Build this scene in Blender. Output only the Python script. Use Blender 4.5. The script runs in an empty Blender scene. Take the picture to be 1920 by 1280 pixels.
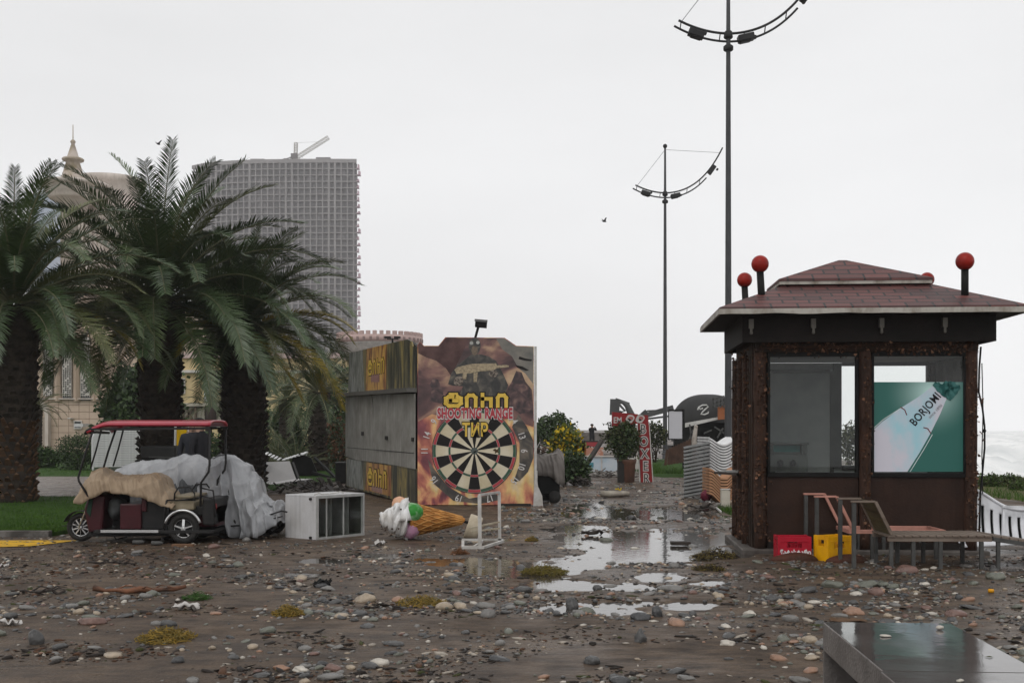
import bpy, math, random
import numpy as np
from mathutils import Vector, Matrix, noise as mn
R = math.radians
rnd = random.Random(7)
SC = bpy.context.scene
COL = SC.collection
H = 1.65; F = 2133.0; HZ = 803.0
# ---------------------------------------------------------------- camera
cd = bpy.data.cameras.new('camera'); cam = bpy.data.objects.new('camera', cd); COL.objects.link(cam)
cam.location = (0, 0, H); cam.rotation_euler = (R(90), 0, 0)
cd.lens = 40; cd.sensor_width = 36; cd.sensor_fit = 'HORIZONTAL'; cd.shift_y = (HZ-640)/1920.0
cd.clip_start = .1; cd.clip_end = 6000
SC.camera = cam
# ---------------------------------------------------------------- world
W = bpy.data.worlds.new('World'); SC.world = W; W.use_nodes = True
nt = W.node_tree; nt.nodes.clear()
def N(t, tree=None, **kw):
    n = (tree or nt).nodes.new(t)
    for k, v in kw.items(): setattr(n, k, v)
    return n
out = N('ShaderNodeOutputWorld'); mix = N('ShaderNodeMixShader'); mix.inputs[0].default_value = .86
sky = N('ShaderNodeTexSky'); sky.sky_type = 'NISHITA'; sky.sun_disc = False
sky.sun_elevation = R(48); sky.sun_rotation = R(200); sky.dust_density = 4
hs = N('ShaderNodeHueSaturation'); hs.inputs['Saturation'].default_value = .25
b1 = N('ShaderNodeBackground'); b1.inputs[1].default_value = .12
b2 = N('ShaderNodeBackground'); b2.inputs[1].default_value = 1.0
tc = N('ShaderNodeTexCoord'); sep = N('ShaderNodeSeparateXYZ')
rp = N('ShaderNodeValToRGB')
rp.color_ramp.elements[0].position = .0; rp.color_ramp.elements[0].color = (1.02, 1.02, 1.03, 1)
rp.color_ramp.elements[1].position = .32; rp.color_ramp.elements[1].color = (.88, .88, .885, 1)
nz = N('ShaderNodeTexNoise'); nz.inputs['Scale'].default_value = 2.2; nz.inputs['Detail'].default_value = 4
mp = N('ShaderNodeMapping'); mp.inputs['Scale'].default_value = (1, 1, 3)
mr = N('ShaderNodeMapRange'); mr.inputs[3].default_value = .94; mr.inputs[4].default_value = 1.05
mr.inputs[1].default_value = .3; mr.inputs[2].default_value = .7
vm = N('ShaderNodeVectorMath', operation='SCALE')
L = nt.links.new
L(tc.outputs['Generated'], sep.inputs[0]); L(sep.outputs[2], rp.inputs[0])
L(tc.outputs['Generated'], mp.inputs[0]); L(mp.outputs[0], nz.inputs['Vector']); L(nz.outputs[0], mr.inputs[0])
L(rp.outputs[0], vm.inputs[0]); L(mr.outputs[0], vm.inputs['Scale']); L(vm.outputs[0], b2.inputs[0])
L(sky.outputs[0], hs.inputs['Color']); L(hs.outputs[0], b1.inputs[0])
L(b1.outputs[0], mix.inputs[1]); L(b2.outputs[0], mix.inputs[2]); L(mix.outputs[0], out.inputs[0])
# ---------------------------------------------------------------- sun (behind overcast)
sl = bpy.data.lights.new('sun', 'SUN'); sl.energy = .6; sl.angle = R(35); sl.color = (1, .97, .93)
so = bpy.data.objects.new('sun', sl); COL.objects.link(so); so.location = (0, 0, 200)
so.rotation_euler = (R(42), 0, R(-20))
SC.view_settings.view_transform = 'Standard'; SC.view_settings.look = 'None'
SC.view_settings.exposure = 0.10; SC.view_settings.gamma = 1
SC.cycles.max_bounces = 6; SC.cycles.transparent_max_bounces = 16; SC.cycles.volume_bounces = 2
SC.cycles.use_denoising = True
SC.cycles.caustics_reflective = False; SC.cycles.caustics_refractive = False

# ---------------------------------------------------------------- helpers
def P(px, py, Y):                      # photograph pixel at depth Y -> world
    return Vector(((px-960)/F*Y, Y, H-(py-HZ)/F*Y))
def G(px, py):                         # photograph pixel on the ground
    Y = H*F/(py-HZ); return Vector(((px-960)/F*Y, Y, 0))

def mat(name, col, rough=.6, col2=None, scale=4.0, bump=0.0, bscale=30.0, metal=0.0, spec=.15, coat=0.0, detail=6,
        lo=.35, hi=.65, stretch=(1, 1, 1), rvar=0.0, streak=0.0):
    m = bpy.data.materials.new(name); m.use_nodes = True
    t = m.node_tree; b = t.nodes['Principled BSDF']; l = t.links.new
    col2 = col2 or tuple(c*.72 for c in col)
    co = N('ShaderNodeTexCoord', t); mpn = N('ShaderNodeMapping', t); mpn.inputs['Scale'].default_value = stretch
    l(co.outputs['Object'], mpn.inputs[0])
    n1 = N('ShaderNodeTexNoise', t); n1.inputs['Scale'].default_value = scale; n1.inputs['Detail'].default_value = detail
    n1.inputs['Roughness'].default_value = .62
    l(mpn.outputs[0], n1.inputs['Vector'])
    r = N('ShaderNodeMapRange', t); r.inputs[1].default_value = lo; r.inputs[2].default_value = hi
    l(n1.outputs[0], r.inputs[0])
    mx = N('ShaderNodeMix', t, data_type='RGBA'); mx.inputs[6].default_value = (*col, 1); mx.inputs[7].default_value = (*col2, 1)
    l(r.outputs[0], mx.inputs[0]); last = mx.outputs[2]
    if streak:
        m2 = N('ShaderNodeMapping', t); m2.inputs['Scale'].default_value = (14, 14, .7)
        l(co.outputs['Object'], m2.inputs[0])
        n3 = N('ShaderNodeTexNoise', t); n3.inputs['Scale'].default_value = 1.0; n3.inputs['Detail'].default_value = 4
        l(m2.outputs[0], n3.inputs['Vector'])
        r3 = N('ShaderNodeMapRange', t); r3.inputs[1].default_value = .5; r3.inputs[2].default_value = .75; r3.inputs[4].default_value = streak
        l(n3.outputs[0], r3.inputs[0])
        mx3 = N('ShaderNodeMix', t, data_type='RGBA'); mx3.inputs[7].default_value = (*[c*.35 for c in col2], 1)
        l(last, mx3.inputs[6]); l(r3.outputs[0], mx3.inputs[0]); last = mx3.outputs[2]
    l(last, b.inputs['Base Color'])
    b.inputs['Roughness'].default_value = rough; b.inputs['Metallic'].default_value = metal
    b.inputs['Specular IOR Level'].default_value = spec; b.inputs['Coat Weight'].default_value = coat
    b.inputs['Coat Roughness'].default_value = .15
    if rvar:
        r2 = N('ShaderNodeMapRange', t); r2.inputs[1].default_value = .35; r2.inputs[2].default_value = .65
        r2.inputs[3].default_value = max(.02, rough-rvar); r2.inputs[4].default_value = min(1, rough+rvar)
        l(n1.outputs[0], r2.inputs[0]); l(r2.outputs[0], b.inputs['Roughness'])
    if bump:
        n2 = N('ShaderNodeTexNoise', t); n2.inputs['Scale'].default_value = bscale; n2.inputs['Detail'].default_value = 5
        l(mpn.outputs[0], n2.inputs['Vector'])
        bp = N('ShaderNodeBump', t); bp.inputs['Strength'].default_value = bump; bp.inputs['Distance'].default_value = .02
        l(n2.outputs[0], bp.inputs['Height']); l(bp.outputs[0], b.inputs['Normal'])
    return m

class MB:
    def __init__(s): s.v = []; s.f = []; s.m = []; s.cur = 0; s.sm = []
    smooth = False
    def add(s, vs, fs, smooth=None):
        o = len(s.v); s.v.extend([tuple(v) for v in vs])
        for f in fs: s.f.append(tuple(i+o for i in f)); s.m.append(s.cur); s.sm.append(s.smooth if smooth is None else smooth)
    def box(s, c, d, rot=None):
        """c centre, d full size; rot: Matrix 3x3 or z angle"""
        x, y, z = d[0]/2, d[1]/2, d[2]/2
        vs = [Vector(p) for p in ((-x,-y,-z),(x,-y,-z),(x,y,-z),(-x,y,-z),(-x,-y,z),(x,-y,z),(x,y,z),(-x,y,z))]
        if rot is not None:
            if not isinstance(rot, Matrix): rot = Matrix.Rotation(rot, 3, 'Z')
            vs = [rot @ v for v in vs]
        c = Vector(c)
        s.add([v+c for v in vs], [(0,3,2,1),(4,5,6,7),(0,1,5,4),(1,2,6,5),(2,3,7,6),(3,0,4,7)], False)
    def bb(s, x0, x1, y0, y1, z0, z1): s.box(((x0+x1)/2, (y0+y1)/2, (z0+z1)/2), (abs(x1-x0), abs(y1-y0), abs(z1-z0)))
    def bar(s, a, b, w, h=None, up=(0,0,1)):
        a = Vector(a); b = Vector(b); d = b-a; ln = d.length
        if ln < 1e-6: return
        z = d.normalized(); u = Vector(up)
        if abs(z.dot(u)) > .95: u = Vector((0,1,0))
        x = u.cross(z).normalized(); y = z.cross(x)
        rot = Matrix((x, y, z)).transposed()
        s.box((a+b)/2, (w, h or w, ln), rot)
    def tube(s, pts, r, n=8, cap=True, closed=False):
        pts = [Vector(p) for p in pts]; k = len(pts)
        rs = r if isinstance(r, (list, tuple)) else [r]*k
        vs = []; ref = None
        for i, p in enumerate(pts):
            if closed: t = pts[(i+1) % k]-pts[i-1]
            else: t = pts[min(i+1, k-1)]-pts[max(i-1, 0)]
            t.normalize()
            if ref is None:
                ref = Vector((0,0,1)) if abs(t.z) < .9 else Vector((1,0,0))
            x = (ref-t*ref.dot(t)); x.normalize(); ref = x; y = t.cross(x)
            for j in range(n):
                a = 2*math.pi*j/n; vs.append(p+(x*math.cos(a)+y*math.sin(a))*rs[i])
        fs = []
        for i in range(k if closed else k-1):
            for j in range(n):
                a = i*n+j; b = i*n+(j+1) % n; i2 = (i+1) % k
                fs.append((a, b, i2*n+(j+1) % n, i2*n+j))
        if cap and not closed: fs.append(tuple(range(n-1, -1, -1))); fs.append(tuple(range((k-1)*n, k*n)))
        s.add(vs, fs, n > 5)
    def lathe(s, prof, n=24, c=(0,0,0), M=None, sm=True):
        """prof [(r,z)...]"""
        c = Vector(c); vs = []
        for r, z in prof:
            for j in range(n):
                a = 2*math.pi*j/n; v = Vector((r*math.cos(a), r*math.sin(a), z))
                if M is not None: v = M @ v
                vs.append(v+c)
        k = len(prof); fs = []
        for i in range(k-1):
            for j in range(n): fs.append((i*n+j, i*n+(j+1) % n, (i+1)*n+(j+1) % n, (i+1)*n+j))
        fs.append(tuple(range(n-1, -1, -1))); fs.append(tuple(range((k-1)*n, k*n)))
        s.add(vs, fs, sm)
    def ball(s, c, r, n=16, k=10, sq=(1,1,1), M=None, nz=0, ns=2):
        c = Vector(c); vs = []
        for i in range(k+1):
            th = math.pi*i/k
            for j in range(n):
                a = 2*math.pi*j/n
                v = Vector((math.sin(th)*math.cos(a)*sq[0], math.sin(th)*math.sin(a)*sq[1], math.cos(th)*sq[2]))*r
                if nz: v = v*(1+nz*mn.noise(v*ns/r+c*3))
                if M is not None: v = M @ v
                vs.append(v+c)
        s.add(vs, [(i*n+j, (i+1)*n+j, (i+1)*n+(j+1) % n, i*n+(j+1) % n) for i in range(k) for j in range(n)], True)
    def prism(s, pts, y0, y1):
        """polygon in x,z extruded along y (y0 front)"""
        n = len(pts)
        vs = [(x, y0, z) for x, z in pts]+[(x, y1, z) for x, z in pts]
        s.add(vs, [tuple(range(n)), tuple(range(2*n-1, n-1, -1))]+[(i, i+n, (i+1) % n+n, (i+1) % n) for i in range(n)], False)
    def prismz(s, pts, z0, z1):
        n = len(pts)
        vs = [(x, y, z0) for x, y in pts]+[(x, y, z1) for x, y in pts]
        s.add(vs, [tuple(range(n-1, -1, -1)), tuple(range(n, 2*n))]+[(i, (i+1) % n, (i+1) % n+n, i+n) for i in range(n)], False)
    def grid(s, fn, nu, nv, sm=True):
        vs = [fn(i/(nu-1), j/(nv-1)) for i in range(nu) for j in range(nv)]
        s.add(vs, [(i*nv+j, (i+1)*nv+j, (i+1)*nv+j+1, i*nv+j+1) for i in range(nu-1) for j in range(nv-1)], sm)
    def build(s, name, mats, parent=None, loc=None, **props):
        me = bpy.data.meshes.new(name); me.from_pydata(s.v, [], s.f)
        for m in (mats if isinstance(mats, (list, tuple)) else [mats]): me.materials.append(m)
        me.polygons.foreach_set('material_index', s.m)
        me.polygons.foreach_set('use_smooth', s.sm)
        me.update()
        o = bpy.data.objects.new(name, me); COL.objects.link(o)
        if parent is not None: o.parent = parent
        if loc is not None: o.location = loc
        for k, v in props.items(): o[k] = v
        return o
def bevel(o, w=.01, seg=2):
    m = o.modifiers.new('bevel', 'BEVEL'); m.width = w; m.segments = seg; m.limit_method = 'ANGLE'; m.angle_limit = R(40)
    return o
def solid(o, th):
    m = o.modifiers.new('solid', 'SOLIDIFY'); m.thickness = th; return o
def tag(o, label, cat, group=None, kind=None):
    o['label'] = label; o['category'] = cat
    if group: o['group'] = group
    if kind: o['kind'] = kind
    return o
def thing(name, label, cat, loc=(0,0,0), rz=0, group=None):
    o = bpy.data.objects.new(name, None); COL.objects.link(o); o.location = loc; o.rotation_euler = (0,0,rz)
    o.empty_display_size = .2
    return tag(o, label, cat, group)
def struct(o): o['kind'] = 'structure'; return o
def copy_tree(o, parent=None):
    c = o.copy(); COL.objects.link(c)
    if parent: c.parent = parent
    for ch in [x for x in bpy.data.objects if x.parent == o]: copy_tree(ch, c)
    return c
def text(name, body, size, loc, rot, m, parent=None, off=0.0, ext=.002, align='CENTER', sx=1.0, spacing=1.0):
    cu = bpy.data.curves.new(name, 'FONT'); cu.body = body; cu.size = size; cu.align_x = align; cu.align_y = 'CENTER'
    cu.offset = off; cu.extrude = ext; cu.space_character = spacing; cu.resolution_u = 3
    t = bpy.data.objects.new(name+'_tmp', cu); COL.objects.link(t)
    dg = bpy.context.evaluated_depsgraph_get(); dg.update()
    me = bpy.data.meshes.new_from_object(t.evaluated_get(dg)); me.name = name
    bpy.data.objects.remove(t)
    me.materials.clear(); me.materials.append(m)
    o = bpy.data.objects.new(name, me); COL.objects.link(o); o.location = loc; o.rotation_euler = rot; o.scale = (sx, 1, 1)
    if parent: o.parent = parent
    return o
def fbm(x, y, z=0, o=4): return mn.fractal(Vector((x, y, z)), 1.0, 2.0, o)
import bmesh
# ================================================================= GROUND
PUD = [  # photograph-measured puddle lobes: cx, cy, rx, ry
 (1180,961,165,12),(1300,968,60,8),(1110,950,60,8),(1180,1012,150,22),(1310,1012,90,26),(1230,1040,150,16),(1110,1052,110,15),(1000,1066,120,16),
 (870,1052,110,10),(1060,1095,90,10),(1040,1142,60,12),(1090,1135,50,10),(1290,1133,75,9),(1180,1130,60,7),(1340,1040,60,10),
 (1170,1098,60,9),(1240,1080,60,9),(1080,990,70,8),(700,1040,70,5),(620,1050,60,5),(1150,1145,60,7),(1330,1090,40,6),(940,1010,30,4),(560,1075,60,4)]
def puddle(x, y):
    if y < 5.5 or y > 40 or x < -6 or x > 7: return -1
    px = 960+F*x/y; py = HZ+F*H/y
    m = -1
    for cx, cy, rx, ry in PUD:
        r = ((px-cx)/rx/1.02)**2+((py-cy)/ry/1.04)**2
        if r < 4: m = max(m, 1-r)
    if m > -1: m += .95*mn.noise(Vector((x*1.3, y*.9, 3)))+.85*mn.noise(Vector((x*5, y*4, 7)))
    return m
def ss(a, b, x):
    t = min(1, max(0, (x-a)/(b-a))); return t*t*(3-2*t)
def shore(y): return 13.2+.13*max(0, y-28)
def gz(x, y):
    z = .007*mn.noise(Vector((x*.7, y*.7, 0)))+.004*mn.noise(Vector((x*3.1, y*3.1, 5)))
    if y < 42 and -6 < x < 7:
        z -= .03*ss(-.15, .35, puddle(x, y))
    if x > shore(y): z -= 2.2*ss(0, 9, x-shore(y))
    return z
def lines(segs):
    o = []
    for a, b, d in segs:
        n = max(1, int(round((b-a)/d))); o += [a+(b-a)*i/n for i in range(n)]
    o.append(segs[-1][1]); return o
gx = lines([(-880,-300,60),(-300,-60,24),(-60,-12,3),(-12,-5.5,.35),(-5.5,6.5,.055),(6.5,14,.3),(14,40,1.5),(40,100,12),(100,880,80)])
gy = lines([(-20,4,3),(4,6,.2),(6,18,.055),(18,26,.11),(26,45,.5),(45,100,4),(100,400,25),(400,1180,100)])
g = MB(); nx = len(gx); ny = len(gy)
g.v = [(x, y, gz(x, y)) for y in gy for x in gx]
g.f = [(j*nx+i, j*nx+i+1, (j+1)*nx+i+1, (j+1)*nx+i) for j in range(ny-1) for i in range(nx-1)]
g.m = [0]*len(g.f); g.sm = [True]*len(g.f)
def ground_mat():
    m = bpy.data.materials.new('wet_dark_sand'); m.use_nodes = True; t = m.node_tree; b = t.nodes['Principled BSDF']; l = t.links.new
    co = N('ShaderNodeTexCoord', t)
    def nz(s, d=6, st=(1,1,1), r=.6):
        mpp = N('ShaderNodeMapping', t); mpp.inputs['Scale'].default_value = st; l(co.outputs['Object'], mpp.inputs[0])
        n = N('ShaderNodeTexNoise', t); n.inputs['Scale'].default_value = s; n.inputs['Detail'].default_value = d; n.inputs['Roughness'].default_value = r
        l(mpp.outputs[0], n.inputs['Vector']); return n.outputs[0]
    def mrg(i, a, b_, c=0, d=1):
        r = N('ShaderNodeMapRange', t); r.inputs[1].default_value = a; r.inputs[2].default_value = b_; r.inputs[3].default_value = c; r.inputs[4].default_value = d
        l(i, r.inputs[0]); return r.outputs[0]
    def mxx(f, a, b_):
        x = N('ShaderNodeMix', t, data_type='RGBA'); l(f, x.inputs[0])
        for k, s in ((6, a), (7, b_)):
            if isinstance(s, tuple): x.inputs[k].default_value = (*s, 1)
            else: l(s, x.inputs[k])
        return x.outputs[2]
    big = nz(.55, 5); mid = nz(2.6, 6, (1, 1.6, 1)); fine = nz(38, 6, r=.75); rip = nz(3.2, 5, (.6, 3.2, 1))
    c1 = mxx(mrg(big, .38, .62), (.086,.058,.038), (.130,.091,.061))
    c2 = mxx(mrg(mid, .42, .66), c1, (.046,.034,.026))
    c3 = mxx(mrg(fine, .50, .72), c2, (.032,.027,.024))
    c3b = mxx(mrg(nz(60, 3, r=.8), .66, .74), c3, (.20,.17,.14))
    c4 = mxx(mrg(rip, .54, .70, 0, .75), c3b, (.030,.023,.019))
    l(c4, b.inputs['Base Color'])
    wet = mrg(nz(.45, 4), .36, .60, .70, .24)
    ro = N('ShaderNodeMath', t, operation='ADD'); l(wet, ro.inputs[0]); l(mrg(mid, .3, .7, -.10, .16), ro.inputs[1])
    l(ro.outputs[0], b.inputs['Roughness'])
    b.inputs['Specular IOR Level'].default_value = .18
    vo = N('ShaderNodeTexVoronoi', t); vo.inputs['Scale'].default_value = 26; l(co.outputs['Object'], vo.inputs['Vector'])
    ad = N('ShaderNodeMath', t, operation='ADD'); l(mrg(rip, 0, 1, 0, 1.6), ad.inputs[0]); l(mrg(fine, 0, 1, 0, .5), ad.inputs[1])
    ad2 = N('ShaderNodeMath', t, operation='ADD'); l(ad.outputs[0], ad2.inputs[0]); l(mrg(vo.outputs[0], 0, .5, .3, 0), ad2.inputs[1])
    bp = N('ShaderNodeBump', t); bp.inputs['Strength'].default_value = .75; bp.inputs['Distance'].default_value = .03
    l(ad2.outputs[0], bp.inputs['Height']); l(bp.outputs[0], b.inputs['Normal'])
    return m
struct(g.build('ground', ground_mat()))
# still rain water standing in the hollows of the ground
wm = bpy.data.materials.new('puddle_water'); wm.use_nodes = True; b = wm.node_tree.nodes['Principled BSDF']
b.inputs['Base Color'].default_value = (.045,.038,.032,1); b.inputs['Roughness'].default_value = .07; b.inputs['Specular IOR Level'].default_value = 1.0; b.inputs['IOR'].default_value = 1.45
_t = wm.node_tree; _n = N('ShaderNodeTexNoise', _t); _n.inputs['Scale'].default_value = 9; _b = N('ShaderNodeBump', _t); _b.inputs['Strength'].default_value = .16; _b.inputs['Distance'].default_value = .01
_c = N('ShaderNodeTexCoord', _t); _t.links.new(_c.outputs['Object'], _n.inputs['Vector']); _t.links.new(_n.outputs[0], _b.inputs['Height']); _t.links.new(_b.outputs[0], b.inputs['Normal'])
w = MB(); w.add([(-5,7.5,-.0125),(6,7.5,-.0125),(6,30,-.0125),(-5,30,-.0125)], [(0,1,2,3)])
o = struct(w.build('puddle_water', wm))
# ---------------------------------------------------------------- lawn, kerb, path, yellow paint
m_lawn = mat('lawn_green', (.036,.080,.009), .85, (.018,.048,.006), 3.5, .9, 60)
lawn = [(-60,17.45),(-7.05,17.45),(-6.75,20),(-6.6,27),(-5.1,38),(-5.4,75),(-60,75)]
w = MB(); w.prismz(lawn, -.05, .06); struct(w.build('lawn', m_lawn))
m_kerb = mat('kerb_concrete', (.16,.15,.14), .55, (.06,.055,.05), 3, .4, 25, lo=.4, hi=.6)
w = MB()
x = -30
while x < -7.1:
    w.bb(x, min(x+.985, -7.05), 17.3, 17.445, -.05, .085+.006*rnd.random()); x += 1.0
struct(w.build('kerb', m_kerb))
m_path = mat('path_paving', (.22,.19,.175), .35, (.13,.11,.10), 2, .3, 20, rvar=.15)
w = MB(); w.add([(-40,27.4,.066),(-7.2,26.6,.066),(-6.9,31.5,.066),(-12,37.5,.066),(-40,38.5,.066)], [(0,1,2,3,4)]); struct(w.build('path', m_path))
w = MB(); w.add([(-9,15.4,.008),(-6.75,15.9,.008),(-6.35,16.75,.008),(-9,16.7,.008)], [(0,1,2,3)])
struct(w.build('road_marking', mat('worn_yellow_paint', (.62,.36,.02), .5, (.28,.17,.03), 5, .2, 40, lo=.45, hi=.7)))
# grass blades over the lawn, denser near its front edge
m_blade = mat('grass_blades', (.055,.115,.013), .7, (.030,.066,.010), 1.5)
def inpoly(x, y, pl):
    c = False; j = len(pl)-1
    for i in range(len(pl)):
        if (pl[i][1] > y) != (pl[j][1] > y) and x < (pl[j][0]-pl[i][0])*(y-pl[i][1])/(pl[j][1]-pl[i][1])+pl[i][0]: c = not c
        j = i
    return c
def blades(mb, n, region, hgt, wid, z0=0.0):
    for k in range(n):
        x, y = region()
        if x is None: continue
        a = rnd.uniform(0, 6.28); h = hgt*rnd.uniform(.5, 1.3); wv = wid*rnd.uniform(.6, 1.3)
        dx, dy = math.cos(a)*wv, math.sin(a)*wv; lx, ly = rnd.uniform(-.5,.5)*h, rnd.uniform(-.5,.5)*h
        mb.add([(x-dx, y-dy, z0), (x+dx, y+dy, z0), (x+lx, y+ly, z0+h)], [(0,1,2)], False)
def lawn_pt():
    y = 17.5+28*rnd.random()**2.0; x = rnd.uniform(-.47*y-.5, -5.2)
    if not inpoly(x, y, lawn): return None, None
    if 26.8 < y < 38 and x < -7 and inpoly(x, y, [(-40,27.4),(-7.2,26.6),(-6.9,31.5),(-12,37.5),(-40,38.5)]): return None, None
    return x, y
w = MB(); blades(w, 42000, lawn_pt, .055, .006, .055)
tag(w.build('grass', m_blade), 'short green lawn grass behind the kerb under the palms', 'grass', kind='stuff')

# ---------------------------------------------------------------- sea
m_sea = mat('surf_water', (.88,.88,.87), .8, (.60,.62,.62), .16, 1.0, 1.6, detail=10, stretch=(.6,1.6,1))
w = MB()
def seafn(u, v):
    y = 26*math.exp(v*3.8); x = min(880, shore(y)+1.5+(u**1.6)*(30+1.2*y))
    d = (x-shore(y))
    z = -.95
    amp = ss(1, 14, d)*(.8+1.6*ss(20, 70, y))*(1-ss(150, 500, y)*.6)
    s = .11 if y > 60 else .17
    z += amp*(.75*fbm(x*s*.5, y*s, 2, 5)+.35*abs(fbm(x*.3, y*.4, 9, 3)))
    return (x, y, z)
w.grid(seafn, 170, 260)
struct(w.build('sea', m_sea))

# ================================================================= STONES
def ico_base(seed, sub=2):
    bm = bmesh.new(); bmesh.ops.create_icosphere(bm, subdivisions=sub, radius=1)
    vs = []
    r_ = random.Random(seed); off = Vector((r_.uniform(0, 50), r_.uniform(0, 50), r_.uniform(0, 50)))
    for v in bm.verts:
        p = v.co.copy(); k = 1+(.26+.2*(seed%3==0))*mn.noise(p*1.1+off)+.12*mn.noise(p*2.6+off)
        vs.append(p*k)
    fs = [tuple(v.index for v in f.verts) for f in bm.faces]; bm.free(); return vs, fs
BASE = [ico_base(s) for s in range(12)]
BASE1 = [(np.array([tuple(v) for v in b_[0]]), np.array(b_[1])) for b_ in [ico_base(s, 1) for s in range(12)]]
STC = {'grey': (.110,.105,.098), 'dark grey': (.042,.041,.040), 'beige': (.23,.185,.135), 'reddish brown': (.105,.060,.048), 'greenish grey': (.085,.088,.070),
       'pale': (.33,.305,.265), 'orange brown': (.19,.11,.072), 'black': (.03,.03,.031)}
STM = {k: mat('wet_stone_'+k.replace(' ', '_'), c, .34, tuple(min(1, q*1.6) for q in c), 9, .6, 30, rvar=.12, spec=.42) for k, c in STC.items()}
m_dry = None
stone_n = 0
def stone(x, y, s, col, seed=None, flat=.5, long=1.4, label=None, up=False, sub=3, rz=None, group='stones washed onto the ground', tilt=None, z=None, name='stone'):
    global stone_n
    stone_n += 1; sd = seed if seed is not None else rnd.randrange(10**6)
    r_ = random.Random(sd)
    vs, fs = (ico_base(sd, sub) if s > .03 else BASE[sd % 12])
    M = Matrix.Rotation(r_.uniform(0, 6.28) if rz is None else rz, 3, 'Z') @ Matrix.Rotation(r_.uniform(-.25, .25) if tilt is None else tilt, 3, 'Y')
    sc = Vector((s*long, s, s*flat)) if not up else Vector((s*.75, s*.7, s*1.15))
    mb = MB(); mb.add([M @ Vector((v.x*sc.x, v.y*sc.y, v.z*sc.z)) for v in vs], fs, True)
    zz = min(v[2] for v in mb.v); hh = max(v[2] for v in mb.v)-zz
    o = mb.build(name, STM[col]); o.location = (x, y, (gz(x, y)-hh*.36-zz) if z is None else z-zz)
    if label: tag(o, label, 'stone', group)
    return o
placed = []
def hand(px, py, wpx, col, words, flat=.5, long=1.3, up=False, **k):
    p = G(px, py+wpx*.12); s = wpx/2/F*p.y/(long if not up else .75)
    placed.append((p.x, p.y, s)); return stone(p.x, p.y, s, col, flat=flat, long=long, up=up, label=words, rz=k.pop('rz', 0), **k)
hand(172,1162,52,'reddish brown','long reddish brown oval stone on bare sand left of the yellow seaweed', flat=.62, long=1.7, tilt=0)
hand(68,1202,28,'dark grey','dark stone standing upright at the far left of the bare sand', up=True)
hand(235,1152,33,'dark grey','dark oval stone just right of the long reddish brown one', long=1.6)
hand(685,1122,38,'beige','large rounded beige boulder beside the yellow grass clump in the middle', flat=.75, long=1.15)
hand(1074,1135,24,'dark grey','dark upright boulder at the edge of the lower puddle', up=True)
hand(1100,1143,34,'greenish grey','mossy greenish stone right beside the dark upright boulder', flat=.8)
hand(915,1152,28,'grey','tilted grey boulder left of the lower puddle', flat=.9, long=1.1)
hand(1200,1155,40,'black','low black stone heap piece at the lower puddle rim', flat=.65)
hand(1232,1152,20,'black','small black stone standing at the right rim of the lower puddle', up=True)
hand(1110,1240,30,'dark grey','dark rough stone alone on the smooth sand below the puddle', flat=.85, long=1.1)
hand(1288,1268,36,'grey','pale topped grey stone at the bottom edge of the picture', long=1.7)
hand(1200,1198,24,'dark grey','dark pointed stone on the sand with a small beige one beside it', up=True)
hand(1363,1205,26,'pale','pale egg shaped stone left of the concrete bench', flat=.7)
hand(1522,1232,26,'beige','tan pebble against the leg of the concrete bench', flat=.65)
hand(1520,1255,30,'orange brown','orange brown stone below the tan pebble by the bench leg', flat=.6)
hand(1500,1272,40,'grey','grey flat stone at the foot of the concrete bench', flat=.5)
hand(500,1182,32,'greenish grey','greenish grey leaning stone right of the dug up hollow', flat=.7)
hand(335,1238,23,'black','round black stone alone on the lower sand', flat=.85, long=1.1)
hand(405,1158-10,23,'orange brown','small orange oval stone right of the white plastic scrap', long=1.5)
hand(105,1232,27,'grey','rounded grey stone above its darker neighbour at lower left', flat=.55)
hand(177,1212,27,'grey','smooth flat grey stone on the lower left sand', long=1.5)
hand(528,1250,30,'orange brown','brownish pink stone in the pebble cluster at the bottom', flat=.6)
hand(565,1253,32,'pale','pale mottled stone in the pebble cluster at the bottom', flat=.55)
hand(490,1264,34,'dark grey','flat dark stone in front of the pebble cluster', long=1.5)
hand(625,1250,34,'reddish brown','big pinkish brown stone right in the pebble cluster', flat=.6)
hand(615,1102,26,'grey','grey cobble lying near the dark wood stump', flat=.6)
hand(1560,1095,40,'greenish grey','greenish cobble in front of the yellow crate', flat=.6)
hand(1625,1095,34,'greenish grey','mossy cobble in front of the wooden sunbed', flat=.7)
hand(1600,1145,40,'orange brown','angular brown rock just behind the concrete bench', flat=.7)
hand(1790,1148,40,'reddish brown','large brownish cobble behind the right side of the bench', flat=.6)
hand(1820,1135,44,'dark grey','slanted dark flat stone to the right above the bench', long=1.7, flat=.35)
hand(1700,1067,42,'reddish brown','big dull brown cobble beneath the wooden sunbed', flat=.65)
hand(1865,1080,40,'greenish grey','oval green grey cobble right of the sunbed legs', flat=.55)
hand(605,1097,28,'black','black leather scrap like stone by the middle cobbles', flat=.7)
hand(1258,1100,50,'grey','broad grey cobble on the right bank of the puddle', flat=.45)
hand(1145,1092,30,'grey','long grey cobble between two parts of the puddle', flat=.5)

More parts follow.
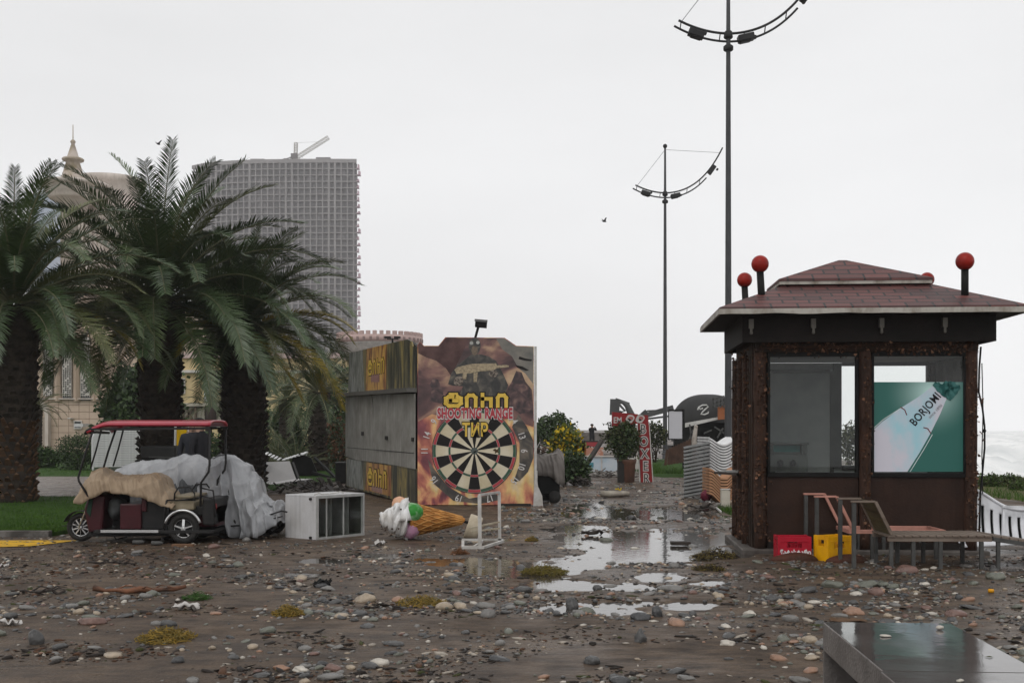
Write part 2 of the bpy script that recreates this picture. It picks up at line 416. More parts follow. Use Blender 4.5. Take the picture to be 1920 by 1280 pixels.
LM = [(-4.6,15.8,'the tricycle'),(-2.9,16.3,'the tipped display fridge'),(-1.3,16.6,'the ice cream cone'),(-.4,15.2,'the white metal stand'),(3.5,14.2,'the red crate'),
      (4.3,13.9,'the yellow crate'),(5.2,13,'the wooden sunbed'),(2.2,6.5,'the concrete bench'),(3.4,9.5,'the tan rock behind the bench'),(.9,14.5,'the large puddle'),
      (.7,10,'the lower puddle'),(-2.7,8.1,'the yellow seaweed'),(-2.1,10.3,'the small seaweed tuft'),(-1.2,11.2,'the round beige boulder'),(1.8,22,'the far puddle'),
      (-.2,23,'the painted booth'),(-3.0,9.6,'the split driftwood'),(-1.5,7.6,'the bottom pebble cluster'),(.4,8.2,'the smooth bare sand'),(-4.4,11.5,'the left debris')]
cols = ['grey','dark grey','dark grey','greenish grey','reddish brown','beige','pale','orange brown','black','grey','dark grey','grey','black','greenish grey','dark grey','beige','grey','dark grey']
def density(px, py):
    """relative chance of a stone here, measured from the photograph"""
    d = .35
    if py > 1160: d = .22+.8*math.exp(-((px-620)/110)**2-((py-1255)/30)**2)+.5*ss(1380,1560,px)
    if 1050 < py < 1160: d = .7+.5*ss(500,700,px)
    if py < 1050: d = .45
    if py < 1015 and 950 < px < 1400: d = 1.2
    if py < 960: d = 1.6
    if px < 500 and py < 1130: d = .35
    if px > 1400 and 1055 < py < 1150: d = 1.2
    if 940 < px < 1350 and 1175 < py: d *= .35
    if px < 420 and py > 1170: d *= .45
    return d
def blocked(x, y):
    if y > 14.9 and 3.0 < x < 6.2 and y < 17.6: return True
    if 1.75 < x < 2.75 and y < 7.3: return True
    if inpoly(x, y, lawn) or (x < -7 and y > 17.2): return True
    if y > 23.6 and -4.8 < x < .6 and x > -2-(y-24.3)*.37: return True
    if -3.6 < x < -2.2 and 16.7 < y < 17.9: return True
    return False
cand = []
tries = 0
while len(cand) < 9000 and tries < 150000:
    tries += 1
    py = 800+rnd.uniform(100, 485) if rnd.random() < .78 else rnd.uniform(893, 1010); px = rnd.uniform(-40, 1960)
    if py <= 812: continue
    p = G(px, py)
    if p.y > 45 or blocked(p.x, p.y): continue
    if p.y > 20 and (px < 940 or px > 1420): continue
    cl = .42+2.1*mn.noise(Vector((p.x*.9, p.y*1.1, 11)))
    w_ = (p.y/12.0)**1.1 if p.y < 14 else 1.3
    if rnd.random() > density(px, py)*max(.07, cl)*min(1.3, w_)*.9: continue
    s = min(.065, .0086*math.exp(abs(rnd.gauss(0, .66))+.2))
    if p.y > 20: s *= 1.35
    if any((p.x-a)**2+(p.y-b_)**2 < (s+c_)**2*1.2 for a, b_, c_ in placed): continue
    cand.append((s/p.y, p.x, p.y, s, rnd.choice(cols), rnd.uniform(.35, .8), rnd.uniform(1.05, 1.7)))
cand.sort(reverse=True)
for k, (q, x, y, s, c, fl, lg) in enumerate(cand[:250]):
    lm = min(LM, key=lambda t: (t[0]-x)**2+(t[1]-y)**2*.5)
    sz = 'big' if s > .055 else 'middling' if s > .035 else 'small'
    shp = 'flat' if fl < .48 else 'rounded' if lg < 1.3 else 'long'
    lb = f'{sz} {shp} {c} stone lying near {lm[2]}'
    stone(x, y, s, c, flat=fl, long=lg, label=lb, sub=2, group=f'{sz} {shp} {c} stones near {lm[2]}')
def massmesh(name, items, mats, basis, label, cat):
    V = []; Fc = []; MI = []; off = 0
    for (x, y, s, mi, fl, lg, sink) in items:
        bv, bf = basis[rnd.randrange(len(basis))]
        a = rnd.uniform(0, 6.28); t = rnd.uniform(-.3, .3)
        v = bv*np.array([s*lg, s, s*fl]); c_, s_ = math.cos(t), math.sin(t)
        v = np.stack([v[:,0]*c_+v[:,2]*s_, v[:,1], -v[:,0]*s_+v[:,2]*c_], 1)
        c_, s_ = math.cos(a), math.sin(a)
        v = np.stack([v[:,0]*c_-v[:,1]*s_+x, v[:,0]*s_+v[:,1]*c_+y, v[:,2]+gz(x, y)+s*fl*(sink-.12)], 1)
        V.append(v); Fc.append(bf+off); MI.append(np.full(len(bf), mi)); off += len(v)
    V = np.concatenate(V); Fc = np.concatenate(Fc); MI = np.concatenate(MI)
    me = bpy.data.meshes.new(name); me.from_pydata(V.tolist(), [], Fc.tolist())
    for m in mats: me.materials.append(m)
    me.polygons.foreach_set('material_index', MI.tolist()); me.polygons.foreach_set('use_smooth', [True]*len(Fc)); me.update()
    o = bpy.data.objects.new(name, me); COL.objects.link(o); return tag(o, label, cat, kind='stuff')
keys = list(STM)
massmesh('pebbles', [(x, y, s, keys.index(c), fl, lg, .35) for (q, x, y, s, c, fl, lg) in cand[250:]], [STM[k] for k in keys], BASE1,
         'countless small grey and brown pebbles strewn over the wet sand', 'pebbles')
# fine litter: leaf scraps, bark, twigs and grit
m_lit = [mat('litter_dark', (.022,.017,.014), .6), mat('litter_brown', (.09,.045,.025), .6), mat('litter_pale', (.36,.32,.27), .5), mat('litter_moss', (.05,.055,.02), .8)]
it = []
while len(it) < 7000:
    py = rnd.uniform(905, 1290); px = rnd.uniform(-40, 1960); p = G(px, py)
    if blocked(p.x, p.y) or (p.y > 19 and (px < 940 or px > 1420)): continue
    cl = .28+2.2*mn.noise(Vector((p.x*1.1, p.y*1.5, 31)))-(.22 if py > 1150 else 0)+(1.9 if (px < 470 and 1020 < py < 1085 and px+3*(py-1020) < 520) else 0)
    if rnd.random() > cl: continue
    s = .0046*math.exp(abs(rnd.gauss(0, .75)))*(1+p.y/30)
    it.append((p.x, p.y, min(s, .035), rnd.choices([0,1,2,3], [7, 4 if px < 400 else 1.5, 1, .7])[0], rnd.uniform(.15, .6), rnd.uniform(1, 3.2), .3))
massmesh('debris', it, m_lit, BASE1, 'scattered bark, leaf scraps and grit over the wet sand', 'debris')
# ================================================================= KIOSK
def plane(x0, y0, ang):
    """frame of an upright plane through (x0,y0) whose u axis is turned by ang; returns hit(px,py,v)->(u,z)"""
    c, s = math.cos(ang), math.sin(ang)
    def hit(px, py, v=0.0):
        a = (px-960)/F; ox = x0-s*v; oy = y0+c*v
        U = (oy*a-ox)/(c-a*s); Y = oy+s*U
        return U, H-(py-HZ)/F*Y
    return hit
m_brown = mat('kiosk_brown_panel', (.036,.018,.012), .5, (.022,.012,.009), 2.2, .2, 30, rvar=.12, streak=.35)
m_wood_dk = mat('kiosk_dark_timber', (.020,.016,.014), .55, (.010,.008,.007), 3, .3, 20, stretch=(1,1,.3))
m_post = mat('reddish_bark_post', (.060,.030,.020), .6, (.026,.015,.011), 7, .8, 30, stretch=(1,1,.35))
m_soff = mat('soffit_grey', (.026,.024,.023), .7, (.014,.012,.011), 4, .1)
m_fasc = mat('weathered_white_fascia', (.40,.38,.34), .5, (.17,.14,.11), 5, .3, 20, lo=.42, hi=.7, stretch=(1,1,.6))
m_black = mat('black_frame', (.007,.007,.007), .45, (.013,.013,.013), spec=.1)
m_red = mat('red_paint_ball', (.30,.018,.012), .3, (.17,.014,.010), 4, .1, 20)
m_glass = bpy.data.materials.new('window_glass'); m_glass.use_nodes = True
t = m_glass.node_tree; t.nodes.clear(); o_ = N('ShaderNodeOutputMaterial', t); a_ = N('ShaderNodeBsdfTransparent', t); a_.inputs[0].default_value = (.93,.95,.94,1)
g_ = N('ShaderNodeBsdfGlossy', t); g_.inputs['Roughness'].default_value = .02; mx_ = N('ShaderNodeMixShader', t); mx_.inputs[0].default_value = .022; t.links.new(a_.outputs[0], mx_.inputs[1]); t.links.new(g_.outputs[0], mx_.inputs[2]); t.links.new(mx_.outputs[0], o_.inputs[0])
# shingles: rows of offset tabs with their own tint
m_sh = bpy.data.materials.new('roof_shingles'); m_sh.use_nodes = True
t = m_sh.node_tree; b = t.nodes['Principled BSDF']; l = t.links.new
uv = N('ShaderNodeUVMap', t); br = N('ShaderNodeTexBrick', t)
br.inputs['Scale'].default_value = 1; br.inputs['Brick Width'].default_value = .34; br.inputs['Row Height'].default_value = .15; br.inputs['Mortar Size'].default_value = .014
br.inputs['Color1'].default_value = (.072,.022,.019,1); br.inputs['Color2'].default_value = (.026,.010,.010,1); br.inputs['Mortar'].default_value = (.008,.005,.005,1); br.inputs['Bias'].default_value = -.15
n_ = N('ShaderNodeTexNoise', t); n_.inputs['Scale'].default_value = 60; n_.inputs['Detail'].default_value = 5
co = N('ShaderNodeTexCoord', t); l(co.outputs['Object'], n_.inputs['Vector'])
mx = N('ShaderNodeMix', t, data_type='RGBA', blend_type='MULTIPLY'); mx.inputs[0].default_value = .35
l(uv.outputs[0], br.inputs['Vector']); l(br.outputs[0], mx.inputs[6]); l(n_.outputs[0], mx.inputs[7])
mm = N('ShaderNodeVectorMath', t, operation='SCALE'); mm.inputs['Scale'].default_value = 1.9; l(mx.outputs[2], mm.inputs[0]); l(mm.outputs[0], b.inputs['Base Color'])
b.inputs['Roughness'].default_value = .55
bp = N('ShaderNodeBump', t); bp.inputs['Distance'].default_value = .012; bp.inputs['Strength'].default_value = 1; l(br.outputs['Fac'], bp.inputs['Height']); bp.invert = True; l(bp.outputs[0], b.inputs['Normal'])

KA = -R(4.5); KX, KY = 3.2, 15.1
khit = plane(KX, KY, KA)
kz = thing('drinks_kiosk', 'brown timber kiosk with shingled roof and four red balls on its corners', 'kiosk', (KX, KY, 0), KA)
KW, KD = 2.92, 1.9
def b_(name, m, par, fn, bev=0, **kw):
    mb = MB(); fn(mb); o = mb.build(name, m, par, **kw)
    if bev: bevel(o, bev)
    return o
zs, zt = 1.07, 2.60           # window sill and top
b_('base_slab', mat('base_concrete', (.12,.11,.10), .6, (.06,.05,.045), 3, .5, 20), kz, lambda m: m.bb(-.16, KW+.1, -.12, KD+.1, -.05, .06), .02)
# front: posts, panels, rails
W1 = khit(1610,780)[0]; W2 = khit(1634,780)[0]; W3 = khit(1812,780)[0]
pu = [0.0, 1.235, KW-.22]     # left edges of the three front posts
def post(mb, u, v, r, z0, z1, seed):
    pts = []; rr = []
    for i in range(15):
        z = z0+(z1-z0)*i/14; pts.append((u+.012*mn.noise(Vector((z*2, seed, 0))), v+.012*mn.noise(Vector((z*2, seed, 9))), z)); rr.append(r*(1+.12*mn.noise(Vector((z*3, seed, 4)))))
    mb.tube(pts, rr, 12)
for i, (u, v, r) in enumerate([(.10,.06,.085),(khit(1622,780)[0],-.005,.08),(KW-.10,.04,.085),(.0,KD-.06,.07),(KW-.08,KD-.06,.07),(-.02,.65,.05),(-.02,1.2,.05)]):
    b_('corner_post' if i in (0,2,3,4) else 'post', m_post, kz, lambda m: post(m, u, v, r, .05, 2.66, i*3.3))
b_('post_backing', m_wood_dk, kz, lambda m: (m.bb(W1-.005, W2+.005, .091, .12, .06, 2.655), m.bb(.06, .195, .091, .12, .06, 2.655), m.bb(W3-.005, KW-.05, .091, .12, .06, 2.655)))
W1 = khit(1610,780)[0]; W2 = khit(1634,780)[0]; W3 = khit(1812,780)[0]
b_('front_panel', m_brown, kz, lambda m: m.bb(.19, W1, .03, .07, .06, zs-.06))
b_('front_panel', m_brown, kz, lambda m: m.bb(W2, W3, .03, .07, .06, zs-.06))
b_('skirting', m_wood_dk, kz, lambda m: (m.bb(.19, W1, -.005, .026, .06, .15), m.bb(W2, W3, -.005, .026, .06, .15)))
def wframe(m, u0, u1):
    m.bb(u0, u1, .0, .09, zs-.06, zs); m.bb(u0, u1, .0, .09, zt, zt+.056)
    m.bb(u0, u0+.035, .0, .09, zs, zt); m.bb(u1-.035, u1, .0, .09, zs, zt)
for u0, u1 in ((.19, W1), (W2, W3)):
    f = b_('window_frame', m_black, kz, lambda m: wframe(m, u0, u1), .004)
    b_('glass', m_glass, f, lambda m: m.bb(u0+.035, u1-.035, .035, .041, zs, zt))
# left side wall of upright slats and logs
def side(m):
    k = 0
    while k < 15:
        v = .14+k*(KD-.3)/15; m.bb(-.0-.02*rnd.random(), .045, v, v+.098+.004*rnd.random(), .06, 2.62); k += 1
b_('side_wall', mat('side_wall_boards', (.045,.026,.018), .65, (.018,.012,.009), 5, .8, 25, stretch=(1,1,.25)), kz, side)
b_('side_wall', m_brown, kz, lambda m: m.bb(KW-.06, KW, .14, KD-.14, .06, 2.62))
# back wall with door panel on the left and a window opening
m_in = mat('interior_grey_wall', (.50,.51,.50), .6, (.30,.32,.33), 1.1, .05, 8)
m_in2 = mat('interior_dark_frame', (.10,.105,.10), .6, (.06,.06,.06), 2)
ul = khit(1578, 700, KD-.05)[0]; ur = khit(1737, 700, KD-.05)[0]; zb_ = khit(1578, 872, KD-.05)[1]; zt_ = khit(1578, 686, KD-.05)[1]
b_('back_wall', m_in, kz, lambda m: (m.bb(.05, ul, KD-.05, KD, .06, 2.62), m.bb(ul, KW-.05, KD-.05, KD, .06, zb_), m.bb(ul, KW-.05, KD-.05, KD, zt_, 2.62), m.bb(ur, KW-.05, KD-.05, KD, zb_, zt_)))
def bw(m):
    d0 = khit(1557, 700, KD-.1)[0]
    m.bb(d0, d0+.05, KD-.10, KD-.052, .06, 2.50); m.bb(ul-.13, ul-.01, KD-.10, KD-.053, zb_-.04, zt_+.04); m.bb(.05, d0, KD-.10, KD-.054, 2.47, 2.52)
    m.bb(ul, ur, KD-.1, KD-.056, zt_, zt_+.05); m.bb(ul, ur, KD-.1, KD-.056, zb_-.06, zb_)
b_('back_window_frame', m_in2, kz, bw)
def grille(m):
    for i in range(8): m.bb(ur+.02+i*.08, ur+.03+i*.08, KD-.12, KD-.108, 1.9, 2.5)
    for i in range(5): m.bb(ur, ur+.62, KD-.122, KD-.110, 1.95+i*.12, 1.962+i*.12)
b_('wire_grille', m_black, kz, grille)
b_('ceiling', m_in, kz, lambda m: m.bb(.06, KW-.07, .1, KD-.06, 2.622, 2.64))
b_('floor_board', m_wood_dk, kz, lambda m: m.bb(.06, KW-.07, .1, KD-.06, .062, .09))
b_('counter', m_in2, kz, lambda m: (m.bb(.06, 1.9, .42, .95, .98, 1.03), m.bb(.1, .14, .45, .9, .09, .98), m.bb(1.8, 1.84, .45, .9, .09, .98)))
cm = b_('coffee_machine', mat('machine_grey', (.07,.075,.07), .4, (.04,.042,.04), 6), kz, lambda m: (m.bb(.26, .80, .5, .85, 1.03, 1.30), m.bb(.24, .82, .48, .87, 1.43, 1.46), m.bb(.26, .34, .5, .85, 1.30, 1.43), m.bb(.72, .80, .5, .85, 1.30, 1.43), m.bb(.34, .72, .60, .85, 1.30, 1.43)), .006)
b_('machine_sign', mat('teal_strip', (.02,.12,.11), .4), cm, lambda m: m.bb(.345, .715, .592, .597, 1.33, 1.42))
b_('coffee_spout', m_black, cm, lambda m: [m.ball((x, .47, 1.18), .045, 12, 8) for x in (.43, .60)])
b_('drip_tray', mat('tray_steel', (.4,.4,.4), .3, metal=.6), cm, lambda m: m.bb(.36, .95, .38, .48, 1.03, 1.06))
b_('squeeze_bottle', mat('bottle_pale_blue', (.35,.50,.55), .3), kz, lambda m: m.lathe([(.0,1.03),(.045,1.03),(.045,1.17),(.02,1.21),(.012,1.27),(0,1.30)], 14, (.17,.34,0)))
# poster behind the right hand glass
PV = .024
def kp(px, py, v=PV): return khit(px, py, v)
def poly(name, pts, m, par, y0, y1): mb = MB(); mb.prism(pts, y0, y1); return mb.build(name, m, par)
m_teal = bpy.data.materials.new('poster_teal'); m_teal.use_nodes = True; t = m_teal.node_tree; b = t.nodes['Principled BSDF']; l = t.links.new
co = N('ShaderNodeTexCoord', t); mpp = N('ShaderNodeMapping', t); gr = N('ShaderNodeTexGradient', t, gradient_type='QUADRATIC_SPHERE')
c0 = kp(1745, 735); mpp.inputs['Location'].default_value = (-c0[0]/.62, 0, -c0[1]/.62); mpp.inputs['Scale'].default_value = (1/.62,.1,1/.62)
l(co.outputs['Object'], mpp.inputs[0]); l(mpp.outputs[0], gr.inputs[0])
mx = N('ShaderNodeMix', t, data_type='RGBA'); mx.inputs[6].default_value = (.012,.115,.095,1); mx.inputs[7].default_value = (.55,.78,.74,1); l(gr.outputs[1], mx.inputs[0]); l(mx.outputs[2], b.inputs['Base Color']); b.inputs['Roughness'].default_value = .5
m_bot = mat('printed_bottle_pale', (.60,.59,.66), .5, (.36,.60,.68), 1.3, stretch=(1.2,1,.8), lo=.42, hi=.62)
m_edge = mat('printed_highlight', (.75,.85,.86), .5); m_cap = mat('printed_cap_teal', (.012,.075,.07), .5, (.05,.16,.15), 14, lo=.45, hi=.6)
m_ink = mat('print_black', (.015,.015,.018), .5); m_dred = mat('print_dark_red', (.16,.01,.012), .5)
pl = [kp(*q) for q in ((1637,716),(1808,716),(1809,884),(1637,884))]
po = MB(); po.prism([pl[3], pl[2], pl[1], pl[0]], PV, PV+.006); po = po.build('poster', m_teal, kz)
bp_ = [kp(*q) for q in ((1637,806),(1652,792),(1688,765),(1720,745),(1748,724),(1775,746),(1763,775),(1745,811),(1724,848),(1701,884),(1637,884))]
poly('printed_bottle', bp_[::-1], m_bot, po, PV-.004, PV-.001)
def stripe(mb, pts, w, y0, y1):
    for (a, c) in zip(pts[:-1], pts[1:]):
        dx, dz = c[0]-a[0], c[1]-a[1]; ll = math.hypot(dx, dz); nx_, nz_ = -dz/ll*w/2, dx/ll*w/2
        mb.prism([(a[0]-nx_, a[1]-nz_), (c[0]-nx_, c[1]-nz_), (c[0]+nx_, c[1]+nz_), (a[0]+nx_, a[1]+nz_)], y0, y1)
mb = MB()
stripe(mb, [kp(*q) for q in ((1637,803),(1656,786),(1690,764))], .008, PV-.0055, PV-.0045); stripe(mb, [kp(*q) for q in ((1748,814),(1732,842),(1706,884))], .008, PV-.0055, PV-.0045)
mb.build('printed_highlight', m_edge, po)
mb = MB(); stripe(mb, [kp(*q) for q in ((1688,763),(1696,768),(1700,778))], .012, PV-.0065, PV-.0056); stripe(mb, [kp(*q) for q in ((1731,801),(1739,803),(1745,812))], .012, PV-.0065, PV-.0056)
mb.build('printed_mark', m_dred, po)
mb = MB()
mb.prism([kp(*q) for q in ((1748,722),(1760,716),(1782,738),(1776,748))][::-1], PV-.0065, PV-.0055)
for (cx, cy, r) in ((1762,727,9),(1770,733,10),(1780,739,10),(1788,733,8),(1793,727,7),(1784,722,8),(1756,722,6),(1776,722,8)):
    n_ = 9; c_ = kp(cx, cy); rr = r*.0071
    mb.prism([(c_[0]+rr*math.cos(-a*2*math.pi/n_)*(1+.2*math.sin(a*2.7)), c_[1]+rr*math.sin(-a*2*math.pi/n_)*(1+.2*math.cos(a*3.1))) for a in range(n_)][::-1], PV-.0080-.0002*r, PV-.0066)
mb.build('printed_cap', m_cap, po)
c_ = kp(1735, 767)
text('lettering', 'BORJOMI', .150, (c_[0], PV-.0075, c_[1]), (R(90), -R(49), 0), m_ink, po, off=.002, ext=.001, sx=.80, spacing=1.08)
c_ = kp(1752, 768); text('lettering', 'since 1890', .055, (c_[0]+.01, PV-.0075, c_[1]-.02), (R(90), -R(46), 0), mat('print_grey', (.35,.35,.38), .5), po, ext=.001)
# lintel, frieze, soffit, roof
b_('lintel', mat('lintel_brown', (.040,.024,.018), .65, (.018,.013,.010), 6, .8, 22), kz, lambda m: (m.bb(.02, KW-.02, -.02, .12, 2.655, 2.86), m.bb(.0, .12, .12, KD, 2.622, 2.86), m.bb(KW-.12, KW, .12, KD, 2.622, 2.86)), .01)
b_('frieze', mat('frieze_dark', (.014,.010,.009), .7, (.007,.006,.005), 3, .2), kz, lambda m: (m.bb(-.16, KW+.16, -.16, -.10, 2.78, 3.13), m.bb(-.16, -.10, -.10, KD+.16, 2.78, 3.13), m.bb(KW+.10, KW+.16, -.10, KD+.16, 2.78, 3.13), m.bb(-.10, KW+.10, KD+.10, KD+.16, 2.78, 3.13)))
e = (-.50, KW+.47, -.50, KD+.42)   # eave rectangle
ze = 3.11
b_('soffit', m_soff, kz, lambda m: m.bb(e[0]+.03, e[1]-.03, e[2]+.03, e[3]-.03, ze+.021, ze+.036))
def fascia(m, e, z0, z1, th=.028, wob=.0):
    x0, x1, y0, y1 = e; n_ = 26
    for k in range(n_):
        a0 = x0+(x1-x0)*k/n_; a1 = x0+(x1-x0)*(k+1)/n_; d0 = wob*mn.noise(Vector((a0*2.3, 1, 0))); d1 = wob*mn.noise(Vector((a1*2.3, 1, 0)))
        vs = [(a0,y0,z0+d0),(a1,y0,z0+d1),(a1,y0+th,z0+d1),(a0,y0+th,z0+d0),(a0,y0,z1),(a1,y0,z1),(a1,y0+th,z1),(a0,y0+th,z1)]
        m.add(vs, [(0,3,2,1),(4,5,6,7),(0,1,5,4),(2,3,7,6)]+([(3,0,4,7)] if k == 0 else [])+([(1,2,6,5)] if k == n_-1 else []), False)
    m.bb(x0, x1, y1-th, y1, z0, z1); m.bb(x0, x0+th, y0+th, y1-th, z0, z1); m.bb(x1-th, x1, y0+th, y1-th, z0, z1)
def hip(name, e, z0, e2, z1, par):
    me = bpy.data.meshes.new(name); A = [(e[0],e[2]),(e[1],e[2]),(e[1],e[3]),(e[0],e[3])]; B = [(e2[0],e2[2]),(e2[1],e2[2]),(e2[1],e2[3]),(e2[0],e2[3])]
    vs = [(x, y, z0) for x, y in A]+[(x, y, z1) for x, y in B]+[(x, y, z0-.03) for x, y in A]
    fs = [(i, (i+1) % 4, 4+(i+1) % 4, 4+i) for i in range(4)]+[(4,5,6,7)]+[(8+i, 8+(i+1) % 4, (i+1) % 4, i) for i in range(4)]+[(11,10,9,8)]
    me.from_pydata(vs, [], fs); me.materials.append(m_sh); uvl = me.uv_layers.new(name='UVMap')
    for p_ in me.polygons:
        i = p_.index
        for li in p_.loop_indices:
            v = Vector(me.vertices[me.loops[li].vertex_index].co)
            if i < 4:
                hx = v.x if i in (0, 2) else v.y; d = (v.y-e[2]) if i == 0 else (e[1]-v.x) if i == 1 else (e[3]-v.y) if i == 2 else (v.x-e[0])
                uvl.data[li].uv = (hx, math.hypot(d, v.z-z0))
            else: uvl.data[li].uv = (v.x, v.y)
    o = bpy.data.objects.new(name, me); COL.objects.link(o); o.parent = par; return o
e2 = (.47, KW-.50, .44, KD-.5)
r1 = hip('roof', (e[0]+.01, e[1]-.01, e[2]+.01, e[3]-.01), ze+.10, (e2[0], e2[1], e2[2], e2[3]), 3.60, kz)
b_('fascia', m_fasc, r1, lambda m: fascia(m, e, ze+.012, ze+.078, wob=.018))
e3 = (.40, KW-.50, .36, KD-.42)
b_('upper_fascia', m_fasc, r1, lambda m: fascia(m, e3, 3.60, 3.655))
cx_, cy_ = (e3[0]+e3[1])/2-.06, (e3[2]+e3[3])/2
hip('upper_roof', (e3[0]-.01, e3[1]+.01, e3[2]-.01, e3[3]+.01), 3.675, (cx_-.05, cx_+.05, cy_-.01, cy_+.01), 4.0, kz)
for k, u in enumerate((.75, 1.62, 2.42, -.05)):
    b_('eave_bracket', mat('bracket_grey%d' % k, (.16,.15,.13), .5, metal=.2), kz, lambda m: (m.bb(u-.03, u+.03, -.22, -.162, 2.96, 3.08), m.bb(u-.014, u+.014, -.22, -.18, 2.90, 2.96), m.ball((u, -.2, 2.90), .022, 8, 6)))
for (px, py, r, v) in ((1425,495,.116,.05),(1809,490,.118,-.05),(1396,525,.112,KD-.05),(1738,524,.105,KD-.1)):
    u, z = khit(px, py, v)
    q = b_('roof_ball_post', m_black, kz, lambda m: m.tube([(u+.03*(1 if px < 1500 else 0), v, 3.22), (u, v, z-.09)], .048, 12))
    b_('roof_ball', m_red, q, lambda m: m.ball((u, v, z), r, 24, 16))
# dead garland of curled leaves and wires along posts and lintel
m_gar = mat('withered_garland', (.085,.040,.022), .7, (.025,.016,.012), 9); m_gar2 = mat('withered_garland_pale', (.20,.10,.06), .7, (.07,.04,.025), 9)
def garland(m, path, n, spread, size, r_):
    for i in range(n):
        t_ = r_.random()*(len(path)-1); a = int(t_); f = t_-a; p = Vector(path[a]).lerp(Vector(path[min(a+1, len(path)-1)]), f)
        p += Vector((r_.gauss(0, spread), r_.gauss(0, spread*.6)-.03, r_.gauss(0, spread)))
        s = size*r_.uniform(.5, 1.5); d = Vector((r_.uniform(-1,1), r_.uniform(-1,.3), r_.uniform(-1,1))).normalized(); e_ = d.cross(Vector((r_.uniform(-1,1), r_.uniform(-1,1), r_.uniform(-1,1)))).normalized()
        w_ = e_*s*.42; k = d.cross(e_)*s*.3
        m.add([p-w_*.4, p+w_*.4, p+d*s*.5+w_+k, p+d*s*.5-w_+k, p+d*s+k*.2], [(0,1,2,3),(3,2,4)], False)
def wires(m, path, n, r_, amp=.05):
    for q in range(n):
        pts = []
        for a in range(len(path)-1):
            for f in (0,.2,.4,.6,.8):
                p = Vector(path[a]).lerp(Vector(path[a+1]), f); pts.append(p+Vector((r_.gauss(0, amp), -.03+r_.gauss(0, amp*.4)-.04, r_.gauss(0, amp*.6))))
        m.tube(pts, .004, 4)
rr = random.Random(3)
for path, n, sp in (([(.10,0,.2),(.10,0,2.6)], 430, .05), ([(khit(1622,780)[0],-.08,.3),(khit(1622,780)[0],-.08,2.6)], 190, .035), ([(KW-.10,-.06,.3),(KW-.10,-.06,2.6)], 230, .04),
                    ([(.1,-.03,2.72),(KW-.1,-.03,2.72)], 620, .06), ([(-.03,.45,.1),(-.03,.45,2.7)], 420, .045), ([(-.03,.95,.1),(-.03,.95,2.7)], 380, .045), ([(-.03,1.5,.1),(-.03,1.5,2.7)], 380, .045)):
    mb = MB(); garland(mb, path, int(n*.75), sp, .035, rr); wires(mb, path, 3, rr, sp*.5); gq = mb.build('garland', m_gar, kz)
    mb = MB(); garland(mb, path, int(n*.2), sp, .04, rr); mb.build('withered_leaves', m_gar2, gq)
# hanging cable on the right corner
c_ = [khit(*q, -.05) for q in ((1839,650),(1836,690),(1835,735),(1842,765),(1846,800),(1846,840),(1842,885),(1838,925),(1836,1000))]
b_('cable', m_black, kz, lambda m: m.tube([(a, -.05, b__) for a, b__ in c_], .013, 6))
b_('hanging_bulb_wire', m_black, kz, lambda m: (m.tube([(KW+.02, -.03, 2.5), (KW+.035, -.03, 1.9), (KW+.02, -.03, 1.3), (KW+.03, -.03, .8)], .007, 5), m.ball((KW+.05, -.03, 1.62), .026, 10, 8)))

# ================================================================= CRATES
def crate(name, label, loc, rz, m, size=(.41,.30,.31), writing=None, tilt=None):
    W_, D_, H_ = size; k = thing(name, label, 'crate', loc, rz)
    def fn(mb):
        th = .018
        mb.bb(-W_/2, W_/2, -D_/2, D_/2, 0, .02)
        for sx in (-1, 1):
            x0 = sx*W_/2
            for (y0, y1, z0, z1) in ((-D_/2, D_/2, .02, H_*.62), (-D_/2, D_/2, H_*.86, H_), (-D_/2, -D_*.2, H_*.62, H_*.86), (D_*.2, D_/2, H_*.62, H_*.86)): mb.bb(min(x0, x0-sx*th), max(x0, x0-sx*th), y0, y1, z0, z1)
        for sy in (-1, 1):
            y0 = sy*D_/2; ya, yb = min(y0, y0-sy*th), max(y0, y0-sy*th)
            for (x0, x1, z0, z1) in ((-W_/2+th, W_/2-th, .02, H_*.56), (-W_/2+th, W_/2-th, H_*.84, H_), (-W_/2+th, -W_*.22, H_*.56, H_*.84), (W_*.22, W_/2-th, H_*.56, H_*.84)): mb.bb(x0, x1, ya, yb, z0, z1)
        for sx in (-1, 1):
            for sy in (-1, 1): mb.bb(sx*W_/2-.004 if sx < 0 else W_/2-.03, -W_/2+.03 if sx < 0 else W_/2+.004, sy*D_/2-.004 if sy < 0 else D_/2-.03, -D_/2+.03 if sy < 0 else D_/2+.004, -.003, H_+.004)
        mb.bb(-W_/2+.02, W_/2-.02, -D_/2-.006, -D_/2-.0005, H_*.80, H_*.84)
    mb = MB(); fn(mb); bevel(mb.build('crate_body', m, k), .004)
    mb = MB()
    for i in range(1, 5): mb.bb(-W_/2+W_*i/5-.004, -W_/2+W_*i/5+.004, -D_/2+.02, D_/2-.02, .02, H_*.7)
    for i in range(1, 4): mb.bb(-W_/2+.02, W_/2-.02, -D_/2+D_*i/4-.004, -D_/2+D_*i/4+.004, .021, H_*.69)
    mb.build('bottle_divider', m, k)
    if writing: text('lettering', writing, .085, (.01, -D_/2-.009, H_*.36), (R(90), 0, 0), mat('white_print', (.75,.75,.75), .5), k, off=.004, ext=.003, sx=.78)
    return k
m_cr = mat('crate_red_plastic', (.42,.012,.030), .35, (.30,.010,.022), 5, .08, 30); m_cy = mat('crate_yellow_plastic', (.78,.40,.006), .35, (.58,.26,.01), 4, .08, 30)
crate('bottle_crate', 'red plastic bottle crate half sunk beside the kiosk front left corner', (3.555,14.43,-.02), -.05, m_cr, writing='ნატახტარი')
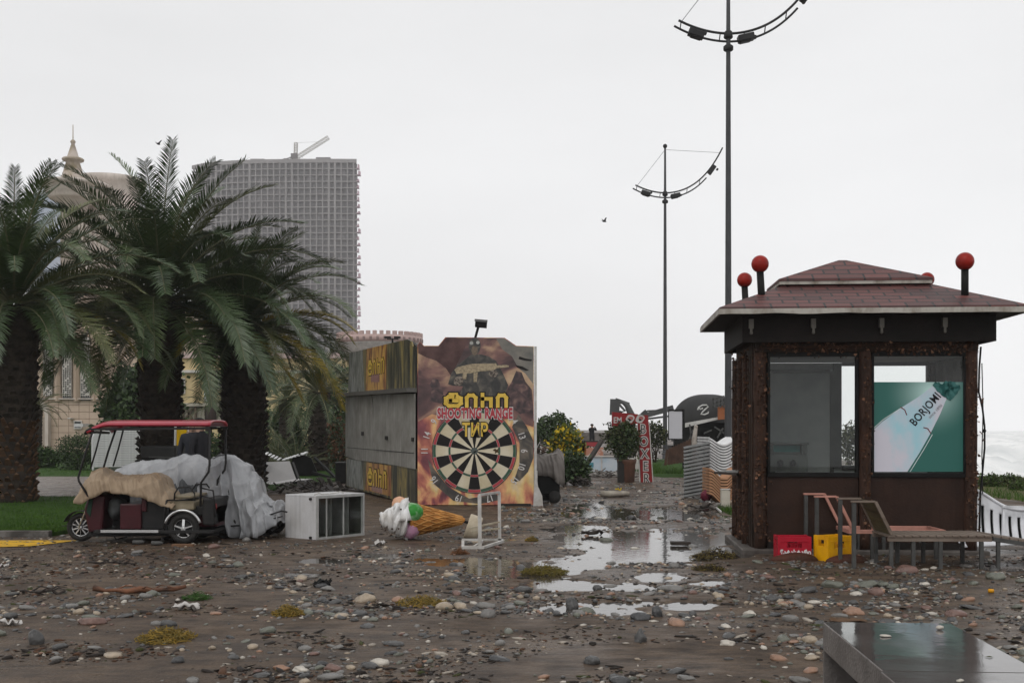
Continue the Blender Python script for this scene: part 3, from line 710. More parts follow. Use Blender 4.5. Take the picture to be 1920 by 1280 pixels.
crate('bottle_crate', 'yellow plastic bottle crate behind the legs of the wooden sunbed', (4.02,14.27,-.02), .42, m_cy, (.36,.27,.33))
# mud banked against the crates
m_mud = mat('rusty_mud', (.075,.026,.016), .6, (.04,.02,.013), 6, .6, 25)
for (x, y, l_, n_) in ((3.52,14.22,.40,'red'),(4.12,14.05,.36,'yellow')):
    mb = MB(); mb.ball((0,0,0), 1, 24, 14, (l_*.75,.10,.10), nz=.25, ns=3)
    tag(mb.build('mud_mound', m_mud, None, (x, y, 0)), f'rust brown mud banked up against the foot of the {n_} crate', 'mud')

# ================================================================= SUNBEDS
m_gw = mat('weathered_grey_wood', (.21,.17,.14), .6, (.12,.09,.07), 5, .4, 25, stretch=(.3,1,1)); m_gm = mat('grey_sunbed_metal', (.085,.085,.082), .45, (.05,.05,.048), 6, .1)
m_pk = mat('faded_salmon_paint', (.50,.24,.19), .5, (.36,.18,.14), 5, .2, 30)
def sunbed(label, name, loc, rz, mw, mf, ml, slats=True, olive=None):
    k = thing(name, label, 'sunbed', loc, rz); Wd = .58; zs_ = .37
    # origin: head end near side ground; x along the length, y across
    for y in (0, Wd): b_('side_rail', mf, k, lambda m: m.bb(.40, 1.62, y-.02, y+.02, zs_-.05, zs_), .004)
    for x in (.44, .70, 1.02, 1.50):
        for y in (0, Wd): b_('leg', ml, k, lambda m: m.bb(x-.022, x+.022, y-.02, y+.02, -.04, zs_-.052), .003)
    for y in (0, Wd):
        b_('head_post', ml, k, lambda m: m.bb(-.02, .026, y-.02, y+.022, -.04, .775), .003)
        b_('arm_rail', mf, k, lambda m: m.bb(-.03, .25, y-.03, y+.03, .777, .80), .003)
    if slats:
        def sl_(m):
            for i in range(13): m.bb(.40+i*.094, .40+i*.094+.082, -.035, Wd+.035, zs_+.002, zs_+.024)
        b_('seat', mw, k, sl_, .003)
    else: b_('seat', mf, k, lambda m: (m.bb(1.58, 1.62, .022, Wd-.022, zs_-.05, zs_), m.bb(.40, .44, .022, Wd-.022, zs_-.05, zs_)), .003)
    top = Vector((.25, 0, .785)); bot = Vector((.44, 0, zs_+.03)); d = (bot-top)
    bk = b_('backrest', mf, k, lambda m: [m.bar(top+Vector((0, y, 0)), bot+Vector((0, y, 0)), .035, .045, (0,1,0)) for y in (-.02, Wd+.02)])
    if slats:
        def bs(m):
            for i in range(6):
                p = top+d*((i+.5)/6); m.bar(p+Vector((0, 0, 0)), p+Vector((0, Wd, 0)), .014, .066, (d.x, 0, d.z))
        b_('backrest_slats', olive or mw, bk, bs)
    return k
sunbed('grey wooden slatted sunbed with raised backrest standing before the yellow crate', 'sunbed', (4.03,13.42,0), -.01, m_gw, m_gw, m_gm, olive=mat('olive_slats', (.10,.085,.045), .6, (.05,.04,.025), 4, .3, 20, stretch=(1,.3,1)))
sunbed('salmon pink sunbed frame without slats against the kiosk wall', 'bare_sunbed', (3.86,14.42,0), -.02, m_pk, m_pk, m_gm, slats=False)
k = thing('fallen_sunbed_panel', 'slatted wooden sunbed section sloping down at the right picture edge', 'sunbed', (5.66,13.36,0))
def fs_(m):
    for i in range(12):
        x = i*.10; z = .38-x*.16; m.box((x+.045, .30+.05, z), (.088, .66, .022), Matrix.Rotation(.16, 3, 'Y'))
b_('slats', m_gw, k, fs_); b_('side_rail', m_gm, k, lambda m: (m.bar((0,.03,.35), (1.2,.03,.16), .04, .05), m.bar((0,.66,.35), (1.2,.66,.16), .04, .05)))
for x in (.06, .5): b_('leg', m_gm, k, lambda m: m.bb(x-.02, x+.02, .01, .05, -.04, .33-x*.16))
# broken white plastic lounger at right
m_wp = mat('dirty_white_plastic', (.74,.75,.78), .4, (.58,.59,.61), 3, .15, 15, streak=.3)
k = thing('broken_lounger', 'broken white plastic lounger curled against the right side of the kiosk', 'lounger', (5.95,14.75,0))
mb = MB()
NU, NV = 60, 22
def bl(u, v): # u along, v across(up)
    x = u*1.25; top = .87-.44*u+.04*math.sin(u*9); bot = .10+.05*u
    z = bot+(top-bot)*v; y = .10+.28*math.sin(v*1.5)*1+.1*u
    x += -.10*(1-v)+(.05*mn.noise(Vector((v*14, 1, 0))) if u < .02 else 0)
    return Vector((x, y, z))
P_ = [[bl(i/NU, j/NV) for j in range(NV+1)] for i in range(NU+1)]
for i in range(NU):
    for j in range(NV):
        if i % 6 in (3,4) and 2 < j < 17: continue       # slots
        if i < 2 and j % 4 == 2: continue
        mb.add([P_[i][j], P_[i+1][j], P_[i+1][j+1], P_[i][j+1]], [(0,1,2,3)], True)
o = mb.build('seat_shell', m_wp, k); wl = o.modifiers.new('w', 'WELD'); wl.merge_threshold = .001; solid(o, .018)
b_('dark_slot_backing', m_black, k, lambda m: m.grid(lambda u, v: bl(u*.96+.02, v*.8+.02)+Vector((0,.05,0)), 20, 8))  # black sheet added behind the shell so the slots read dark
b_('rim', m_wp, k, lambda m: m.tube([bl(i/20, 1) for i in range(21)], .022, 8))
b_('cross_rib', m_wp, k, lambda m: (m.bar((.52,.28,.62), (.95,.34,.60), .05, .03), m.bar((.50,.2,.2), (.55,.3,.62), .03, .03)))
b_('folded_leg', m_wp, k, lambda m: (m.bar((.86,-.02,.30), (.98,.0,.64), .07, .05), m.bar((.98,.0,.64), (1.30,-.05,.42), .06, .05), m.bar((1.02,-.02,.18), (1.16,-.02,.40), .05, .05)))
b_('leg_strip', m_black, k, lambda m: m.bar((.84,-.055,.31), (.955,-.035,.62), .055, .01))

# ================================================================= CONCRETE BENCH
m_con = mat('wet_concrete', (.20,.185,.175), .34, (.11,.10,.095), 2.2, .35, 45, rvar=.1)
m_top = bpy.data.materials.new('wet_bench_top'); m_top.use_nodes = True; t = m_top.node_tree; b = t.nodes['Principled BSDF']; l = t.links.new
co = N('ShaderNodeTexCoord', t); n1 = N('ShaderNodeTexNoise', t); n1.inputs['Scale'].default_value = 1.8; n1.inputs['Detail'].default_value = 5; l(co.outputs['Object'], n1.inputs['Vector'])
mx = N('ShaderNodeMix', t, data_type='RGBA'); mx.inputs[6].default_value = (.055,.05,.048,1); mx.inputs[7].default_value = (.11,.10,.095,1); l(n1.outputs[0], mx.inputs[0]); l(mx.outputs[2], b.inputs['Base Color'])
r = N('ShaderNodeMapRange', t); r.inputs[1].default_value = .40; r.inputs[2].default_value = .68; r.inputs[3].default_value = .02; r.inputs[4].default_value = .12; l(n1.outputs[0], r.inputs[0]); l(r.outputs[0], b.inputs['Roughness'])
b.inputs['Specular IOR Level'].default_value = 1.0; b.inputs['IOR'].default_value = 1.7
n2 = N('ShaderNodeTexNoise', t); n2.inputs['Scale'].default_value = 5; n2.inputs['Detail'].default_value = 2; l(co.outputs['Object'], n2.inputs['Vector']); bp = N('ShaderNodeBump', t); bp.inputs['Strength'].default_value = .12; bp.inputs['Distance'].default_value = .01; l(n2.outputs[0], bp.inputs['Height']); l(bp.outputs[0], b.inputs['Normal'])
ben = thing('concrete_bench', 'wet polished concrete bench in the bottom right corner', 'bench', (1.93,7.06,0), R(-3.8))
# local: y=0 far end, going toward the camera (negative y)
for y0, y1, dx in ((-1.43, 0, 0), (-2.9, -1.434, -.012)):
    sl_ = b_('seat_slab', m_con, ben, lambda m: m.bb(dx, .775+dx, y0, y1, .275, .449), .006)
    b_('wet_top', m_top, sl_, lambda m: m.bb(dx+.006, .769+dx, y0+.006, y1-.006, .4492, .452))
b_('end_support', m_con, ben, lambda m: m.bb(.0, .775, -.03, .0, 0, .274)); b_('end_support', m_con, ben, lambda m: m.bb(.04, .73, -1.5, -1.36, 0, .274)); b_('back_support', m_con, ben, lambda m: m.bb(.55, .65, -1.36, -.03, 0, .274))
def top_pt(px, py, z=.452): Y = (H-z)*F/(py-HZ); return ((px-960)/F*Y, Y)
x, y = top_pt(1660,1193); stone(x, y, .021, 'pale', 5, flat=.35, long=1.7, rz=0, z=.452, label='pale flat pebble lying left on the wet bench top', name='bench_pebble')
x, y = top_pt(1762,1180); stone(x, y, .018, 'pale', 8, flat=.8, long=1.2, rz=0, z=.452, label='tiny white pebble lying right on the wet bench top', name='bench_pebble')
x, y = top_pt(1800,1278); stone(x, y, .014, 'pale', 9, flat=.6, long=1.3, rz=0, z=.452, label='white crumb on the front slab of the bench', name='bench_pebble')
x, y = top_pt(1852,1232); mb = MB(); mb.add([(0,0,0),(.03,.004,.006),(.05,-.004,0),(.025,-.016,.002)], [(0,1,2,3)]); tag(mb.build('fallen_leaf', m_lit[3], None, (x-.02, y, .455)), 'tiny green leaf scrap at the right edge of the wet bench top', 'leaf')
# light blue paint streak with a yellow fleck? none: the blue on the slab is the poster mirrored in the water film
# ================================================================= SHOOTING BOOTH
BY = 24.3
bx0 = (783-960)/F*BY; bx1 = (1001-960)/F*BY
def bp2(px, py): return ((px-960)/F*BY-bx0, H-(py-HZ)/F*BY)      # local x,z on the front panel
booth = thing('shooting_booth', 'painted shooting range booth with a big dartboard on its front panel', 'booth', (bx0, BY, 0))
def wmat(name, stops, scale=1.2, dist=1.2, rough=.45, detail=6, stretch=(1,1,1), rot=(0,0,0), off=(0,0,0), dirt=.25):
    """printed picture built from warped noise through a colour ramp"""
    m = bpy.data.materials.new(name); m.use_nodes = True; t = m.node_tree; b = t.nodes['Principled BSDF']; l = t.links.new
    co = N('ShaderNodeTexCoord', t); mpp = N('ShaderNodeMapping', t); mpp.inputs['Scale'].default_value = stretch; mpp.inputs['Rotation'].default_value = rot; mpp.inputs['Location'].default_value = off
    l(co.outputs['Object'], mpp.inputs[0])
    n = N('ShaderNodeTexNoise', t); n.inputs['Scale'].default_value = scale; n.inputs['Detail'].default_value = detail; n.inputs['Distortion'].default_value = dist
    l(mpp.outputs[0], n.inputs['Vector'])
    r = N('ShaderNodeValToRGB', t); el = r.color_ramp.elements
    while len(el) > 1: el.remove(el[0])
    el[0].position = stops[0][0]; el[0].color = (*stops[0][1], 1)
    for p, c in stops[1:]: e_ = el.new(p); e_.color = (*c, 1)
    l(n.outputs[0], r.inputs[0])
    n2 = N('ShaderNodeTexNoise', t); n2.inputs['Scale'].default_value = 5; n2.inputs['Detail'].default_value = 8; l(co.outputs['Object'], n2.inputs['Vector'])
    mr_ = N('ShaderNodeMapRange', t); mr_.inputs[1].default_value = .3; mr_.inputs[2].default_value = .7; mr_.inputs[3].default_value = 1-dirt; mr_.inputs[4].default_value = 1+dirt*.4; l(n2.outputs[0], mr_.inputs[0])
    v = N('ShaderNodeVectorMath', t, operation='SCALE'); l(r.outputs[0], v.inputs[0]); l(mr_.outputs[0], v.inputs['Scale']); l(v.outputs[0], b.inputs['Base Color'])
    b.inputs['Roughness'].default_value = rough; return m
m_flame = wmat('flame_print', [(.30,(.07,.022,.035)),(.40,(.20,.05,.06)),(.46,(.42,.13,.09)),(.52,(.66,.32,.16)),(.58,(.72,.50,.20)),(.66,(.70,.55,.34)),(.74,(.35,.12,.10))], .95, 2.0, stretch=(1.2,1,.7), rot=(0,R(25),0))
m_skyp = wmat('dusk_print', [(.34,(.025,.016,.018)),(.44,(.09,.045,.045)),(.52,(.20,.10,.085)),(.60,(.40,.25,.16)),(.68,(.50,.35,.22))], 1.3, 1.0, stretch=(.7,1,1.1), rot=(0,R(-30),0), off=(3,0,1))
m_smoke = wmat('smoke_print', [(.35,(.030,.028,.028)),(.5,(.07,.06,.05)),(.62,(.16,.13,.10)),(.75,(.08,.06,.05))], 3.2, 1.0)
m_camo = wmat('forest_print', [(.34,(.018,.018,.014)),(.45,(.045,.045,.032)),(.52,(.12,.105,.055)),(.58,(.27,.21,.075)),(.68,(.12,.10,.06)),(.8,(.22,.23,.20))], 2.0, .8, stretch=(1.6,1.6,.28), rough=.5)
m_camo2 = wmat('pale_bark_print', [(.34,(.06,.065,.055)),(.45,(.18,.19,.17)),(.55,(.32,.33,.31)),(.65,(.10,.11,.08))], 2.4, 1.4, stretch=(2,2,.35), rough=.5)
m_orange = wmat('burning_print', [(.35,(.10,.03,.02)),(.46,(.30,.13,.05)),(.55,(.55,.30,.07)),(.66,(.60,.38,.12))], 1.6, 1.5, stretch=(1.5,1.5,.5))
m_gold = mat('gold_print', (.72,.50,.10), .45, (.60,.40,.06), 8, streak=.2); m_ink2 = mat('ink_black', (.016,.014,.014), .5); m_cream = mat('cream_print', (.62,.56,.43), .5, (.50,.43,.28), 1.4, lo=.4, hi=.6)
m_rdp = mat('red_print', (.42,.06,.075), .5, (.34,.05,.06), 5); m_grp = mat('green_print', (.05,.11,.07), .5); m_wht = mat('white_print2', (.66,.64,.62), .5)
front = [bp2(*q) for q in ((783,946),(1001,946),(1001,649),(968,648),(946,633),(835,632),(822,648),(795,648),(788,641),(783,646))]
mb = MB(); mb.prism(front, 0, .05); fp = mb.build('front_panel', m_flame, booth)
# upper sky picture and dark corner
def layer(name, pts, m, d, par=None, conv=bp2, th=.0012):
    mb = MB(); mb.prism([conv(*q) for q in pts], -d-th, -d); return mb.build(name, m, par or fp)
layer('sky_print', [(784,790),(810,776),(850,784),(900,776),(960,786),(1000,800),(1000,650),(967,649),(945,634),(836,633),(822,649),(795,649),(788,642),(784,647)], m_skyp, .003)
layer('dark_hill_print', [(784,646),(788,642),(795,649),(822,649),(836,633),(880,633),(868,660),(846,705),(836,690),(818,676),(800,670),(784,662)], mat('hill_print', (.055,.032,.032), .5, (.12,.07,.065), 2.5), .0045)
layer('grey_smoke_print', [(930,634),(945,634),(967,649),(1000,650),(1000,720),(985,700),(972,690),(960,668),(942,655)], mat('grey_print', (.13,.13,.12), .5, (.24,.22,.19), 2.2), .0045)
# soldiers: plain figures in helmets, built as flat print shapes
def blob(cx, cy, rx, ry, n=14, wob=.12, sd=0):
    r_ = random.Random(sd+cx*7+cy); return [(cx+rx*math.cos(2*math.pi*i/n)*(1+r_.uniform(-wob, wob)), cy+ry*math.sin(2*math.pi*i/n)*(1+r_.uniform(-wob, wob))) for i in range(n)]
def layers(name, shapes, m, d, par=None):
    mb = MB(); dd = d
    for s_ in shapes: mb.prism([bp2(*q) for q in s_], -dd-.0006, -dd); dd += .0008
    return mb.build(name, m, par or fp)
m_fig = wmat('figure_print', [(.36,(.018,.018,.018)),(.50,(.04,.038,.034)),(.60,(.08,.072,.06)),(.70,(.15,.13,.10)),(.78,(.05,.045,.04))], 4.5, 1.2, dirt=.3)
m_fig2 = wmat('far_figure_print', [(.4,(.035,.022,.025)),(.55,(.09,.05,.05)),(.7,(.20,.12,.10))], 6, 1)
soldier = layers('soldier_print', [[(840,720),(846,700),(858,683),(874,672),(884,664),(902,664),(916,668),(930,676),(938,690),(946,706),(953,722),(948,736),(930,742),(905,748),(880,745),(862,740),(868,724),(850,723)], blob(890,649,11,16,16,.05)], m_fig, .006)
layers('soldier_print', [[(806,752),(810,728),(806,722),(812,708),(822,712),(830,732),(834,752),(826,756)]], m_fig2, .006)
layers('soldier_print', [[(949,752),(952,728),(960,714),(968,695),(978,698),(985,715),(997,730),(999,770),(975,776),(960,764)]], m_fig2, .006)
layers('soldier_face', [blob(890,657,6,9,12,.04)], mat('skin_print', (.22,.17,.13), .5, (.10,.08,.06), 25), .0095, soldier)
layers('goggle', [blob(884,643,3.4,3.2,12,.02), blob(896,642,3.4,3.2,12,.02)], mat('goggle_print', (.45,.45,.42), .4), .0115, soldier)
layers('rifle_print', [[(852,693),(858,688),(885,682),(930,681),(932,685),(948,684),(954,685),(954,688),(932,690),(925,694),(900,696),(880,700),(868,699),(856,701)], [(888,699),(896,698),(894,716),(888,716)], [(868,699),(876,699),(874,711),(867,710)]], mat('rifle_tan_print', (.40,.33,.22), .5, (.26,.21,.14), 22, lo=.42, hi=.58), .0115, soldier)
layers('glove_print', [blob(860,714,10,9,12,.12), blob(925,700,8,7,12,.12)], mat('glove_print', (.26,.22,.18), .5, (.06,.05,.045), 26, lo=.42, hi=.58), .0140, soldier)
layers('ruin_print', [[(974,668),(986,672),(998,674),(996,677),(984,676),(972,673)], [(966,684),(980,687),(992,694),(986,695),(970,689)]], m_ink2, .008)
# dark ground of the numbers ring
layer('number_ring_print', [(972,776),(988,800),(1000,826),(1000,858),(990,884),(975,900),(962,905),(974,870),(974,830),(960,800)], m_smoke, .0048)
layer('number_ring_print', [(802,860),(812,905),(850,938),(900,944),(940,936),(930,925),(880,934),(840,912),(815,880)], m_smoke, .0048)
# dartboard
dc = bp2(889.5, 845); dr = 78/F*BY; db = thing('tmp', 'x', 'x'); bpy.data.objects.remove(db)
mb = MB(); n_ = 72; mb.prism([(dc[0]+dr*1.02*math.cos(2*math.pi*i/n_), dc[1]+dr*1.02*math.sin(2*math.pi*i/n_)) for i in range(n_)], -.0085, -.0065)
db = mb.build('dartboard_print', m_ink2, booth)
def ringseg(mb, a0, a1, r0, r1, d, n=6):
    pts = [(dc[0]+r1*math.cos(a0+(a1-a0)*i/n), dc[1]+r1*math.sin(a0+(a1-a0)*i/n)) for i in range(n+1)]
    pts += [(dc[0]+r0*math.cos(a1-(a1-a0)*i/n), dc[1]+r0*math.sin(a1-(a1-a0)*i/n)) for i in range(n+1)]
    mb.prism(pts, -d-.001, -d)
wh = MB(); rd = MB(); gr_ = MB(); lw = MB()
for i in range(20):
    a0 = R(i*18-9); a1 = R(i*18+9); white = i % 2 == 0
    if white: ringseg(wh, a0, a1, .02, dr*.95, .0087)
    c_ = gr_ if white else rd
    ringseg(c_, a0, a1, dr*.93, dr*1.0, .0099); ringseg(c_, a0, a1, dr*.575, dr*.625, .0099)
    lw_ = R(.5); ringseg(lw, a0-.004, a0+.004, dr*.1, dr*1.03, .0111, 1)
for r_ in (.93, 1.0, .575, .625): ringseg(lw, 0, 6.2831, dr*r_-.003, dr*r_+.003, .0112, 60)
wh.build('pale_pattern', m_cream, db); rd.build('red_pattern', m_rdp, db); gr_.build('green_pattern', m_grp, db)
lw.build('wire', mat('wire_print', (.40,.37,.33), .5), db)
mb = MB(); ringseg(mb, 0, 6.2831, .0, dr*.085, .0125, 24); mb.build('bull', mat('bull_print', (.10,.12,.11), .5), db)
mb = MB(); mb.prism([(dc[0]+x*dr, dc[1]+z*dr) for x, z in ((.44,.02),(.50,.06),(.53,.03),(.60,.07),(.57,.0),(.61,-.05),(.54,-.03),(.49,-.07),(.50,-.01))], -.0135, -.0125); mb.build('torn_hole', mat('torn_brown', (.07,.045,.02), .8), db)
for a, s_ in ((0,'6'),(-18,'10'),(-36,'15'),(-72,'17'),(-108,'19'),(18,'13'),(36,'4'),(216,'16'),(180,'11'),(162,'14'),(144,'9')):
    r_ = dr*1.19; ar = R(a); x = dc[0]+r_*math.cos(ar); z = dc[1]+r_*math.sin(ar)
    text('number', s_, .20, (x, -.0135, z), (R(90), -(ar-R(90)), 0), m_wht, booth, off=.002, ext=.0006, sx=.8)
# stylised rounded Georgian lettering, drawn as strokes
def stroke(mb, pts, w, d, th=.0015):
    for a, c in zip(pts[:-1], pts[1:]):
        dx, dz = c[0]-a[0], c[1]-a[1]; l_ = math.hypot(dx, dz) or 1e-6; ux, uz = dx/l_*w*.45, dz/l_*w*.45; nx_, nz_ = -dz/l_*w/2, dx/l_*w/2
        mb.prism([(a[0]-ux-nx_, a[1]-uz-nz_), (c[0]+ux-nx_, c[1]+uz-nz_), (c[0]+ux+nx_, c[1]+uz+nz_), (a[0]-ux+nx_, a[1]-uz+nz_)], -d-th, -d); d += .00015
def tiri(w, h):
    """stroke paths of the four letters in a w x h box"""
    u = w/13.0; q = []
    q.append([(1*u,.25*h),(1*u,.62*h),(1.6*u,.74*h),(3.2*u,.74*h),(3.9*u,.62*h),(3.9*u,.25*h),(3.3*u,.06*h),(1.6*u,.06*h),(1*u,.25*h)])
    q.append([(1.9*u,.42*h),(1.9*u,.9*h),(3.0*u,.9*h),(3.0*u,.42*h)]); q.append([(1.7*u,.45*h),(3.2*u,.45*h)])
    q.append([(5.0*u,.04*h),(5.0*u,.66*h),(5.4*u,.84*h),(6.2*u,.84*h),(6.7*u,.66*h),(6.7*u,.04*h)])
    q.append([(8.0*u,.92*h),(8.0*u,.04*h)]); q.append([(8.0*u,.58*h),(9.6*u,.58*h),(9.6*u,.04*h)])
    q.append([(10.9*u,.04*h),(10.9*u,.66*h),(11.2*u,.84*h),(12.1*u,.84*h),(12.5*u,.66*h),(12.5*u,.04*h)])
    return q
def tiri_text(par, x0, z0, w, h, d, wt=1.0):
    a = MB(); b__ = MB()
    for p_ in tiri(w, h):
        p_ = [(x0+x, z0+z) for x, z in p_]; stroke(b__, p_, w*.076*wt, d); stroke(a, p_, w*.046*wt, d+.0034)
    b__.build('lettering_outline', m_ink2, par); a.build('lettering', m_gold, par)
a_ = bp2(826, 762); c_ = bp2(954, 737); tiri_text(booth, a_[0], a_[1], c_[0]-a_[0], c_[1]-a_[1], .0145, 1.15)
c_ = bp2(890.5, 775.5)
text('lettering_outline', 'SHOOTING RANGE', .30, (c_[0], -.0150, c_[1]), (R(90),0,0), m_wht, booth, off=.034, ext=.0006, sx=.56, spacing=1.12)
text('lettering', 'SHOOTING RANGE', .30, (c_[0], -.0165, c_[1]), (R(90),0,0), m_rdp, booth, off=.015, ext=.0006, sx=.56, spacing=1.12)
c_ = bp2(891, 807)
text('lettering_outline', 'ТИР', .38, (c_[0], -.0150, c_[1]), (R(90),0,0), m_ink2, booth, off=.034, ext=.0006, sx=.70, spacing=1.08)
text('lettering', 'ТИР', .38, (c_[0], -.0165, c_[1]), (R(90),0,0), m_gold, booth, off=.013, ext=.0006, sx=.70, spacing=1.08)
# booth body: left side running back
m_met = mat('grey_shutter_panels', (.29,.28,.255), .5, (.20,.19,.17), 1.6, .12, 12, streak=.5, rvar=.1)
m_dark = mat('booth_dark', (.03,.028,.026), .6)
SA = math.atan2(6.7, -2.5)     # direction of the side wall
sx0, sy0 = bx0, BY
sh = plane(0.0, BY, 0)
def sidehit(px, py, v=0):   # local frame of the side wall: u from near corner (0) to far end
    c, s = math.cos(SA), math.sin(SA); a = (px-960)/F; u = (BY*a-bx0)/(c-a*s); Y = BY+s*u; return u, H-(py-HZ)/F*Y
swf = thing('tmp', 'x', 'x', (0, 0, 0), 0); bpy.data.objects.remove(swf)
def sw(name, pts, m, d, th, par, mb=None):
    """slab on the side wall from photo points; d = how far it stands out toward the left"""
    q = [sidehit(*p_) for p_ in pts]; c, s = math.cos(SA), math.sin(SA); nxv, nyv = -s, c   # outward normal to the left
    own = mb is None; mb = mb or MB()
    A = [(c*u-nyv*0+(-s)*(d)*1, s*u+c*d, z) for u, z in q]; B = [(c*u+(-s)*(d+th), s*u+c*(d+th), z) for u, z in q]; n = len(q)
    mb.add(A+B, [tuple(range(n)), tuple(range(2*n-1, n-1, -1))]+[(i, i+n, (i+1) % n+n, (i+1) % n) for i in range(n)], False)
    if own: return mb.build(name, m, par)
sw('side_wall', [(782,948),(655,911),(655,665),(769,640),(782,650)], m_dark, -.08, .075, booth)
up = sw('upper_side_print', [(782,735),(655,735),(656,662),(766,636),(774,640),(776,649),(782,650)], m_camo, .0, .03, booth)
sw('burning_print', [(726,733),(688,733),(690,654),(728,645)], m_orange, .031, .002, up); sw('pale_bark_print', [(686,735),(656,735),(657,662),(682,656)], m_camo2, .031, .002, up)
lo_ = sw('lower_side_print', [(782,948),(651,911),(651,858),(782,878)], m_camo, .0, .03, booth)
sw('burning_print', [(736,930),(687,918),(690,866),(736,873)], m_orange, .031, .002, lo_); sw('pale_bark_print', [(684,918),(652,910),(652,860),(680,864)], m_camo2, .031, .002, lo_)
def side_tiri(par, x0, x1, yb, yt, d):
    q0 = sidehit(x1, (yb+yt)/2)[0]; q1 = sidehit(x0, (yb+yt)/2)[0]   # near end, far end
    for (nm, mt, wt, dd) in (('lettering_outline', m_ink2, .072, d), ('lettering', m_gold, .044, d+.006)):
        mb = MB()
        Wd = 100.0; paths = tiri(Wd, 1.0); k = 0
        z0 = sidehit(x1, yb)[1]*.5+sidehit(x0, yb)[1]*.5; z1 = sidehit(x1, yt)[1]*.5+sidehit(x0, yt)[1]*.5
        Lw = abs(q1-q0); c, s = math.cos(SA), math.sin(SA)
        for p_ in paths:
            for a, b__ in zip(p_[:-1], p_[1:]):
                ax, az, cx2, cz = q1-(a[0]/Wd)*Lw, z0+a[1]*(z1-z0), q1-(b__[0]/Wd)*Lw, z0+b__[1]*(z1-z0)
                w_ = wt*Lw*.8; dx, dz = cx2-ax, cz-az; l_ = math.hypot(dx, dz); nx_, nz_ = -dz/l_*w_/2, dx/l_*w_/2; ux, uz = dx/l_*w_*.4, dz/l_*w_*.4
                pts = [(ax-ux-nx_, az-uz-nz_), (cx2+ux-nx_, cz+uz-nz_), (cx2+ux+nx_, cz+uz+nz_), (ax-ux+nx_, az-uz+nz_)]; k += 1; e_ = dd+k*.0002
                V_ = [(c*u-s*e_, s*u+c*e_, z) for u, z in pts]+[(c*u-s*(e_+.002), s*u+c*(e_+.002), z) for u, z in pts]
                mb.add(V_, [(0,1,2,3),(7,6,5,4)]+[(i, i+4, (i+1) % 4+4, (i+1) % 4) for i in range(4)], False)
        mb.build(nm, mt, par)
side_tiri(up, 691, 724, 701, 672, .034); side_tiri(lo_, 690, 729, 911, 878, .034)
sw('banner_print', [(714,716),(698,716),(698,702),(714,701)], mat('faded_pink', (.36,.20,.18), .5), .034, .002, up); sw('banner_print', [(720,925),(699,919),(700,909),(719,913)], mat('faded_pink2', (.36,.22,.19), .5), .034, .002, lo_)
# shutters: four grey sheets pushed slightly out of line
edges = [(651,855),(674,862),(708,866),(752,873),(783,879)]; topx = [651,668,702,742,783]
for i in range(4):
    q0, q1 = edges[i], edges[i+1]
    sw('shutter_panel', [(q1[0]-.4, q1[1]), (q0[0]+.2, q0[1]), (topx[i]+.2, 741-(i*.8)), (topx[i+1]-.4, 741-(i+1)*.8)], m_met, .03+.012*(i % 2), .02, booth)
mb = MB()
for (px, py) in ((685,812),(730,820),(780,823)): sw('', [(px+1.6,py+4),(px-1.6,py+4),(px-1.6,py-3),(px+1.6,py-3)], None, .06, .03, None, mb)
mb.build('shutter_latch', m_dark, booth)
sw('shutter_seam', [(782,850),(655,839),(655,838),(782,848.5)], m_dark, .064, .002, booth)
sw('awning_rail', [(783,735),(646,744),(646,737),(783,727)], mat('awning_rail_grey', (.12,.115,.105), .5, streak=.3), .02, .22, booth)
c, s = math.cos(SA), math.sin(SA)
# rest of the body: back, right side, roof
mb = MB(); L_ = 7.0
mb.add([(2.44,.055,.02),(2.44,.055,3.2),(.4,6.2,3.2),(.4,6.2,.02)], [(0,1,2,3)]); mb.add([(.02,.06,3.1),(2.43,.06,3.1),(.4,6.2,3.1),(-2.2,6.2,3.1)], [(0,1,2,3)]); mb.add([(-2.2,6.2,.02),(.4,6.2,.02),(.4,6.2,3.1),(-2.2,6.2,3.1)], [(0,1,2,3)])
solid(mb.build('booth_body', m_dark, booth), .03)
m_wf = mat('white_frame_metal', (.55,.54,.52), .45, (.38,.36,.33), 5, .1, 20)
b_('edge_post', m_wf, booth, lambda m: (m.bb(2.492, 2.545, -.02, .06, .12, 3.40), m.bb(2.492, 2.56, -.04, .08, .0, .75)))
b_('post_foot', m_wf, booth, lambda m: m.prism([(2.47,0),(2.68,0),(2.66,.22),(2.57,.42),(2.55,.6),(2.492,.6)], -.05, -.042))
b_('bent_panel_foot', m_dark, booth, lambda m: (m.bb(1.75, 2.42, -.06, .04, .0, .05), m.bb(.05, 1.9, .052, .1, .0, .06)))
# floodlight above the booth
fl = thing('floodlight', 'small black floodlight on a leaning arm above the booth front', 'floodlight', (0,0,0))
z0 = lambda px, py, Y=24.6: P(px, py, Y)
b_('arm', m_black, fl, lambda m: m.tube([z0(889,648), z0(891,634), z0(897,612)], .028, 8)); b_('lamp_housing', m_black, fl, lambda m: m.bar(z0(891,607), z0(913,609), .16, .14), .01); b_('lamp_visor', mat('visor_grey', (.15,.15,.15), .4), fl, lambda m: m.bar(z0(890,600,24.5), z0(914,602,24.5), .03, .05))

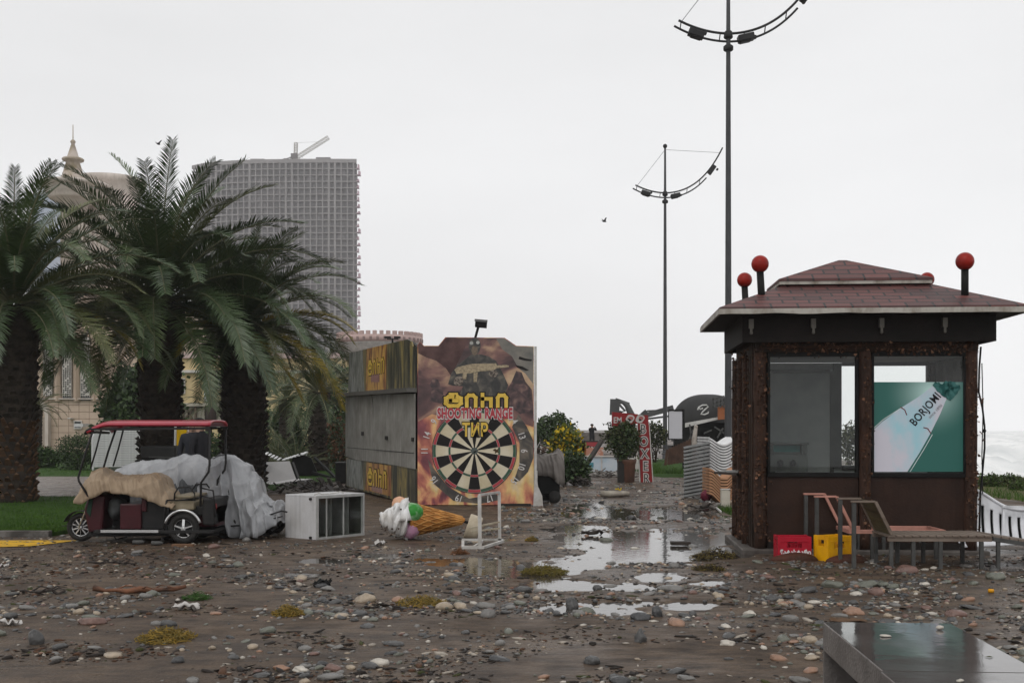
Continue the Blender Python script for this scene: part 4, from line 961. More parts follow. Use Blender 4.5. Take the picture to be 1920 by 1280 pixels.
# ================================================================= FRIDGE, CONE, STAND
m_white = mat('dirty_white_enamel', (.58,.58,.59), .35, (.44,.43,.42), 1.6, .05, 20, rvar=.08, streak=.3); m_alu = mat('frame_light_grey', (.40,.40,.39), .4, (.28,.28,.27), 5)
fr_c = G(592,1012); fa = math.atan2(17.6-16.84, -2.244+2.905)  # direction of the glass face
fr_ = thing('display_fridge', 'white display fridge tipped onto its side with a glass door', 'fridge', (-2.905, 16.84, 0), R(52))
FL, FD, FH = .98, .68, .655
hh = plane(-2.905, 16.84, R(24))
def shell(m):
    t_ = .03
    m.bb(0, FL, .0, FD, 0, t_); m.bb(0, FL, 0, FD, FH-t_, FH); m.bb(0, t_, 0, FD, t_, FH-t_); m.bb(FL-t_, FL, 0, FD, t_, FH-t_); m.bb(t_, FL-t_, FD-t_, FD, t_, FH-t_)
b_('cabinet', m_white, fr_, shell, .006)
b_('door_frame', m_alu, fr_, lambda m: (m.bb(.0, FL, -.03, -.002, .0, .035), m.bb(.0, FL, -.03, -.002, FH-.045, FH), m.bb(.0, .035, -.03, -.002, .035, FH-.045), m.bb(FL-.035, FL, -.03, -.002, .035, FH-.045), m.bb(.19, .205, -.028, -.004, .035, FH-.045), m.bb(.535, .55, -.028, -.004, .035, FH-.045)), .003)
m_gd = mat('fridge_glass_tint', (.03,.032,.03), .05, (.05,.052,.048), 3, spec=.8)
b_('glass_door', m_glass, fr_, lambda m: m.bb(.035, FL-.035, -.018, -.012, .035, FH-.045))
m_fin = mat('fridge_inside', (.075,.08,.07), .4, (.045,.045,.038), 3, spec=.4)
b_('inner_liner', m_fin, fr_, lambda m: (m.bb(.031, FL-.031, FD-.05, FD-.031, .031, FH-.031), m.bb(.031, FL-.031, .02, FD-.051, .031, .035), m.bb(.031, .036, .02, FD-.051, .036, FH-.036), m.bb(FL-.036, FL-.031, .02, FD-.051, .036, FH-.036), m.bb(.036, FL-.036, .02, FD-.051, FH-.036, FH-.031)))
b_('shelf', mat('shelf_wire', (.25,.25,.24), .4), fr_, lambda m: [m.bb(x, x+.008, .06, FD-.06, .04, FH-.05) for x in (.36,.72)])
b_('power_cable', m_wf, fr_, lambda m: m.tube([(.06,.1,FH+.008),(.10,.05,FH+.03),(.16,.12,FH+.03),(.22,.1,FH+.01),(.5,.15,FH+.012),(.62,.12,FH+.03),(.66,.1,FH+.01)], .009, 6))
b_('foot', m_dark, fr_, lambda m: m.tube([(-.03,.1,.03),(0,.1,.03)], .02, 8)); b_('foot', m_dark, fr_, lambda m: m.tube([(-.03,.1,FH-.05),(0,.1,FH-.05)], .02, 8))
# left white side is the fridge top: give it its own skin turned away a little
# -- ice cream cone lying down
CY = 17.0; sc = CY/F
def cq(px, py, dy=0): return Vector(((px-960)*sc, CY+dy, max(0, H-(py-HZ)*sc)))
A0 = Vector((cq(872,978).x, CY, .28)); A1 = Vector((cq(712,972).x, CY-.05, .30))
cone = thing('ice_cream_statue', 'giant ice cream cone statue lying on its side before the booth', 'statue', (0,0,0))
ax = (A1-A0).normalized(); zz = Vector((0,0,1)); yy = zz.cross(ax).normalized(); zz = ax.cross(yy)
Mx = Matrix((yy, zz, ax)).transposed()       # local z = along cone axis toward the swirl
ln = (A1-A0).length
def ipt(a, r, th): return A0+Mx @ Vector((r*math.cos(th), r*math.sin(th), a*ln))
m_waf = mat('waffle_orange', (.46,.20,.05), .45, (.26,.10,.025), 7, .1, streak=.4); m_waf2 = mat('waffle_ridge', (.55,.28,.085), .45, (.30,.14,.04), 7)
cw = b_('waffle_cone', m_waf, cone, lambda m: m.lathe([(.03,0),(.045,.02*ln),(.24,.60*ln),(.255,.62*ln),(.23,.64*ln)], 32, A0, Mx))
def ridges(m):
    for k in range(14):
        for sg in (-1, 1):
            pts = []
            for i in range(16):
                a = .03+.56*i/15; th = k*2*math.pi/14+sg*i*.085; r_ = .04+.20*(a/.60); pts.append(ipt(a, r_+.006, th))
            m.tube(pts, .008, 4)
b_('waffle_ridges', m_waf2, cw, ridges)
m_crm = mat('cream_white_gloss', (.68,.68,.68), .3, (.52,.50,.47), 5, .05, streak=.25, spec=.4)
def swirl(m):
    def fn(u, v):
        th = v*2*math.pi; a = .66+.34*u; base = .29*(1-u)**.62+.015
        lob = .045*math.cos(5*(th+u*4.2))*(1-u*.7); st = .03*math.sin(u*19)
        return ipt(a, max(.004, base+lob*(1-u)**.3+st*(1-u)), th)
    m.grid(fn, 46, 60)
def swirl2(m): # thick spiral bands
    for k, (a0, r0) in enumerate(((.68,.245),(.78,.20),(.88,.13))):
        pts = []; rr = []
        for i in range(40):
            f = i/39; pts.append(ipt(a0+.10*f, (r0-.055*f), f*2*math.pi+k*.9)); rr.append((.085-.018*k)*(1-.35*f))
        m.tube(pts, rr, 14)
sw_ = b_('cream_swirl', m_crm, cone, lambda m: (swirl(m), swirl2(m)))
b_('chocolate_chips', mat('chip_brown', (.05,.03,.02), .4), sw_, lambda m: [m.ball(ipt(a, r_, th), .014, 8, 6) for (a, r_, th) in [(.70,.335,-1.0),(.72,.32,-1.7),(.80,.27,-1.2),(.79,.265,-2.0),(.86,.235,-1.5),(.90,.18,-2.2),(.92,.17,-1.2),(.76,.29,-.4),(.84,.22,-.6),(.97,.10,-1.6),(.69,.33,-2.4),(.82,.25,-2.7),(.74,.30,.6)]])
def scoop(px, py, r, dy, m, nm): b_(nm, m, cone, lambda q: q.ball((cq(px, py).x, CY+dy, H-(py-HZ)*sc), r, 26, 18, nz=.10, ns=1.6))
scoop(776,961,.165,-.14, mat('pistachio_green', (.03,.21,.03), .3, (.30,.45,.28), 6, .1, lo=.48, hi=.7), 'green_scoop')
scoop(771,991,.135,-.15, mat('berry_pink', (.42,.22,.33), .35, (.50,.40,.44), 6, .1, lo=.45, hi=.7), 'pink_scoop')
scoop(749,946,.125,.06, mat('peach_scoop', (.60,.30,.17), .35, (.55,.36,.25), 5, .1), 'peach_scoop')
b_('statue_base', mat('base_cream', (.50,.44,.33), .45, (.36,.30,.22), 5, .2, 20, rvar=.1), cone, lambda m: m.lathe([(0,0),(.185,0),(.19,.02),(.19,.17),(.18,.19),(0,.19)], 32, A0+Vector((.03,0,-.08)), Mx @ Matrix.Rotation(R(180), 3, 'X') @ Matrix.Rotation(R(-18), 3, 'X')))
b_('base_rod', m_black, cone, lambda m: m.tube([A0+Vector((-.05,-.02,0)), A0+Vector((.08,.0,-.05))], .02, 8))
# -- white metal stand
st = thing('metal_stand', 'white rectangular metal stand standing upright right of the cone statue', 'stand', (0,0,0)); SY = 15.6
def sp(px, py, Y=SY): return P(px, py, Y)
b_('upright_frame', m_wf, st, lambda m: (m.bar(sp(900,1028), sp(899,928), .05, .04), m.bar(sp(937,1012,16.3), sp(936,923,16.3), .045, .04), m.bar(sp(899,929)+Vector((0,0,.012)), sp(936,924,16.3)+Vector((0,0,.012)), .03, .03)))
b_('foot_frame', m_wf, st, lambda m: (m.bar(sp(867,1027)+Vector((0,0,.01)), sp(908,1027)+Vector((0,0,.01)), .05, .04), m.bar(sp(866,1014,16.3)+Vector((0,0,.02)), sp(944,1014,16.3)+Vector((0,0,.02)), .04, .03), m.bar(sp(906,1026), sp(943,1014,16.25), .04, .035), m.bar(sp(868,1026), sp(868,1014,16.25), .04, .035), m.bar(sp(885,1027), sp(905,1014,16.25), .03, .03)))
b_('leg_bar', mat('pale_wood_bar', (.45,.40,.30), .5, (.3,.25,.18), 6), st, lambda m: (m.bar(sp(880,990,15.9), sp(936,978,16.2), .03, .02), m.bar(sp(884,996,15.9), sp(936,990,16.2), .03, .02)))

# ================================================================= TRICYCLE CART
TY = 16.25; ts = TY/F
def T(px, py, dy=0.0): return Vector(((px-255)*ts, dy, (1020-py)*ts))
tri = thing('electric_tricycle', 'dark red roofed passenger tricycle with a beige cover over its seats', 'tricycle', ((255-960)*ts, TY, 0))
m_rb = mat('tricycle_red', (.36,.018,.040), .3, (.26,.014,.03), 3, .05, coat=.5); m_maroon = mat('tricycle_maroon', (.055,.010,.014), .35, (.035,.008,.010), 3, coat=.3)
m_tyre = mat('tyre_rubber', (.020,.020,.020), .7, (.03,.028,.026), 8, .2); m_chr = mat('chrome_trim', (.62,.62,.62), .25, (.5,.5,.5), 4, metal=.7); m_blk = mat('black_plastic', (.016,.016,.017), .45, (.026,.025,.024), 5)
TW = .95
def wheel(par, c, r, w, spokes=5, hub=.0):
    c = Vector(c); Mw = Matrix.Rotation(R(90), 3, 'X')
    wl = b_('wheel', m_tyre, par, lambda m: m.tube([c+Vector((math.cos(a)*(r-w/2), 0, math.sin(a)*(r-w/2))) for a in [2*math.pi*i/40 for i in range(40)]], w/2, 12, closed=True))
    ri = r-w*.9
    def rim(m):
        m.tube([c+Vector((math.cos(a)*ri, -.01, math.sin(a)*ri)) for a in [2*math.pi*i/36 for i in range(36)]], .012, 6, closed=True)
        m.lathe([(0,-.03),(.03,-.03),(.035,.04),(0,.04)], 12, c, Mw)
        for k in range(spokes):
            a = 2*math.pi*k/spokes+.3; e_ = c+Vector((math.cos(a)*ri, -.01, math.sin(a)*ri)); m.bar(c+Vector((0,-.03,0)), e_, .035 if spokes < 8 else .008, .02)
    b_('rim', m_chr, wl, rim); b_('wheel_disc', m_blk, wl, lambda m: m.lathe([(0,.0),(ri,.0),(ri,.03),(0,.03)], 24, c+Vector((0,.03,0)), Mw))
    return wl
wr = wheel(tri, T(343,991,.05), .225, .10); wheel(tri, T(343,991,TW-.03), .225, .10); wf_ = wheel(tri, T(134,992,TW/2-.1), .21, .085, 10)
def canopy(m):
    prof = []
    for i in range(30):
        f = i/29; px = 163+(395-163)*f; top = 803-14*math.sin(min(1, f*5.5)*math.pi/2)*1.0; prof.append((px, top))
    def fn(u, v):
        i = u*29; k = min(28, int(i)); f = i-k; px = prof[k][0]*(1-f)+prof[k+1][0]*f; py = prof[k][1]*(1-f)+prof[k+1][1]*f
        e_ = 1-(2*v-1)**6; y = (TW+.06)*v-.03; return T(px, py, y)+Vector((0, 0, .05*e_-.05+.015*math.sin(math.pi*v)))
    m.grid(fn, 40, 26)
ro = b_('roof', m_rb, tri, canopy); solid(ro, .035)
b_('roof_edge', m_blk, ro, lambda m: (m.bar(T(172,805,-.02), T(395,803,-.02), .02, .03), m.bar(T(172,805,TW), T(395,803,TW), .02, .03), m.tube([T(160,812,.0),T(158,810,TW/2),T(160,812,TW)], .02, 6), m.tube([T(172,803,-.02),T(163,808,-.01),T(160,813,.0)], .02, 6)))
for y in (.0, TW-.03):
    b_('roof_post', m_blk, tri, lambda m: m.tube([T(175,806,y),T(160,850,y),T(147,895,y),T(148,902,y),T(168,934,y)], .016, 7)); b_('roof_post', m_blk, tri, lambda m: m.tube([T(190,806,y),T(180,845,y),T(170,878,y)], .013, 7))
    b_('rear_post', m_blk, tri, lambda m: m.tube([T(393,806,y),T(393,872,y),T(391,885,y),T(377,905,y),T(376,950,y)], .017, 7))
b_('sill_bar', m_chr, tri, lambda m: m.bb(T(190,0).x, T(298,0).x, -.03, .0, T(0,998).z, T(0,993).z))
b_('floor_pan', m_blk, tri, lambda m: (m.bb(T(175,0).x, T(400,0).x, .0, TW, T(0,1000).z, T(0,994).z),), .005)
def seatbox(m): m.bb(T(222,0).x, T(262,0).x, .06, TW-.06, T(0,993).z, T(0,945).z); m.bb(T(312,0).x, T(400,0).x, .22, TW-.22, T(0,990).z, T(0,950).z)
b_('seat_box', m_maroon, tri, seatbox, .015)
b_('rear_body', m_blk, tri, lambda m: (m.bb(T(310,0).x, T(400,0).x, .14, TW-.14, T(0,968).z, T(0,950).z), m.bb(T(378,0).x, T(400,0).x, .04, TW-.04, T(0,985).z, T(0,935).z)), .02)
m_seat = mat('tan_seat_vinyl', (.27,.23,.16), .4, (.17,.14,.09), 4, .1); b_('seat_cushion', m_seat, tri, lambda m: (m.bb(T(316,0).x, T(362,0).x, .05, TW-.05, T(0,957).z, T(0,940).z), m.bb(T(323,0).x, T(358,0).x, .05, TW-.05, T(0,935).z, T(0,929).z)), .02)
b_('arm_rail', m_blk, tri, lambda m: [m.tube([T(312,938,y),T(366,938,y),T(364,925,y),T(355,913,y),T(334,914,y),T(327,925,y),T(326,937,y)], .012, 6) for y in (.02,TW-.04)]+[m.tube([T(312,938,y),T(309,950,y),T(307,1000,y)], .014, 6) for y in (.02,TW-.04)])
for c_v in (T(343,991,-.01), T(343,991,TW+.01)): b_('wheel_arch', m_chr, tri, lambda m: m.tube([c_v+Vector((math.cos(a)*.262, 0, math.sin(a)*.262)) for a in [R(18+144*i/16) for i in range(17)]], .020, 7))
def fender(m):
    cc = T(134,992,TW/2-.1)
    def fn(u, v): a = R(20+140*u); r_ = .235; return cc+Vector((math.cos(a)*r_, (v-.5)*.16, math.sin(a)*r_-.0))
    m.grid(fn, 18, 5)
fe = b_('front_fender', m_blk, tri, fender); solid(fe, .008)
b_('fork', m_chr, tri, lambda m: [m.tube([T(134,992,TW/2-.1+dy), T(154,940,TW/2-.1+dy), T(162,915,TW/2-.1+dy)], .014, 8) for dy in (-.08, .08)])
b_('front_shield', m_maroon, tri, lambda m: m.prism([(T(158,0).x, T(0,1000).z), (T(184,0).x, T(0,998).z), (T(190,0).x, T(0,930).z), (T(160,0).x, T(0,925).z), (T(150,0).x, T(0,955).z)], .14, .60), .03)
b_('shield_panel', mat('dark_green_panel', (.012,.04,.025), .4), tri, lambda m: m.prism([(T(163,0).x, T(0,970).z), (T(168,0).x, T(0,938).z), (T(162,0).x, T(0,936).z), (T(156,0).x, T(0,960).z)], .125, .137))
b_('handlebar', m_blk, tri, lambda m: (m.tube([T(160,905,.1),T(168,893,.2),T(165,890,TW/2-.1),T(168,893,TW-.4),T(160,905,TW-.3)], .014, 7), m.tube([T(165,890,TW/2-.1),T(162,915,TW/2-.1)], .02, 7)))
b_('bench_back', m_maroon, tri, lambda m: m.bb(T(262,0).x, T(272,0).x, .06, TW-.06, T(0,960).z, T(0,912).z), .02)
b_('side_skirt', m_blk, tri, lambda m: m.bb(T(263,0).x, T(309,0).x, .10, .13, T(0,992).z, T(0,935).z))
b_('inner_panel', m_blk, tri, lambda m: (m.bb(T(190,0).x, T(221,0).x, .5, .53, T(0,993).z, T(0,925).z)))
b_('under_frame', m_blk, tri, lambda m: (m.bar(T(150,1006,.3), T(400,1004,.3), .05), m.bar(T(150,1006,.7), T(400,1004,.7), .05), m.bar(T(300,1012,.1), T(300,1012,.8), .04), m.tube([T(196,1000,.3), T(204,1015,.3), T(225,1010,.3)], .012, 6)))
b_('tail_light', mat('tail_light_red', (.3,.01,.01), .3), tri, lambda m: m.bb(T(400.5,0).x, T(402,0).x, .06, .14, T(0,955).z, T(0,945).z))
b_('battery_bag', mat('dark_grey_bag', (.05,.055,.055), .5, (.03,.03,.03), 6, .4, 12), tri, lambda m: m.ball(T(208,955,.3), .17, 22, 16, (.75,1,1), nz=.25, ns=1.5), 0)
b_('mirror_arm', m_blk, tri, lambda m: (m.tube([T(105,988,.2),T(150,987,.2)], .006, 5),))
b_('rear_rack', m_blk, tri, lambda m: [m.tube([T(375,y0,y),T(398,y0+5,y),T(402,y0+40,y)], .012, 6) for y in (.05,TW-.05) for y0 in (915,930)])
# cloth covers
def cover(par, name, m, x0, x1, top, hemf, y0, y1, fold=.03, wr_=.02, seed=0, loc=None, nu=170, nv=120, th=.006, back=None):
    """cloth draped over a body: top(u) ridge height, hemf(u) hem height, from near side y0 over the top to far side y1"""
    def fn(u, v):
        x = x0+(x1-x0)*u; zt_ = top(u); zh = hemf(u); a = v*math.pi
        sy = -math.cos(a); sz = math.sin(a)**.55 if math.sin(a) > 0 else 0
        y = (y0+y1)/2+sy*(y1-y0)/2*(1-.10*sz)
        z = zh+(zt_-zh)*sz
        side_ = 1-sz
        wz = z*2.1+.6*mn.noise(Vector((x*2, z*2, seed)))
        r1 = 1-min(1, 2.4*abs(mn.noise(Vector((x*4.4+.55*wz+seed, wz*.16+y*.35, seed*.3))))); r2 = 1-min(1, 2.4*abs(mn.noise(Vector((x*2.2-wz*1.2+seed, y*2.2+wz*.6, 4+seed)))))
        n2_ = fbm(x*7+seed, y*5, z*5, 2); r3 = 1-min(1, 3*abs(mn.noise(Vector((x*11+wz*2, y*7-wz*1.4, seed*2)))))
        d = fold*(1.35*r1**1.5*(.45+side_)+.35*r2*r2-.7)+wr_*(.8*r3*r3+.2*n2_)
        return Vector((x+d*.35*n2_, y-d*math.copysign(1, .5-v), z+d*.8*(1-side_)+(.0 if v not in (0, 1) else .015*mn.noise(Vector((x*9, seed, 0))))))
    mb = MB(); mb.grid(fn, nu, nv); 
    o = mb.build(name, m, par, loc); solid(o, th); return o
def interp(pts):
    def f(u):
        for a, b__ in zip(pts[:-1], pts[1:]):
            if u <= b__[0]:
                t_ = (u-a[0])/(b__[0]-a[0]); t_ = t_*t_*(3-2*t_); return a[1]*(1-t_)+b__[1]*t_
        return pts[-1][1]
    return f
m_beige = mat('beige_cover_cloth', (.34,.26,.18), .6, (.25,.185,.125), 3.5, .35, 14)
xa, xb = 141, 327
tp = interp([((px-xa)/(xb-xa), (1020-py)*ts) for px, py in ((141,930),(148,898),(160,882),(176,878),(192,888),(215,893),(250,892),(280,889),(290,892),(305,918),(320,940),(327,945))])
hp = interp([((px-xa)/(xb-xa), (1020-py)*ts) for px, py in ((141,942),(152,945),(170,935),(200,922),(230,926),(262,932),(290,940),(305,950),(327,953))])
cover(tri, 'seat_cover', m_beige, T(xa,0).x, T(xb,0).x, tp, hp, -.02, TW-.1, .045, .022, 3)
# silver sheets over the vehicles behind
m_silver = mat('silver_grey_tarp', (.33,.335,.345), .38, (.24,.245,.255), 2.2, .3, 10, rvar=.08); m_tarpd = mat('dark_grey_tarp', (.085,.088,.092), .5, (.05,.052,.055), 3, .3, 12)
Y1 = 18.0; s1 = Y1/F
tp = interp([((px-185)/(405-185), H-(py-HZ)*s1) for px, py in ((185,905),(205,878),(240,865),(290,860),(330,851),(352,852),(385,868),(405,880))])
hp = interp([(0,.35),(.5,.30),(1,.3)])
cv = thing('covered_cart', 'low vehicle under a grey tarp seen through the open tricycle', 'covered vehicle', ((185-960)*s1, Y1, 0))
cover(cv, 'tarp', m_silver, 0, 220*s1, tp, hp, 0, 1.0, .05, .009, 8)
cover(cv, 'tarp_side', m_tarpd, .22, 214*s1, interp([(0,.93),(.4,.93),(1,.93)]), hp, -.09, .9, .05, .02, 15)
b_('chassis', m_blk, cv, lambda m: m.bb(.2, 1.7, .1, .9, .12, .36)); wheel(cv, (.35,.05,.2), .2, .08); wheel(cv, (1.5,.05,.2), .2, .08)
Y2 = 17.15; s2 = Y2/F
cv2 = thing('covered_tricycle', 'bulky vehicle under a crumpled silver sheet left of the fridge', 'covered vehicle', ((372-960)*s2, Y2, 0))
tp = interp([((px-372)/(530-372), H-(py-HZ)*s2) for px, py in ((372,884),(384,858),(398,848),(420,852),(450,864),(458,866),(464,880),(476,892),(486,925),(505,938),(520,945),(530,975))])
hp = interp([(0,.16),(.3,.13),(.45,.02),(.62,.05),(.8,.18),(.92,.2),(1,.28)])
cover(cv2, 'silver_sheet', m_silver, 0, 158*s2, tp, hp, -.12, 1.0, .11, .014, 21, nu=170, nv=110)
cover(cv2, 'bunched_sheet', m_silver, 86*s2, 152*s2, interp([(0,.62),(.5,.60),(.8,.50),(1,.38)]), interp([(0,.02),(.5,.05),(1,.2)]), -.26, .5, .10, .022, 33)
b_('chassis', m_blk, cv2, lambda m: m.bb(.15, 1.1, .1, .9, .12, .40)); wheel(cv2, (.40,-.03,.20), .20, .08, 8); wheel(cv2, (1.0,.6,.2), .2, .08, 8)
b_('rack_bar', m_blk, cv2, lambda m: (m.tube([(1.02,-.2,.33),(1.28,-.15,.42),(1.36,-.1,.40)], .012, 6), m.tube([(1.05,-.2,.28),(1.3,-.15,.34)], .010, 6), m.tube([(.35,-.12,.18),(.9,-.14,.22)], .012, 6)))
# ================================================================= STREET LAMPS
m_lamp = mat('lamp_dark_grey_metal', (.045,.047,.050), .45, (.065,.067,.07), 2, .05); m_lampb = mat('lamp_black', (.018,.018,.019), .5, (.03,.03,.03), 6)
def street_lamp(x, y, label):
    k = thing('street_lamp', label, 'street lamp', (x, y, 0), 0, 'tall promenade street lamps'); hb = 13.2
    b_('pole', m_lamp, k, lambda m: (m.tube([(0,0,0),(0,0,.5),(0,0,hb+.2),(0,0,15.7)], [.135,.115,.065,.05], 8), m.lathe([(.2,0),(.2,.05),(.14,.08),(.14,.5),(.12,.55)], 12)))
    b_('finial', m_lampb, k, lambda m: m.ball((0,0,15.78), .11, 12, 8))
    b_('collar', m_lampb, k, lambda m: m.lathe([(.12,hb-.28),(.15,hb-.25),(.15,hb-.15),(.09,hb-.1)], 12)); b_('collar', m_lampb, k, lambda m: (m.lathe([(.10,hb+.08),(.14,hb+.12),(.12,hb+.28),(.06,hb+.34)], 12)))
    def arc(i, d):
        # bow: lowest at the pole, left tip a little up, right tip far up
        x = -1.62+(2.88+1.62)*i; z = hb+.10+.055*(x-.05)**2*3.05 if x < 0 else hb+.10+.19*x**2+.010*x**4
        return x, z
    def rail(m, dz, x0, x1, r):
        pts = []
        for i in range(41):
            x, z = arc(x0+(x1-x0)*i/40, 0); pts.append((x, 0, z+dz))
        m.tube(pts, r, 7)
    b_('bow_arm', m_lampb, k, lambda m: (rail(m, .14, .03, 1.0, .038), rail(m, -.10, 0, .82, .034), [m.bar((arc(f,0)[0],0,arc(f,0)[1]-.10), (arc(f,0)[0]+.03,0,arc(f,0)[1]+.14), .03, .03) for f in (.04,.30,.46,.60,.74)]))
    for f in (.145, .475, .88):
        x, z = arc(f, 0); x2, z2 = arc(f+.02, 0); an = math.atan2(z2-z, x2-x)
        def head(m):
            M_ = Matrix.Rotation(-an, 3, 'Y'); m.box((x, -.05, z-.06), (.48, .30, .20), M_); m.box((x-.02, -.05, z-.17), (.34, .24, .05), M_); m.box((x+.27, -.02, z-.03), (.10, .16, .10), M_)
        b_('lamp_head', m_lampb, k, head, .03)
    b_('stay_wire', m_lamp, k, lambda m: (m.tube([(0,0,15.6),(arc(.05,0)[0],0,arc(.05,0)[1]+.15)], .009, 4), m.tube([(0,0,15.6),(arc(.97,0)[0],0,arc(.97,0)[1]+.15)], .009, 4)))
    return k
street_lamp((1365.5-960)/F*34, 34, 'nearer tall dark street lamp rising behind the kiosk roof')
street_lamp((1247-960)/F*57, 57, 'farther tall dark street lamp with its whole bow arm in view')

# ================================================================= HIGH RISE
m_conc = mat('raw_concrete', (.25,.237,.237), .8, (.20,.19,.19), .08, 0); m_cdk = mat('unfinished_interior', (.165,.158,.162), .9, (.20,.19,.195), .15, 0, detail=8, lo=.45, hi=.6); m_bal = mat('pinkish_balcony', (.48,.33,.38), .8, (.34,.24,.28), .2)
tw = thing('tower_block', 'unfinished concrete high rise with bare floors standing in the haze', 'tower block', (-71, 520, 0)); TF = 42; fh = 123/TF
plan = [(0,0),(-14,-.5),(-28,0),(-42,.6),(-54,2),(-64,4.5),(-72,8),(-79,13)]
def off(i, d):
    a = plan[max(0, i-1)]; b__ = plan[min(len(plan)-1, i+1)]; dx, dy = b__[0]-a[0], b__[1]-a[1]; l_ = math.hypot(dx, dy); return (plan[i][0]+(-dy/l_)*-d*-1, plan[i][1]+(dx/l_)*-d*-1)
n_ = len(plan)
outer = [off(i, 0) for i in range(n_)]; inner = [off(i, -2.2) for i in range(n_)]
# make sure inner is farther from the viewer
if inner[0][1] < outer[0][1]: inner = [off(i, 2.2) for i in range(n_)]
back = [(plan[-1][0]+14, plan[-1][1]+16), (-6, 26)]
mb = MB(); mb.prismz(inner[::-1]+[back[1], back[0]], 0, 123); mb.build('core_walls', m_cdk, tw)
for f in range(TF+1):
    mb = MB(); z = f*fh
    top = f == TF
    mb.prismz(outer[::-1]+[back[1], back[0]], z-.02, z+(.42 if not top else 1.7)); mb.build('floor_slab', m_conc, tw)
def along(t_):
    L_ = [math.hypot(plan[i+1][0]-plan[i][0], plan[i+1][1]-plan[i][1]) for i in range(n_-1)]; t_ *= sum(L_)
    for i, l_ in enumerate(L_):
        if t_ <= l_: f = t_/l_; return (plan[i][0]*(1-f)+plan[i+1][0]*f, plan[i][1]*(1-f)+plan[i+1][1]*f)
        t_ -= l_
    return plan[-1]
for i in range(29):
    x, y = along(min(.999, .018+i*.0345)); w_ = .9 if i in (3,4,10,11,17,23) else .5
    mb = MB(); mb.bb(x-w_/2, x+w_/2, y+.05, y+1.2, .4, 122.9); mb.build('column', m_conc, tw)
rr = random.Random(11)
for f in range(TF):
    z = f*fh; w_ = rr.uniform(.8, 1.9)
    mb = MB(); mb.bb(-.2, w_*.8, .5, 4, z+.45, z+.8); mb.bb(w_*.3, w_*.75, .8, 3.5, z+.8, z+rr.uniform(1.2, 2.6)); mb.build('side_balcony', m_bal, tw)
m_inf = mat('infill_grey', (.19,.18,.185), .9, (.28,.26,.27), .3)
for (t_, k) in {((rr.randrange(28)+.55)*.0345, rr.randrange(TF)) for _ in range(98)}: b_('infill_panel', m_inf, tw, lambda m: m.bb(along(t_)[0]-1.7, along(t_)[0]+1.7, along(t_)[1]+1.9, along(t_)[1]+2.0, k*fh+.45, (k+1)*fh-.03))
b_('roof_hut', m_conc, tw, lambda m: (m.bb(-50,-43.5,6,12,124.7,126.2), m.bb(-44,-37,8,14,124.7,125.8)))
b_('roof_frame', m_cdk, tw, lambda m: (m.bb(-20,-13.4,8,14,126.3,127.4), m.bb(-20,-19.3,8,14,124.7,126.3), m.bb(-14.1,-13.4,8,14,124.7,126.3), m.bb(-17,-16.4,8,14,124.7,126.3)))
cr = thing('tower_crane', 'small pale luffing crane perched on top of the unfinished high rise', 'crane', (-71, 530, 124.7)); m_crn = mat('crane_pale_steel', (.42,.40,.37), .6)
cpx = lambda px, py: ((px-960)/F*530+71, 0, H-(py-HZ)/F*530-124.7)
def lattice(m, a, b__, w_, n_):
    a = Vector(a); b__ = Vector(b__); d = b__-a; u = Vector((-d.z, 0, d.x)).normalized()*w_/2
    for y in (-w_/2, w_/2):
        Y_ = Vector((0, y, 0)); m.bar(a+u+Y_, b__+u+Y_, .22); m.bar(a-u+Y_, b__-u+Y_, .22)
        for k in range(n_): p = a+d*k/n_; q = a+d*(k+1)/n_; m.bar(p+u+Y_, q-u+Y_, .14); m.bar(q-u+Y_, q+u+Y_, .14)
b_('mast', m_crn, cr, lambda m: lattice(m, cpx(554,305), cpx(555,268), 1.4, 8)); b_('jib', m_crn, cr, lambda m: lattice(m, cpx(556,296), cpx(616,258), 1.5, 14)); b_('counter_jib', mat('crane_dark', (.14,.13,.13), .6), cr, lambda m: (lattice(m, cpx(556,294), cpx(534,302), 1.2, 4), m.box(cpx(537,301), (2.4,1.6,1.6)), m.box(cpx(552,293), (3,2,2.2))))
b_('jib_cable', mat('crane_cable', (.2,.2,.2), .6), cr, lambda m: (m.bar(cpx(555,268), cpx(600,266), .08), m.bar(cpx(567,289), cpx(567,303), .06)))

# ================================================================= HOTEL (left)
m_stone = mat('beige_stone_cladding', (.54,.43,.34), .6, (.46,.36,.28), .5, 0); m_stone2 = mat('pale_stone_trim', (.62,.56,.51), .6, (.48,.42,.37), .6, streak=.3)
m_joint = mat('cladding_joint', (.25,.17,.13), .8); m_lat = mat('white_lattice', (.60,.57,.53), .6); m_ldk = mat('lattice_dark_glass', (.075,.08,.085), .3)
HY = 75; hs_ = HY/F
def hp_(px, py): return ((px-960)*hs_, H-(py-HZ)*hs_)
ho = thing('hotel', 'beige stone hotel with lattice windows, round cornice and a spire behind the left palms', 'hotel', (0, HY, 0))
def hb_(m, px0, px1, py0, py1, y0, y1): a = hp_(px0, py0); c_ = hp_(px1, py1); m.bb(a[0], c_[0], y0, y1, c_[1], a[1])
b_('wall', m_stone, ho, lambda m: (hb_(m, -140, 352, 575, 885, 0, 12),))
mb = MB()
for k in range(26): hb_(mb, -140+k*19.2, -139.5+k*19.2, 576, 884, -.012, -.002)
for k in range(24): hb_(mb, -140, 352, 578+k*12.9, 578.5+k*12.9, -.018, -.006)
mb.build('cladding_joint', m_joint, ho)
